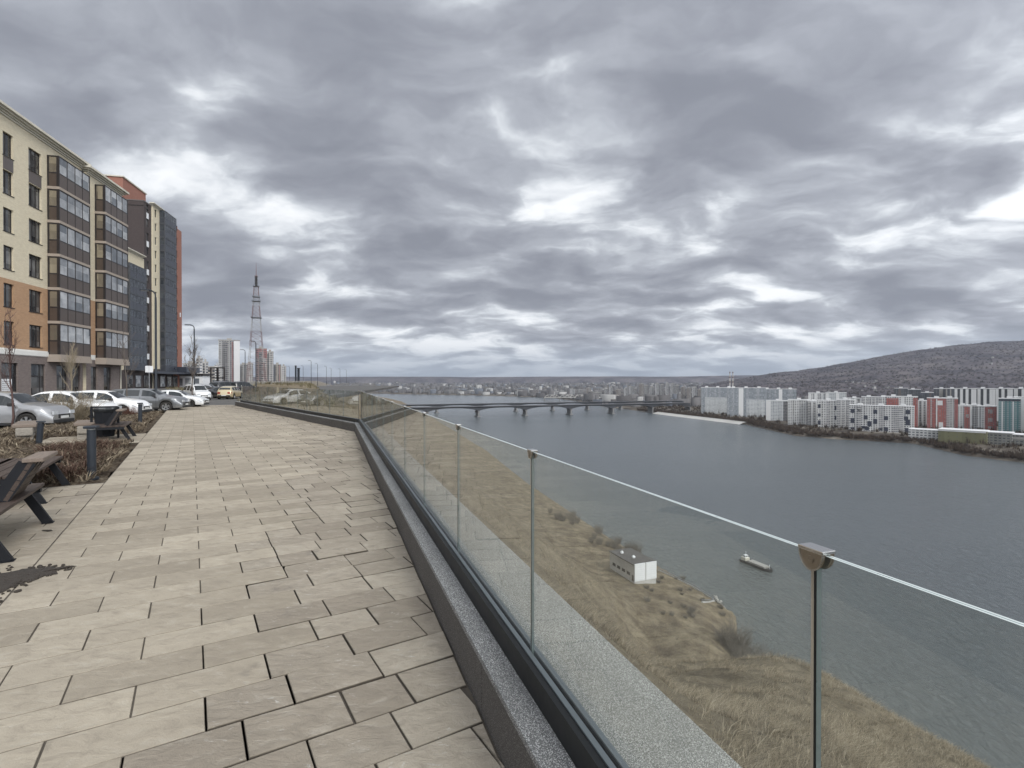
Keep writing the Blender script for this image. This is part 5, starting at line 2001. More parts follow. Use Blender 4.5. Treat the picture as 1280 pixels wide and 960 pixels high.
# small pale houses scattered on the hillside
hs_ = None
for i in range(22):
    px, d = (rc.gauss(1085, 35), rc.uniform(2300, 3000)) if i < 16 else (rc.gauss(1235, 22), rc.uniform(2600, 4200))
    x, y = (px - 640) / F * d, d
    z = hzf(px, d)
    loc = (x, y, z - 1)
    if hs_ is None:
        hs_ = empty('hillside_house', loc, 0.3, 'tiny pale house in the leafless forest on the far hillside', 'house', 'houses on the hillside')
        b = MB()
        b.box(-7, 7, -5, 5, -4, 8)
        b.build('wall', M['cs1'], hs_)
        b = MB()
        b.add([(-7.6, -5.8, 8.01), (7.6, -5.8, 8.01), (7.6, 5.8, 8.01), (-7.6, 5.8, 8.01), (-7.6, 0, 12.5), (7.6, 0, 12.5)], [(0, 1, 5, 4), (2, 3, 4, 5), (0, 4, 3), (1, 2, 5), (0, 3, 2, 1)])
        b.build('roof', M['cs0'], hs_)
    else:
        c = copy_tree(hs_)
        c.location = loc
        c.rotation_euler = (0, 0, rc.uniform(0, PI))
        k_ = rc.uniform(0.5, 0.95)
        c.scale = (k_, k_, k_)

# ------------------------------------------------------------------ boat
sh0, sh1 = gnd(928, 701, WATER_Z), gnd(966, 716.5, WATER_Z)
d_ = (sh1 - sh0)
Lb = d_.length
boat = empty('cargo_boat', ((sh0.x + sh1.x) / 2, (sh0.y + sh1.y) / 2, WATER_Z), math.atan2(d_.y, d_.x), 'small dark hulled cargo boat with a pale deck and white wheelhouse on the river', 'boat')
b = MB()
st = [(-0.5, .80), (-0.46, .95), (-.2, 1), (.2, 1), (.36, .9), (.45, .55), (.5, .06)]
vs, fs = [], []
hb = 2.3
for (f, w) in st:
    sheer = 0.35 * max(0, (f - .1) / .4) ** 2
    for (yy, z) in ((-w * .82, -.6), (-w, 1.15 + sheer), (-w * .94, 1.15 + sheer), (-w * .94, .85 + sheer), (w * .94, .85 + sheer), (w * .94, 1.15 + sheer), (w, 1.15 + sheer), (w * .82, -.6)):
        vs.append((f * Lb, yy * hb, z))
n_ = 8
for i in range(len(st) - 1):
    for j in range(n_):
        fs.append((i * n_ + j, (i + 1) * n_ + j, (i + 1) * n_ + (j + 1) % n_, i * n_ + (j + 1) % n_))
fs.append(tuple(range(n_)))
fs.append(tuple(reversed(range((len(st) - 1) * n_, len(st) * n_))))
b.add(vs, fs)
M['hull'] = plain('dark hull paint', (0.03, 0.032, 0.035), 0.5, var=0.2)
b.build('hull', M['hull'], boat, fix=True)
b = MB()
b.bbox(-Lb * .22, Lb * .33, -1.7, 1.7, 0.9, 1.75, 0.05)
b.build('cargo_hatch', M['conc'], boat)
b = MB()
b.bbox(-Lb * .46, -Lb * .30, -1.3, 1.3, 0.9, 2.3, 0.06)
wh = b.build('deckhouse', M['stucco'], boat)
b = MB()
b.bbox(-Lb * .41, -Lb * .33, -0.9, 0.9, 2.303, 3.4, 0.06)
b.build('wheelhouse', M['white_metal'], wh)
for bx in ((-Lb * .33 + 0.003, -Lb * .33 + 0.03, -.75, .75), (-Lb * .40, -Lb * .34, -.93, -.903), (-Lb * .40, -Lb * .34, .903, .93)):
    b = MB()
    b.box(*bx, 2.7, 3.2)
    b.build('window', M['pane'], wh)
b = MB()
b.tube([(-Lb * .36, 0, 3.4), (-Lb * .36, 0, 5.2)], 0.06, 6)
b.tube([(Lb * .42, 0, 1.2), (Lb * .42, 0, 3.2)], 0.08, 6)
b.build('foremast', M['white_metal'], boat)

# ------------------------------------------------------------------ pump house on the shelf
PZ = -75.4
c0, c1 = gnd(793.5, 728, PZ), gnd(820.5, 723.5, PZ)
fd = (c1 - c0).xy
rz = math.atan2(fd.y, fd.x)
Wp, Lp, Hp = fd.length, 17.5, 6.6
ph = empty('pump_house', (c0.x, c0.y, PZ), rz, 'flat roofed grey pump house with a white panelled end on the shelf above the water', 'building')
b = MB()
b.box(0, Wp, 0, Lp, -3.5, Hp - 0.3)
M['light_conc'] = plain('light painted concrete', (0.46, 0.45, 0.43), 0.85, var=0.15, scale=.3, dirt=((0.25, 0.24, 0.22), 0.5))
b.build('wall', M['light_conc'], ph)
for k in range(2):
    b = MB()
    x0 = -0.05 + k * (Wp / 2 + 0.22)
    b.bbox(x0, x0 + Wp / 2 - .15, -0.28, -0.01, 0.15, Hp + 0.25, 0.03)
    for j in range(1, 8):
        b.box(x0 + 0.06, x0 + Wp / 2 - 0.2, -0.36, -0.281, 0.15 + j * 0.78, 0.27 + j * 0.78)
    b.build('end_panel', M['white_metal'], ph)
b = MB()
b.box(-0.35, Wp + 0.35, 0.0, Lp + 0.35, Hp - 0.297, Hp)
rf = b.build('roof', M['tarroof'], ph)
for (x, y) in ((Wp * .42, Lp * .38), (Wp * .3, Lp * .75)):
    b = MB()
    b.box(x - .45, x + .45, y - .45, y + .45, Hp + .003, Hp + .45)
    b.add([(x - .6, y - .6, Hp + .453), (x + .6, y - .6, Hp + .453), (x + .6, y + .6, Hp + .453), (x - .6, y + .6, Hp + .453), (x, y, Hp + 1.15)], [(0, 1, 4), (1, 2, 4), (2, 3, 4), (3, 0, 4), (3, 2, 1, 0)])
    b.build('roof_vent', M['white_metal'], rf)
for k in range(4):
    b = MB()
    b.box(-0.03, -0.003, 3 + k * 3.4, 5.2 + k * 3.4, 1.4, 2.6)
    b.build('window', M['frame_dark'], ph)
b = MB()
b.box(-0.05, -0.004, 0.6, 1.7, 0, 2.2)
b.build('door', M['bronze'], ph)


def shelf_z(x, y):
    t, c = x * RD.x + y * RD.y, x * RN.x + y * RN.y
    return float(near_z(np.array([t]), np.array([c]))[0])


def fence_run(name, pix, z, label, cat, step=2.4, h=1.1, mat='gal'):
    pts = [gnd(px, py, z) for px, py in pix]
    e = empty(name, (pts[0].x, pts[0].y, 0), 0, label, cat)
    off = Vector((pts[0].x, pts[0].y))
    rail = []
    for a, b_ in zip(pts, pts[1:]):
        n = max(1, int((b_ - a).length / step))
        for i in range(n):
            p = a + (b_ - a) * (i / n)
            rail.append(Vector((p.x - off.x, p.y - off.y, shelf_z(p.x, p.y))))
    p = pts[-1]
    rail.append(Vector((p.x - off.x, p.y - off.y, shelf_z(p.x, p.y))))
    for q in rail:
        b = MB()
        b.box(q.x - .1, q.x + .1, q.y - .1, q.y + .1, q.z - .4, q.z + h)
        b.build('post', M[mat], e)
    b = MB()
    for zz in (h - .05, h * .5):
        for a, c in zip(rail, rail[1:]):
            b.bar(a + Vector((0, 0, zz)), c + Vector((0, 0, zz)), 0.13)
    b.build('rail', M[mat], e)
    b = MB()
    for a, c in zip(rail, rail[1:]):
        b.bar(a + Vector((0, 0, .05)), c + Vector((0, 0, .05)), 0.55, 0.7)
    b.build('foot_wall', M['pale_conc'], e)
    return e


fence_run('railing_fence', [(823, 712), (838, 717), (858, 725), (878, 733), (891, 741), (893, 746), (886, 752), (878, 757.5)], -80, 'grey railing along the outer edge of the shelf by the water', 'fence')
fence_run('wooden_fence', [(793, 690), (800, 695), (808, 700), (817, 708)], -80, 'short grey fence behind the pump house', 'fence', 2.2, 1.4, 'conc')
# riprap stones round the tip of the shelf
b = None
rp = random.Random(4)
stones = []
for i in range(80):
    f = rp.random()
    px = np.interp(f, [0, .4, .75, 1], [894, 903, 907, 903]) + rp.gauss(0, 1.0)
    py = np.interp(f, [0, .4, .75, 1], [746, 757, 769, 780]) + rp.gauss(0, 1.0)
    g = gnd(px, py, WATER_Z + 0.4)
    if b is None or len(stones) < 4:
        b = MB()
        bm = bmesh.new()
        bmesh.ops.create_icosphere(bm, subdivisions=2, radius=0.6)
        for v in bm.verts:
            v.co *= 0.75 + 0.5 * rp.random()
        bm.verts.index_update()
        b.add([v.co.copy() for v in bm.verts], [tuple(v.index for v in f_.verts) for f_ in bm.faces])
        bm.free()
        o = b.build('boulder', M['conc'])
        tag(o, 'pale boulder of the rough stone edge round the tip of the shelf', 'boulder', 'boulders at the tip of the shelf')
        stones.append(o)
    else:
        o = rp.choice(stones).copy()
        COL.objects.link(o)
    o.location = (g.x, g.y, WATER_Z + 0.3)
    o.rotation_euler = (rp.random() * 6, rp.random() * 6, rp.random() * 6)
    s_ = rp.uniform(0.4, 1.2)
    o.scale = (s_, s_, s_ * .8)

# ------------------------------------------------------------------ air
hz_m = bpy.data.materials.new('river haze')
hz_m.use_nodes = True
t_ = hz_m.node_tree
t_.nodes.remove(t_.nodes['Principled BSDF'])
pv = t_.nodes.new('ShaderNodeVolumePrincipled')
pv.inputs['Color'].default_value = (0.76, 0.85, 0.98, 1)
pv.inputs['Density'].default_value = 0.000032
pv.inputs['Anisotropy'].default_value = 0.2
t_.links.new(pv.outputs[0], t_.nodes['Material Output'].inputs['Volume'])
b = MB()
b.box(-24000, 24000, -9600, 9600, -97, 470)
hz_o = tag(b.build('haze', hz_m), kind='stuff')

# ------------------------------------------------------------------ cars
def smooth1(a, k):
    ker = np.ones(k) / k
    return np.convolve(np.pad(a, k // 2, mode='edge'), ker, mode='valid')[:len(a)]


M['car_glass'] = plain('dark car glass', (0.02, 0.024, 0.026), 0.04, 0, var=0.3, scale=1, spec=0.5)
M['tyre'] = plain('dusty tyre rubber', (0.022, 0.02, 0.018), 0.9, var=0.4)
M['rim'] = plain('alloy rim', (0.42, 0.42, 0.42), 0.35, 0.8, var=0.1)
M['dark_rim'] = plain('dark alloy rim', (0.06, 0.06, 0.06), 0.4, 0.6, var=0.1)
M['trim'] = plain('black plastic trim', (0.02, 0.02, 0.021), 0.6, var=0.2)
M['headlight'] = plain('headlight lens', (0.5, 0.52, 0.54), 0.08, 0, var=0.3, scale=8, spec=0.9)
M['taillight'] = plain('red tail light lens', (0.28, 0.015, 0.012), 0.15, 0, var=0.2)
M['plate'] = plain('licence plate', (0.6, 0.6, 0.58), 0.5)


def paint(name, col, metal=0.0, dirt=(0.16, 0.14, 0.11), amt=0.5):
    t = NT(name)
    tco = t.n('ShaderNodeTexCoord')
    z = t.n('ShaderNodeSeparateXYZ', {0: tco.outputs['Object']}).outputs[2]
    g = t.math('MULTIPLY', t.mr(z, 0.55, 0.2), t.mr(t.noise(tco.outputs['Object'], 5, 5, 0.65), 0.3, 0.6))
    c = t.mix(t.math('MULTIPLY', g, amt, clamp=True), col, dirt)
    t.b.inputs['Coat Weight'].default_value = 0.8
    t.b.inputs['Coat Roughness'].default_value = 0.06
    return t.P(c, t.mr(g, 0, 1, 0.3, 0.7), metal)


STY = {
    # top outline and shoulder line as fractions of length (0 = tail, 1 = nose) and metres
    'sedan': dict(L=4.65, W=1.82, top=[(0, .62), (.015, .92), (.05, 1.06), (.16, 1.10), (.22, 1.16), (.36, 1.43), (.46, 1.47), (.56, 1.45), (.64, 1.34), (.735, 1.03), (.80, .98), (.92, .87), (.975, .74), (1, .5)],
                  belt=[(0, .62), (.04, .95), (.3, .96), (.7, .90), (.92, .80), (1, .48)], ws=(.615, .735), rw=(.20, .345), sw=(.26, .70), piv=(.47,), axle=(.185, .81), r=.325),
    'crossover': dict(L=4.45, W=1.84, top=[(0, .65), (.015, 1.0), (.04, 1.12), (.10, 1.34), (.17, 1.52), (.35, 1.60), (.50, 1.60), (.60, 1.52), (.735, 1.12), (.80, 1.07), (.92, .96), (.975, .80), (1, .55)],
                      belt=[(0, .65), (.03, 1.04), (.3, 1.03), (.7, .98), (.92, .88), (1, .52)], ws=(.60, .735), rw=(.035, .13), sw=(.12, .70), piv=(.30, .49), axle=(.19, .80), r=.345),
    'wagon': dict(L=4.75, W=1.87, top=[(0, .7), (.012, 1.1), (.03, 1.25), (.07, 1.5), (.12, 1.62), (.35, 1.69), (.50, 1.68), (.59, 1.60), (.71, 1.20), (.77, 1.13), (.92, 1.04), (.975, .88), (1, .6)],
                  belt=[(0, .7), (.03, 1.1), (.3, 1.10), (.7, 1.06), (.92, .96), (1, .55)], ws=(.585, .705), rw=(.025, .085), sw=(.09, .68), piv=(.27, .47), axle=(.19, .80), r=.365),
    'van': dict(L=4.6, W=1.85, top=[(0, .7), (.01, 1.2), (.03, 1.6), (.06, 1.80), (.2, 1.85), (.5, 1.84), (.66, 1.72), (.80, 1.18), (.86, 1.08), (.95, .98), (.985, .8), (1, .55)],
                belt=[(0, .7), (.02, 1.12), (.3, 1.12), (.75, 1.05), (.94, .92), (1, .52)], ws=(.66, .80), rw=(.015, .05), sw=(.07, .76), piv=(.30, .52), axle=(.18, .82), r=.335),
}


def car(name, pos, rz, style, body_mat, label, rim='rim', cat='car', plate=True):
    S_ = STY[style]
    L, W = S_['L'], S_['W']
    e = empty(name, (pos[0], pos[1], -0.50), rz, label, cat, None)
    ax = [a * L for a in S_['axle']]
    r = S_['r']
    xs = np.unique(np.concatenate([np.linspace(0, L, 60), [a + r * 1.16 * k for a in ax for k in np.linspace(-1, 1, 17)], [0.01, 0.03, L - 0.01, L - 0.03]]))
    fx = xs / L
    dense = np.linspace(0, 1, 401)
    zt = np.interp(fx, dense, smooth1(np.interp(dense, *zip(*S_['top'])), 13))
    zb = np.interp(fx, dense, smooth1(np.interp(dense, *zip(*S_['belt'])), 9))
    zb = np.minimum(zb, zt - 0.03)
    zl = np.full(len(xs), 0.24)
    zl = np.where(fx < .05, .34, zl)
    for a in ax:
        dd = np.abs(xs - a)
        arch = r + np.sqrt(np.maximum((r * 1.15) ** 2 - dd ** 2, 0))
        zl = np.where(dd < r * 1.15, np.maximum(zl, arch), zl)
    w = W / 2 * (1 - 0.20 * np.clip((np.abs(fx - .5) - .36) / .14, 0, 1) ** 2.2)
    cab = np.clip((zt - zb) / 0.42, 0, 1)
    k = np.clip((zt - zb) / .18, 0, 1)
    yr = w * (0.90 - 0.20 * cab)
    zm = np.maximum(zl + .02, .62 * (zb - .24) + .24)
    sec = []
    for i in range(len(xs)):
        lo_ = zl[i]
        sh = lo_ + (zb[i] - lo_) * .86
        mid = lo_ + (zb[i] - lo_) * .5
        half = [(0, lo_), (.86 * w[i], lo_), (.975 * w[i], lo_ + .03), (w[i], mid), (.985 * w[i], sh), (.935 * w[i], zb[i]),
                (yr[i], zb[i] + (zt[i] - zb[i]) * (.62 + .26 * k[i])), (yr[i] * .88, zt[i] - .012 * k[i]), (yr[i] * .5, zt[i] + .012), (0, zt[i] + .02)]
        sec.append(half)
    n = 18
    vs, fs = [], []
    for i, h in enumerate(sec):
        ring = [(-y, z) for y, z in h] + [(y, z) for y, z in reversed(h[1:-1])]
        for (y, z) in ring:
            vs.append((xs[i] - L / 2, y, z))
    for i in range(len(xs) - 1):
        for j in range(n):
            fs.append((i * n + j, i * n + (j + 1) % n, (i + 1) * n + (j + 1) % n, (i + 1) * n + j))
    fs.append(tuple(range(n)))
    fs.append(tuple(reversed(range((len(xs) - 1) * n, len(xs) * n))))
    b = MB()
    b.add(vs, fs)
    body = b.build('body', body_mat, e, smooth=38, fix=True)

    def P(i, j, s=1):
        y, z = sec[i][j]
        return Vector((xs[i] - L / 2, -s * y, z))

    def idx(f0, f1):
        return [i for i in range(len(xs)) if f0 <= fx[i] <= f1]
    # side windows between shoulder and roof rail, split by the pillars
    for s in (1, -1):
        cuts = [S_['sw'][0]] + list(S_['piv']) + [S_['sw'][1]]
        for a, c in zip(cuts, cuts[1:]):
            ii = idx(a + .008, c - .008)
            ii = [i for i in ii if zt[i] - zb[i] > .16]
            if len(ii) < 2:
                continue
            b = MB()
            v2, f2 = [], []
            for i in ii:
                p, q = P(i, 5, s), P(i, 6, s)
                for f in (.10, .92):
                    m = p.lerp(q, f)
                    v2.append((m.x, m.y - s * .010, m.z + .004))
            for q in range(len(ii) - 1):
                f2.append((2 * q, 2 * q + 2, 2 * q + 3, 2 * q + 1) if s > 0 else (2 * q, 2 * q + 1, 2 * q + 3, 2 * q + 2))
            b.add(v2, f2)
            b.build('side_window', M['car_glass'], e)
    for nm, (a, c) in (('windscreen', S_['ws']), ('rear_window', S_['rw'])):
        ii = idx(a, c)
        b = MB()
        v2, f2 = [], []
        sg = 1 if nm == 'windscreen' else -1
        for i in ii:
            for q in (P(i, 7), P(i, 8), P(i, 9), P(i, 8, -1), P(i, 7, -1)):
                v2.append((q.x + .008 * sg, q.y * .99, q.z + .012))
        for q in range(len(ii) - 1):
            for j in range(4):
                f2.append((q * 5 + j, (q + 1) * 5 + j, (q + 1) * 5 + j + 1, q * 5 + j + 1))
        b.add(v2, f2)
        b.build(nm, M['car_glass'], e, fix=True)
    # lamps wrap round the corners
    for s in (1, -1):
        for nm, (a, c), mt, (lo_, hi_) in (('headlight', (.90, .988), 'headlight', (.55, .95)), ('taillight', (.006, .055), 'taillight', (.45, .95))):
            ii = idx(a, c)
            b = MB()
            v2, f2 = [], []
            for i in ii:
                p, q = P(i, 3, s), P(i, 4, s)
                for f in (lo_, hi_):
                    m = p.lerp(q, f)
                    v2.append((m.x + (.012 if nm == 'headlight' else -.012), m.y - s * .012, m.z))
            # turn in across the end face
            i = ii[-1] if nm == 'headlight' else ii[0]
            for f in (lo_, hi_):
                m = P(i, 3, s).lerp(P(i, 4, s), f)
                xx = (L / 2 + .012) if nm == 'headlight' else (-L / 2 - .012)
                v2 += [] if nm == 'headlight' else []
            for q in range(len(ii) - 1):
                f2.append((2 * q, 2 * q + 2, 2 * q + 3, 2 * q + 1))
            b.add(v2, f2)
            x_end = L / 2 if nm == 'headlight' else -L / 2
            yw = w[-1 if nm == 'headlight' else 0]
            zz = sec[-1 if nm == 'headlight' else 0]
            z_a, z_b = (.56, .70) if nm == 'headlight' else (.62, .80)
            sgn = 1 if nm == 'headlight' else -1
            b.box(min(x_end - .05 * sgn, x_end + .015 * sgn), max(x_end - .05 * sgn, x_end + .015 * sgn), min(-s * yw * .95, -s * yw * .55), max(-s * yw * .95, -s * yw * .55), z_a * S_['belt'][-2][1] / .8, z_b * S_['belt'][-2][1] / .8)
            b.build(nm, M[mt], e)
    # bumpers, grille, sills, underside
    b = MB()
    b.box(L / 2 - .1, L / 2 + .02, -w[-1] * .5, w[-1] * .5, .46, .62)
    b.build('grille', M['trim'], e)
    b = MB()
    b.bbox(L / 2 - .2, L / 2 + .025, -w[-1] * .93, w[-1] * .93, .24, .40, .03)
    b.build('front_bumper', M['trim'], e)
    b = MB()
    b.bbox(-L / 2 - .03, -L / 2 + .2, -w[0] * .95, w[0] * .95, .32, .52, .03)
    b.build('rear_bumper', M['trim'] if style != 'sedan' else body_mat, e)
    b = MB()
    b.box(.08 * L - L / 2, .93 * L - L / 2, -W * .40, W * .40, .2, .62)
    for s in (-1, 1):
        b.box(ax[0] + r * 1.2 - L / 2, ax[1] - r * 1.2 - L / 2, min(s * W * .46, s * W * .492), max(s * W * .46, s * W * .492), .2, .31)
    b.build('underbody', M['trim'], e)
    if plate:
        for x in (L / 2 + .026, -L / 2 - .045):
            b = MB()
            b.box(min(x, x + .012), max(x, x + .012), -.26, .26, .44, .55)
            b.build('licence_plate', M['plate'], e)
    for s in (-1, 1):
        b = MB()
        i = int(np.argmin(np.abs(fx - (S_['ws'][1] - .04))))
        y0 = sec[i][5][0]
        b.bbox(xs[i] - L / 2 - .1, xs[i] - L / 2 + .06, min(s * (y0 + .04), s * (y0 + .24)), max(s * (y0 + .04), s * (y0 + .24)), zb[i] + .02, zb[i] + .17, .03)
        b.box(xs[i] - L / 2 - .03, xs[i] - L / 2 + .02, min(s * (y0 - .06), s * (y0 + .06)), max(s * (y0 - .06), s * (y0 + .06)), zb[i] + .03, zb[i] + .07)
        b.build('mirror', M['trim'], e)
        for f in (S_['piv'][0] + .04, S_['piv'][-1] + .05 + (.15 if len(S_['piv']) == 1 else 0)):
            i = int(np.argmin(np.abs(fx - f)))
            if f > .69:
                continue
            b = MB()
            y0 = sec[i][4][0]
            zc_ = sec[i][4][1] - .03
            b.bbox(xs[i] - L / 2 - .1, xs[i] - L / 2 + .1, min(s * (y0 - .005), s * (y0 + .03)), max(s * (y0 - .005), s * (y0 + .03)), zc_, zc_ + .035, .008)
            b.build('door_handle', body_mat, e)
            # shut line in front of the handle
        for f in list(S_['piv']) + [S_['sw'][1] + .005]:
            i = int(np.argmin(np.abs(fx - f)))
            b = MB()
            pts_ = [P(i, j, -s) for j in (2, 3, 4, 5)]
            pts_[0] = Vector((pts_[0].x, pts_[0].y, max(.33, pts_[0].z)))
            for p_, q_ in zip(pts_, pts_[1:]):
                b.bar(p_, q_, .012, .012)
            b.build('shut_line', M['trim'], e)
        for a in ax:
            b = MB()
            yo = s * (W / 2 - .015)
            yi = s * (W / 2 - .22)
            prof = [(r * .62, 0), (r * .66, .012), (r * .9, .02), (r * .985, .0), (r, -.04), (r, -.16), (r * .9, -.19), (r * .5, -.19)]
            prof = [(q[0], yo + s * q[1]) for q in prof]
            b.lathe(prof, 28, 'y', (a - L / 2, 0, r))
            wh_ = b.build('wheel', M['tyre'], e, smooth=40, fix=True)
            b = MB()
            yc = yo - s * .02
            b.lathe([(r * .55, yc - s * .03), (r * .60, yc + s * .02), (r * .66, yc + s * .028), (r * .66, yc - s * .02)], 28, 'y', (a - L / 2, 0, r))
            b.lathe([(0, yc + s * .02), (r * .12, yc + s * .02), (r * .14, yc - s * .03)], 14, 'y', (a - L / 2, 0, r))
            for q in range(5):
                th = 2 * PI * q / 5 + .3
                for dth in (-.16, .16):
                    b.bar((a - L / 2 + math.cos(th + dth * .3) * r * .1, yc, r + math.sin(th + dth * .3) * r * .1), (a - L / 2 + math.cos(th + dth) * r * .6, yc + s * .008, r + math.sin(th + dth) * r * .6), .055, .035, up=(0, 1, 0))
            b.build('rim', M[rim], wh_, smooth=40, fix=True)
            b = MB()
            b.lathe([(0.0, yc - s * .05), (r * .62, yc - s * .05)], 24, 'y', (a - L / 2, 0, r))
            b.build('brake_disc', M['trim'], wh_)
    return e


M['silver'] = paint('silver grey car paint', (0.33, 0.33, 0.335), 0.5)
M['white_car'] = paint('white car paint', (0.76, 0.76, 0.755), amt=0.75)
M['white_car_clean'] = paint('clean white car paint', (0.80, 0.80, 0.80), amt=0.4)
M['grey_car'] = paint('mid grey car paint', (0.17, 0.175, 0.18), 0.6)
M['off_white'] = paint('off white car paint', (0.66, 0.665, 0.66), 0.1)
M['black_car'] = paint('black car paint', (0.018, 0.018, 0.02))
M['gold_car'] = paint('pale gold car paint', (0.50, 0.42, 0.27), 0.4)
HEAD = math.atan2(FDIR.x * -1, FDIR.y)       # noses towards the promenade, square to the facades


def park(px, Y, style, mat_, label, dx=0.0, turn=0.0, rim='rim', name='parked_car'):
    """place by the middle of the front bumper"""
    g = at(px, Y)
    rz = math.atan2(.225, .974) + R(turn)
    L = STY[style]['L'] * 0.80
    c = Vector((g.x, g.y)) - Vector((math.cos(rz), math.sin(rz))) * L / 2
    return car(name, c, rz, style, M[mat_], label, rim)


K = 0.80


def sized(e, kz=1.0, k=K):
    e.scale = (k, k, k * kz)
    e.location.z = -0.06
    return e


sized(park(80, 18.4, 'crossover', 'silver', 'silver grey car nearest in the parked row, behind the bare reddish sapling', turn=-2))
sized(park(143, 21.7, 'sedan', 'white_car', 'dirty white sedan behind the dry bush, between the silver and the cleaner white car', turn=-1), 1.06)
sized(park(183, 24.6, 'crossover', 'white_car_clean', 'clean bright white hatchback beside the grey estate car', rim='dark_rim'), .95)
sized(park(233, 29.0, 'wagon', 'grey_car', 'grey estate car with silver five spoke wheels', turn=1), .925)
sized(park(258, 32.6, 'sedan', 'off_white', 'off white sedan, farthest nose in the parked row, past the grey estate', turn=2, rim='dark_rim'), .93)
for (px, Y, rz_, st_, mt_, k_, lb) in (
        (246, 45, -40, 'van', 'off_white', .72, 'off white people carrier standing behind the nose-in row'),
        (256, 51, 12, 'van', 'silver', .74, 'silver van with dark rear windows, side on beyond the parked row'),
        (272, 50, 65, 'sedan', 'black_car', .74, 'black sedan next to the pale gold car'),
        (288, 48, 100, 'crossover', 'gold_car', .74, 'pale gold car seen from behind at the end of the promenade'),
        (282, 64, 80, 'wagon', 'black_car', .95, 'black off-road car standing beyond the pale gold car'),
        (303, 66, 80, 'van', 'black_car', .85, 'black van beyond the end of the glass balustrade')):
    g = at(px, Y)
    sized(car('parked_car', (g.x, g.y), R(rz_), st_, M[mt_], lb), 1.0, k_)

# ------------------------------------------------------------------ street lamps


def lamp_at(px, Y, H, label=None, group=None, proto=None, arm=PI):
    g = at(px, Y)
    if proto is not None:
        e = copy_tree(proto)
        e.location = (g.x, g.y, -0.06)
        e.scale = (H / proto['h'],) * 3
        tag(e, label, None, group)
        return e
    e = empty('street_lamp', (g.x, g.y, -0.06), arm, label, 'street lamp', group)
    e['h'] = H
    b = MB()
    b.lathe([(0.16, 0), (0.16, .02), (0.085, .03), (0.085, 1.1), (0.06, 1.15), (0.052, H - .35)], 14)
    b.build('pole', M['dark_post'], e, smooth=40)
    b = MB()
    b.tube([(0, 0, H - .36), (0.02, 0, H - .16), (.1, 0, H - .05), (.2, 0, H), (.3, 0, H + .01)], .04, 8)
    b.build('arm', M['dark_post'], e, smooth=40)
    b = MB()
    b.bbox(.24, .74, -.1, .1, H - .01, H + .06, .02)
    hd = b.build('lamp_head', M['dark_post'], e)
    b = MB()
    b.box(.30, .70, -.07, .07, H - .018, H - .011)
    b.build('lens', M['lamp_glass'], hd)
    return e


L1 = lamp_at(195, 28.6, 6.6, 'dark street lamp in front of the grey estate car, tallest in view', arm=R(195))
lamp_at(243, 50, 7.0, 'dark street lamp beside the bare sapling at the end of the car row', None, L1)
lamp_at(306.5, 88, 6.9, 'dark street lamp just short of the lattice mast, the smaller of two', None, L1)
lamp_at(320, 69, 6.9, 'dark street lamp standing in front of the lattice mast', None, L1)
for px, Y in ((389, 150), (397, 190), (408, 240), (414, 300), (425, 330), (433, 380), (379, 230), (362, 250)):
    lamp_at(px, Y, 7.5 + (Y - 150) * .01, 'tiny distant lamp post along the edge of the plateau', 'distant lamp posts on the plateau', L1)

# dark advertising pylons beyond the mound
for px, Y, H, w, lb in ((369.7, 150, 6.0, .34, 'slim dark pylon beyond the grassy mound, taller of the pair'), (373.2, 150, 5.3, .55, 'dark pylon beyond the grassy mound, shorter and thicker of the pair')):
    g = at(px, Y)
    e = empty('pylon', (g.x, g.y, -.2), 0, lb, 'pylon', None)
    b = MB()
    b.bbox(-w / 2, w / 2, -.25, .25, 0, H, .05)
    b.build('column', M['dark_post'], e)
    b = MB()
    b.bbox(-w * .6, w * .6, -.35, .35, H + .003, H + .2, .03)
    b.build('cap', M['frame_dark'], e)
# frames of an unfinished stall by the street
for px, Y, lb in ((268, 95, 'dark open steel frame by the street, in line with the black sedan'), (276, 95, 'dark open steel frame by the street, above the gold car')):
    g = at(px, Y)
    e = empty('steel_frame', (g.x, g.y, -.06), 0, lb, 'steel frame')
    for x in (-.65, .65):
        b = MB()
        b.bar((x, 0, 0), (x, 0, 4.0), .2)
        b.build('upright', M['frame_dark'], e)
    for z in (2.2, 4.05):
        b = MB()
        b.bar((-.75, 0, z), (.75, 0, z), .2)
        b.build('crossbar', M['frame_dark'], e)
# long pale concrete fence at the back of the mound
g0, g1 = at(310, 84), at(381, 148)
d_ = g1 - g0
e = empty('concrete_fence', (g0.x, g0.y, -.3), math.atan2(d_.y, d_.x), 'long low grey concrete panel fence at the back of the mound', 'fence')
n = 26
Lf = d_.length
for k in range(n):
    b = MB()
    b.box(k * Lf / n + .1, (k + 1) * Lf / n - .1, -.05, .05, 0, 1.75 - .002 * k)
    b.build('panel', M['conc'], e)
    b = MB()
    b.bar((k * Lf / n, 0, 0), (k * Lf / n, 0, 1.9), .2)
    b.build('post', M['conc'], e)
# small traffic sign in front of the tall block
g = at(186.5, 52)
e = empty('road_sign', (g.x, g.y, -.06), R(20), 'white square road sign on a thin post before the blue glazed bays', 'road sign')
b = MB()
b.tube([(0, 0, 0), (0, 0, 3.2)], .035, 8)
b.build('post', M['gal'], e)
b = MB()
b.bbox(-.33, .33, -.03, 0.01, 2.5, 3.15, .008)
b.build('plate', M['white_metal'], e)

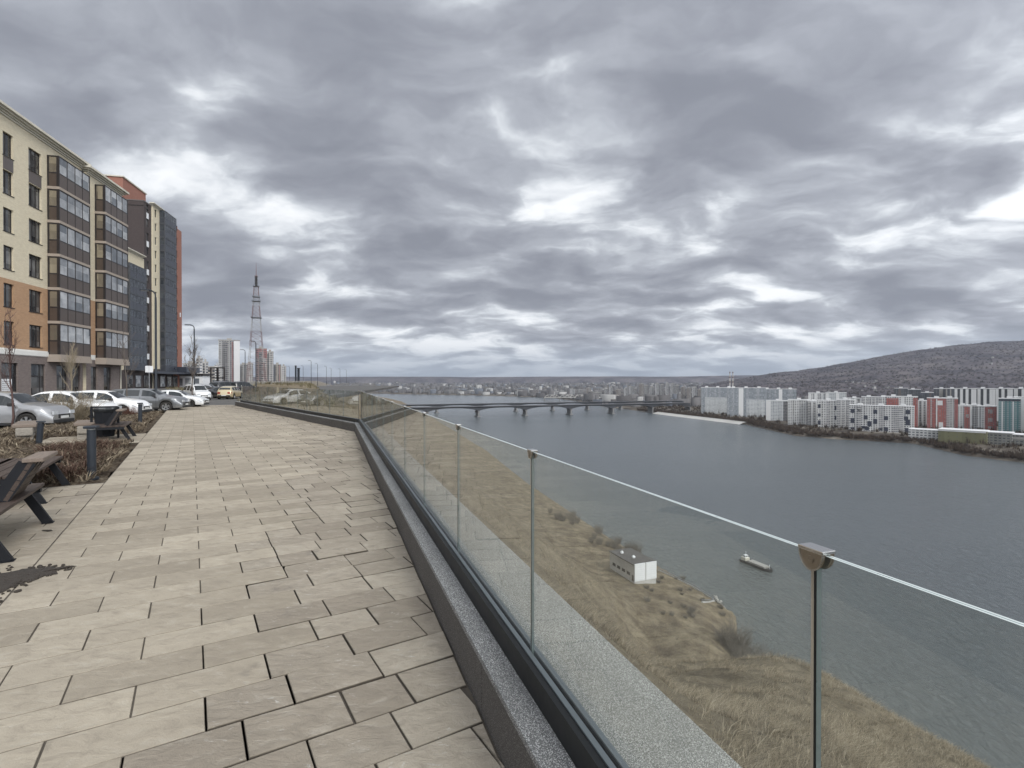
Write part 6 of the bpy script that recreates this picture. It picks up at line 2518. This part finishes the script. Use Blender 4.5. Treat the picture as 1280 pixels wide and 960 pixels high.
# ------------------------------------------------------------------ benches
def wood(name, a, b_):
    t = NT(name)
    o = t.obj()
    g = t.noise(t.map(o, (2.0, 22, 22)), 3.0, 6, 0.65, 0.5)
    n = t.noise(o, 1.7, 3)
    c = t.mix(t.mr(t.math('ADD', t.math('MULTIPLY', g, .75), t.math('MULTIPLY', n, .25)), .3, .7), a, b_)
    t.bump(g, .35, .006)
    return t.P(c, .62, 0, .35)


M['bench_wood'] = wood('weathered brown timber', (0.026, 0.018, 0.015), (0.09, 0.065, 0.052))
M['bench_edge'] = wood('worn bench edge timber', (0.13, 0.10, 0.08), (0.24, 0.195, 0.16))


def bench(pos, rz, L, label, back=None, group=None, x0=0.0, legs=(0.12, 0.88)):
    """local x along the bench, +y the backrest's leaning side (towards the walkway), seat 0.9 deep and shared"""
    e = empty('park_bench', (pos[0], pos[1], 0), rz, label, 'bench', group)
    D = .78
    n = 6
    b = MB()
    # steel frame under the slats
    b.bar((.04, -D / 2 + .03, .395), (.04, D / 2 - .03, .395), .07, .07)
    b.bar((L - .04, -D / 2 + .03, .395), (L - .04, D / 2 - .03, .395), .07, .07)
    b.bar((.08, 0, .39), (L - .08, 0, .39), .07, .06)
    b.build('seat_frame', M['black_metal'], e)
    w = D / n
    b = MB()
    for k in range(n):
        y = -D / 2 + k * w
        if k == n - 1:
            continue
        b.bbox(0, L, y + .006, y + w - .006, .432, .472, .006)
    seat = b.build('seat', M['bench_wood'], e)
    b = MB()
    b.bbox(-.01, L + .01, D / 2 - w + .006, D / 2 + .02, .385, .474, .008)
    b.build('edge_beam', M['bench_wood'], seat)
    for f in legs:
        for s in (-1, 1):
            x = L * f
            b = MB()
            b.bar((x, s * (D / 2 - .12), .40), (x + (.0), s * (D / 2 + .07), 0.0), .085, .045, up=(1, 0, 0))
            b.bar((x - .045, s * (D / 2 + .07), .004), (x + .045, s * (D / 2 + .07), .004), .1, .008)
            b.build('leg', M['black_metal'], e)
    e.scale = (1, 1, .89)
    if back:
        xa, xb, yb, lean = back
        zt = .90
        h = zt - .47
        ty = yb + lean
        b = MB()
        m = 4
        for k in range(m):
            f0, f1 = (k + .04) / m, (k + .96) / m
            pa = Vector((0, yb + (ty - yb) * f0 - .03, .48 + h * f0))
            pb = Vector((0, yb + (ty - yb) * f1 - .03, .48 + h * f1))
            b.bar(((xa), (pa.y + pb.y) / 2, (pa.z + pb.z) / 2), ((xb), (pa.y + pb.y) / 2, (pa.z + pb.z) / 2), .035, (pb - pa).length, up=(pb - pa).normalized())
        bk = b.build('backrest', M['bench_wood'], e)
        b = MB()
        b.bbox(xa - .015, xb + .015, ty - .12, ty + .045, zt - .01, zt + .035, .008)
        b.build('top_plank', M['bench_edge'], bk)
        b = MB()
        for f in (0.0, .36, .7, 1.0):
            x = xa + .02 + (xb - xa - .04) * f
            b.bar((x, yb + .035, .475), (x, ty + .02, zt - .015), .012, .12, up=(0, 1, 0))
        b.build('back_rib', M['black_metal'], bk)
        b = MB()
        d = Vector((0, ty - yb, h)).normalized()
        b.bar((xa + .01, yb - .006, .476), (xa + .01, ty - .012, zt - .012), .014, .10, up=(0, 1, 0))
        b.build('end_plate', M['black_metal'], bk)
    return e


# the bay beside the walkway: front legs seen at (10, 702) and (60, 652)
A = gnd(8, 702)
Bf = gnd(61, 652)
dirA = (Bf - A).xy.normalized()
rzA = math.atan2(dirA.y, dirA.x)
ln = (Bf - A).length
nl = Vector((-dirA.y, dirA.x))        # to the left = away from the walkway
cA = A.xy + nl * .46 - dirA * .26
bench(cA, rzA - 0, ln + .42, 'brown slatted bench with a short leaning backrest, close beside the walkway', back=(.95, 1.62, -.02, -.22), legs=(.13, .87)) if False else None


def bench_flip(cen, label, L, back):
    """walkway lies on local -y"""
    return bench(cen, rzA, L, label, back, legs=(.13, .87))


# local +y points left (away from the walkway); the backrest leans towards -y
bench_flip(cA, 'brown slatted bench with a short leaning backrest, close beside the walkway', ln + .45, (.88, 1.47, -.27, -.20))
Cc_ = gnd(83, 605)
cC = Cc_.xy + nl * .46 - dirA * 1.75
bench_flip(cC, 'low backless end bench just past the leaning backrest, by the planted bed', 1.95, None)
cD = A.xy + nl * 1.32 + dirA * 1.9
bench(cD, rzA, 2.6, 'slatted bench deeper in the paved bay, its long backrest facing the nearer bench', (.05, 2.55, .12, .22), legs=(.1, .9))
g = gnd(168, 545)
cE = g.xy + nl * .46 - dirA * 1.5
bench(cE, rzA, 1.75, 'dark bench in the farther paved bay, beside the litter bin', (.1, .9, -.02, -.2), legs=(.13, .87))

# ------------------------------------------------------------------ litter bin, bollards
g = gnd(131, 548)
e = empty('litter_bin', (g.x, g.y, 0), R(25), 'black litter bin in front of the farther bench', 'litter bin')
b = MB()
b.lathe([(0.0, .06), (.20, .06), (.22, .08), (.25, .78), (.255, .80), (.235, .80), (.21, .12), (0, .12)], 8)
b.build('body', M['black_metal'], e)
b = MB()
for s in (-1, 1):
    b.bar((s * .30, 0, 0), (s * .30, 0, .88), .05, .05)
    b.bar((s * .30, 0, .6), (s * .22, 0, .6), .04, .04)
b.bar((-.30, 0, .87), (.30, 0, .87), .05, .05)
b.build('stand', M['black_metal'], e)
b = MB()
b.lathe([(.262, .74), (.27, .80), (.255, .83), (.235, .81)], 10)
b.build('bin_bag', M['gasket'], e)


def bollard(px, py, H, label, lean=0.0, proto=None):
    g = gnd(px, py)
    if proto:
        e = copy_tree(proto)
        e.location = (g.x, g.y, 0)
        e.scale = (1, 1, H / .86)
        e.rotation_euler = (R(lean * .4), R(lean), R(40))
        e['label'] = label
        return e
    e = empty('bollard_light', (g.x, g.y, 0), R(20), label, 'bollard light', 'bollard lights along the walkway')
    b = MB()
    b.lathe([(.10, -.02), (.10, .015), (.062, .02), (.062, .80)], 20)
    b.build('post', M['dark_post'], e, smooth=40)
    b = MB()
    b.bbox(-.088, .088, -.088, .088, .82, .862, .012)
    h = b.build('lamp_head', M['dark_post'], e)
    b = MB()
    b.lathe([(.05, .795), (.05, .816)], 16)
    b.build('lens', M['lamp_glass'], h)
    return e


P1 = bollard(114, 598, .86, 'dark bollard light standing clear at the corner of the planted bed')
bollard(48, 558, .62, 'crooked bollard light with a bent head among the stone edging', 4, P1)
bollard(175, 531, .80, 'dark bollard light past the farther bench, in front of the clean white hatchback', 0, P1)
bollard(205, 513, .78, 'dark bollard light beside the front wheel of the grey estate car', 0, P1) if False else None

# ------------------------------------------------------------------ low stone edging walls of the beds
M['stone_block'] = plain('rough pale stone block', (0.27, 0.245, 0.21), 0.95, var=0.35, scale=3, bump=0.6, bscale=14, bdist=.04, dirt=((.10, .085, .07), .5))


def edging(px, py, L, H, label, rz):
    g = gnd(px, py)
    e = empty('stone_edging', (g.x, g.y, 0), rz, label, 'low wall')
    b = MB()
    r = random.Random(px)
    z = -.05
    for row in range(2):
        x = -r.uniform(0, .2)
        h = H / 2
        while x < L:
            w = r.uniform(.25, .5)
            b.bbox(x + .01, min(x + w, L + .1) - .01, -.16 + r.uniform(-.02, .02), .16, z + .005, z + h - .005, .025)
            x += w
        z += h
    b.build('blocks', M['stone_block'], e)
    b = MB()
    b.bbox(-.06, L + .06, -.24, .24, z, z + .09, .02)
    b.build('cap', M['bench_edge'], e)
    return e


edging(30, 552, 1.5, .42, 'stone edging wall with a pale cap, behind the crooked bollard', rzA + R(8))
edging(106, 549, 1.1, .42, 'stone edging wall with a pale cap, behind the litter bin', rzA + R(5))

# ------------------------------------------------------------------ saplings and bushes
def sapling(px, py, H, label, seed, mat_a, spread=.42, n1=13, trunk=.035, zb=-.02, up=.75):
    g = gnd(px, py)
    r = random.Random(seed)
    e = empty('sapling', (g.x, g.y, zb), 0, label, 'sapling')
    b = MB()
    pts, rad_ = [], []
    x = y = 0
    n = 9
    for i in range(n + 1):
        f = i / n
        pts.append(Vector((x, y, H * .93 * f)))
        rad_.append(trunk * (1 - .85 * f))
        x += r.gauss(0, .025)
        y += r.gauss(0, .025)
    b.tube(pts, rad_, 7)
    b.build('trunk', mat_a, e, smooth=True)
    b = MB()

    def shoot(p, d, ln, rad0, lvl):
        q = [p]
        m = 5
        dd = d.copy()
        for i in range(m):
            dd = (dd + Vector((r.gauss(0, .12), r.gauss(0, .12), .10))).normalized()
            q.append(q[-1] + dd * ln / m)
        b.tube(q, [rad0 * (1 - .8 * i / m) for i in range(m + 1)], 4 if lvl < 2 else 3, cap=False)
        if lvl < 3:
            for k in range((6, 5, 3)[lvl]):
                f = r.uniform(.2, .95)
                i = min(int(f * m), m - 1)
                base = q[i].lerp(q[i + 1], f * m - i)
                a = r.uniform(0, 2 * PI)
                side = Vector((math.cos(a), math.sin(a), r.uniform(.1, .9)))
                shoot(base, (dd * .8 + side * .75).normalized(), ln * r.uniform(.3, .55), max(rad0 * .5, .003), lvl + 1)
    for k in range(n1):
        f = r.uniform(.33, .97)
        i = min(int(f * n), n - 1)
        base = pts[i].lerp(pts[i + 1], f * n - i)
        a = r.uniform(0, 2 * PI)
        d = Vector((math.cos(a) * spread, math.sin(a) * spread, up)).normalized()
        shoot(base, d, H * .36 * (1.15 - f * .75), trunk * .38, 1)
    b.build('crown', mat_a, e)
    return e


M['bark_red'] = plain('reddish bark', (0.09, 0.052, 0.045), 0.9, var=0.3)
M['bark_grey'] = plain('grey brown bark', (0.115, 0.095, 0.08), 0.9, var=0.3)
M['bark_pale'] = plain('pale straw stems', (0.24, 0.20, 0.14), 0.9, var=0.3)
sapling(14, 536, 3.9, 'bare reddish sapling in front of the silver grey car', 1, M['bark_red'])
sapling(157, 515, 4.4, 'slim bare sapling in front of the clean white hatchback', 2, M['bark_grey'], n1=9)
sapling(240, 505, 4.6, 'bare sapling beside the off white sedan at the row end', 3, M['bark_grey'], trunk=.05, n1=18)
sapling(88, 523, 3.2, 'bushy bare sapling rising from the dry bush before the dirty white sedan', 4, M['bark_pale'], spread=.3, n1=22, up=1.0)


def bush(pos, rad_, h, label, seed, mat_, n=200, cat='bush', name='bush', group=None, zb=0.0):
    r = random.Random(seed)
    e = empty(name, (pos[0], pos[1], zb), 0, label, cat, group)
    b = MB()
    for i in range(n):
        a = r.uniform(0, 2 * PI)
        rr = rad_ * math.sqrt(r.random()) * .55
        p = Vector((math.cos(a) * rr, math.sin(a) * rr, 0))
        d = Vector((math.cos(a) * rr / rad_ * 1.2 + r.gauss(0, .2), math.sin(a) * rr / rad_ * 1.2 + r.gauss(0, .2), 1)).normalized()
        ln = h * r.uniform(.45, 1.05)
        w = max(.004, h * .006)
        m = p + d * ln * .55
        t_ = m + (d + Vector((r.gauss(0, .3), r.gauss(0, .3), 0))) * ln * .45
        b.tube([p, m, t_], [w, w * .8, w * .25], 3, cap=False)
        for k in range(4):
            f = r.uniform(.3, .9)
            q = p.lerp(t_, f)
            dd = Vector((r.gauss(0, .6), r.gauss(0, .6), r.uniform(.2, 1))).normalized()
            b.tube([q, q + dd * ln * r.uniform(.15, .35)], [w * .6, w * .2], 3, cap=False)
    b.build('twigs', mat_, e)
    return e


bush(gnd(85, 527).xy, .9, 1.25, 'round dry straw coloured bush in front of the dirty white sedan', 5, M['bark_pale'], 380)
bush(gnd(66, 529).xy, .55, .6, 'low pale grass-like bush at the foot of the round dry bush', 6, M['bark_pale'], 260)
M['rust_twig'] = plain('rusty brown twigs', (0.10, 0.045, 0.03), 0.95, var=0.4)
for i, (px, py, rr, hh, lb) in enumerate(((160, 521, .5, .5, 'low rusty bush under the front wheel of the clean white hatchback'), (218, 511, .45, .45, 'low rusty bush by the front wheel of the grey estate'), (241, 507, .5, .5, 'low rusty bush by the front wheel of the off white sedan'), (30, 529, .6, .7, 'low brown bush in front of the silver grey car'))):
    bush(gnd(px, py).xy, rr, hh, lb, 20 + i, M['rust_twig'], 160)

# ------------------------------------------------------------------ ground cover of the beds
def tufts(name, x, y, z, h, seed, mat, blades, lean=.5, width=.05, curl=.5, down=None):
    """sprays of narrow bent blades: arrays x, y, z, h per tuft"""
    r = np.random.default_rng(seed)
    n = len(x)
    N = n * blades
    X0, Y0, Z0, H0 = (np.repeat(a, blades) for a in (x, y, z, h))
    a = r.uniform(0, 2 * PI, N)
    off = np.sqrt(r.uniform(0, 1, N)) * H0 * .35
    bx, by = X0 + np.cos(a) * off, Y0 + np.sin(a) * off
    hh = H0 * r.uniform(.45, 1.1, N)
    ln = r.normal(lean, .22, N)
    dx, dy = np.cos(a) * ln, np.sin(a) * ln
    if down is not None:
        dx, dy = dx + np.repeat(down[0], blades), dy + np.repeat(down[1], blades)
    wv = hh * width * r.uniform(.6, 1.4, N)
    wa = r.uniform(0, 2 * PI, N)
    wx_, wy_ = np.cos(wa) * wv, np.sin(wa) * wv
    V = np.empty((N, 5, 3))
    m = .55
    V[:, 0] = np.stack([bx - wx_, by - wy_, Z0 - .02 * H0], 1)
    V[:, 1] = np.stack([bx + wx_, by + wy_, Z0 - .02 * H0], 1)
    mx, my, mz = bx + dx * hh * m * .6, by + dy * hh * m * .6, Z0 + hh * m
    V[:, 2] = np.stack([mx + wx_ * .8, my + wy_ * .8, mz], 1)
    V[:, 3] = np.stack([mx - wx_ * .8, my - wy_ * .8, mz], 1)
    V[:, 4] = np.stack([bx + dx * hh * (1 + curl), by + dy * hh * (1 + curl), Z0 + hh * (1 - .35 * curl)], 1)
    k = np.arange(N)[:, None] * 5
    f1 = k + np.array([[0, 1, 2]])
    f2 = k + np.array([[0, 2, 3]])
    f3 = k + np.array([[3, 2, 4]])
    tone = np.repeat(np.repeat(r.uniform(0, 1, n), blades) * .55 + r.uniform(0, 1, N) * .45, 5)
    return np_mesh(name, V.reshape(-1, 3), np.concatenate([f1, f2, f3]), mat, attr={'tone': tone})


def straw(name, stops):
    t = NT(name)
    tn = t.n('ShaderNodeAttribute', attribute_name='tone').outputs['Fac']
    return t.P(t.ramp(tn, stops), 0.9, 0, 0.1)


M['straw'] = straw('dry straw grass', [(0.15, (0.085, 0.068, 0.046)), (0.45, (0.185, 0.150, 0.102)), (0.65, (0.30, 0.252, 0.178)), (0.9, (0.45, 0.392, 0.29))])
M['rusty'] = straw('rusty ground cover', [(0.1, (0.035, 0.022, 0.018)), (0.5, (0.085, 0.052, 0.04)), (0.9, (0.18, 0.135, 0.10))])
M['litter'] = straw('dry leaf litter', [(0.1, (0.045, 0.034, 0.027)), (0.5, (0.13, 0.10, 0.072)), (0.9, (0.30, 0.255, 0.185))])

g_ = np.random.default_rng(77)


def bedpts(n, s0_, s1_, c0_, c1_):
    S_ = g_.uniform(s0_, s1_, n)
    C_ = g_.uniform(c1_, c0_, n)
    return PD.x * S_ + PN.x * C_, PD.y * S_ + PN.y * C_


x1, y1 = bedpts(650, 10.6, 15.5, LEFT - .35, -2.7)
k1 = fbm(x1 * 1.1, y1 * 1.1, 5) > .5
x1, y1 = x1[k1], y1[k1]
tag(tufts('ground_cover', x1, y1, np.full(len(x1), .03), g_.uniform(.12, .34, len(x1)), 1, M['rusty'], 12, .55, .03), kind='stuff')
xa, ya = bedpts(2600, 10.45, 16.5, LEFT - .12, -6.0)
xb, yb = bedpts(1900, 19.4, 31.0, LEFT - .15, -5.2)
xc, yc = bedpts(500, 16.6, 19.3, -3.5, -5.8)
x2, y2 = np.concatenate([xa, xb, xc]), np.concatenate([ya, yb, yc])
tag(tufts('leaf_litter', x2, y2, np.full(len(x2), .03), g_.uniform(.05, .17, len(x2)), 2, M['litter'], 9, .9, .10, .2), kind='stuff')
x3, y3 = np.concatenate([bedpts(420, 12.5, 16.4, -3.6, -6.0)[i] if False else v for i, v in enumerate(bedpts(420, 12.5, 16.4, -3.6, -6.0))]).reshape(2, -1)
tag(tufts('dry_grass', x3, y3, np.full(len(x3), .05), g_.uniform(.15, .4, len(x3)), 3, M['litter'], 14, .5, .03), kind='stuff')

# ------------------------------------------------------------------ dry grass of the slope, from the ledge down
n = 150000
Yg = np.exp(g_.uniform(math.log(1.1), math.log(240), n))
pxg = g_.uniform(380, 1480, n)
xg = (pxg - 640) / F * Yg
tg, cg = xg * RD.x + Yg * RD.y, xg * RN.x + Yg * RN.y
keep = (cg > 1.36) & (cg < np.interp(tg, NS_T, NS_C) - 9) & (tg > -9)
xg, Yg, tg, cg = xg[keep], Yg[keep], tg[keep], cg[keep]
pat = fbm(xg / 1.6, Yg / 1.6, 30, 3) + .35 * (fbm(xg / 6, Yg / 6, 33, 3) - .5)
kp = g_.uniform(0, 1, len(xg)) < sstep(.40, .58, pat) + .07
xg, Yg, tg, cg, pat = xg[kp], Yg[kp], tg[kp], cg[kp], pat[kp]
zg = near_z(tg, cg)
dist = np.hypot(np.hypot(xg, Yg), zg - EYE)
hg = np.clip(.065 + .0038 * dist, .065, .65) * g_.uniform(.5, 1.35, len(xg)) * (.7 + .6 * np.clip(pat, 0, 1))
low_ = sstep(84, 100, cg)
hg = hg * (1 - .35 * low_)
dn = (np.full(len(xg), RN.x * .55) + g_.normal(0, .15, len(xg)), np.full(len(xg), RN.y * .55) + g_.normal(0, .15, len(xg)))
tag(tufts('dry_grass', xg, Yg, zg, hg, 6, M['straw'], 11, .55, .022, .6, dn), kind='stuff')
# weeds on the mound behind the far kerb
tm, cm = g_.uniform(22, 150, 3200), g_.uniform(-48, 0.5, 3200)
xm, ym = RD.x * tm + RN.x * cm, RD.y * tm + RN.y * cm
lim = (xm * N2v.x + ym * N2v.y) - COR.dot(N2v)
kp = (lim > 1.2) & ((xm > -22) | (ym > 80))
xm, ym, tm, cm = xm[kp], ym[kp], tm[kp], cm[kp]
M['weeds'] = straw('dry weeds', [(0.1, (0.06, 0.052, 0.03)), (0.5, (0.15, 0.13, 0.08)), (0.9, (0.28, 0.25, 0.165))])
tag(tufts('weeds', xm, ym, near_z(tm, cm), g_.uniform(.25, .7, len(xm)), 8, M['weeds'], 9, .5, .05), kind='stuff')

# ------------------------------------------------------------------ leafless shrubs along the foot of the slope
M['shrub_grey'] = plain('grey leafless twigs', (0.135, 0.12, 0.10), 0.95, var=0.25)
rs = random.Random(8)


def shrub_proto(seed, h, rad_, n):
    return bush((0, 0), rad_, h, 'x', seed, M['shrub_grey'], n, 'shrub', 'leafless_shrub')


protos = []
LBL = {'tip': ('large grey leafless shrub rising from the shore in front of the river', 'leafless shrubs at the shore below'),
       'edge': ('leafless shrub on the shore beyond the pump house', 'leafless shrubs beyond the pump house'),
       'shelf': ('small dark leafless shrub on the shelf round the pump house', 'leafless shrubs on the shelf')}


def shrub_at(px, py, c_on, size, key):
    """stand a shrub on the slope where the view ray at (px, py) meets the ground"""
    dx, dz = (px - 640) / F, (HOR - py) / F
    best = None
    for Yv in np.geomspace(120, 420, 500):
        x, z = dx * Yv, EYE + dz * Yv
        t, c = x * RD.x + Yv * RD.y, x * RN.x + Yv * RN.y
        zg_ = float(near_z(np.array([t]), np.array([c]))[0])
        if z <= zg_ or z <= WATER_Z + .6:
            best = (x, Yv, max(zg_, WATER_Z + .1))
            break
    if best is None:
        return
    if len(protos) < 3:
        k_ = len(protos)
        o = shrub_proto(40 + k_, 4.0, 2.2, 150)
        protos.append(o)
    else:
        o = copy_tree(rs.choice(protos))
    o.location = (best[0], best[1], best[2] - .15)
    o.rotation_euler = (0, 0, rs.uniform(0, 6))
    o.scale = (size, size, size * rs.uniform(.85, 1.2))
    tag(o, LBL[key][0], 'shrub', LBL[key][1])


for i in range(22):
    t_ = rs.uniform(205, 300)
    c_ = float(np.interp(t_, NS_T, NS_C)) - rs.uniform(2, 22)
    p = tc(t_, c_)
    z = shelf_z(p.x, p.y)
    if len(protos) < 3:
        o = shrub_proto(40 + len(protos), 4.0, 2.2, 150)
        protos.append(o)
    else:
        o = copy_tree(rs.choice(protos))
    s_ = rs.uniform(.7, 1.7)
    o.location = (p.x, p.y, max(z, WATER_Z) - .2)
    o.scale = (s_ * .8, s_ * .8, s_ * 1.2)
    o.rotation_euler = (0, 0, rs.uniform(0, 6))
    tag(o, LBL['edge'][0], 'shrub', LBL['edge'][1])
for i in range(24):
    shrub_at(rs.uniform(800, 905), rs.uniform(718, 775), None, rs.uniform(.25, .6), 'shelf')
# shrubs whose feet are hidden behind the near brow
for i in range(22):
    t = rs.uniform(84, 128)
    c = float(np.interp(t, NS_T, NS_C)) - rs.uniform(2, 9)
    p = tc(t, c)
    z = shelf_z(p.x, p.y)
    o = copy_tree(rs.choice(protos))
    o.location = (p.x, p.y, max(z, WATER_Z) - .2)
    s_ = rs.uniform(1.2, 2.3)
    o.scale = (s_, s_, s_ * 1.1)
    o.rotation_euler = (0, 0, rs.uniform(0, 6))
    tag(o, LBL['tip'][0], 'shrub', LBL['tip'][1])
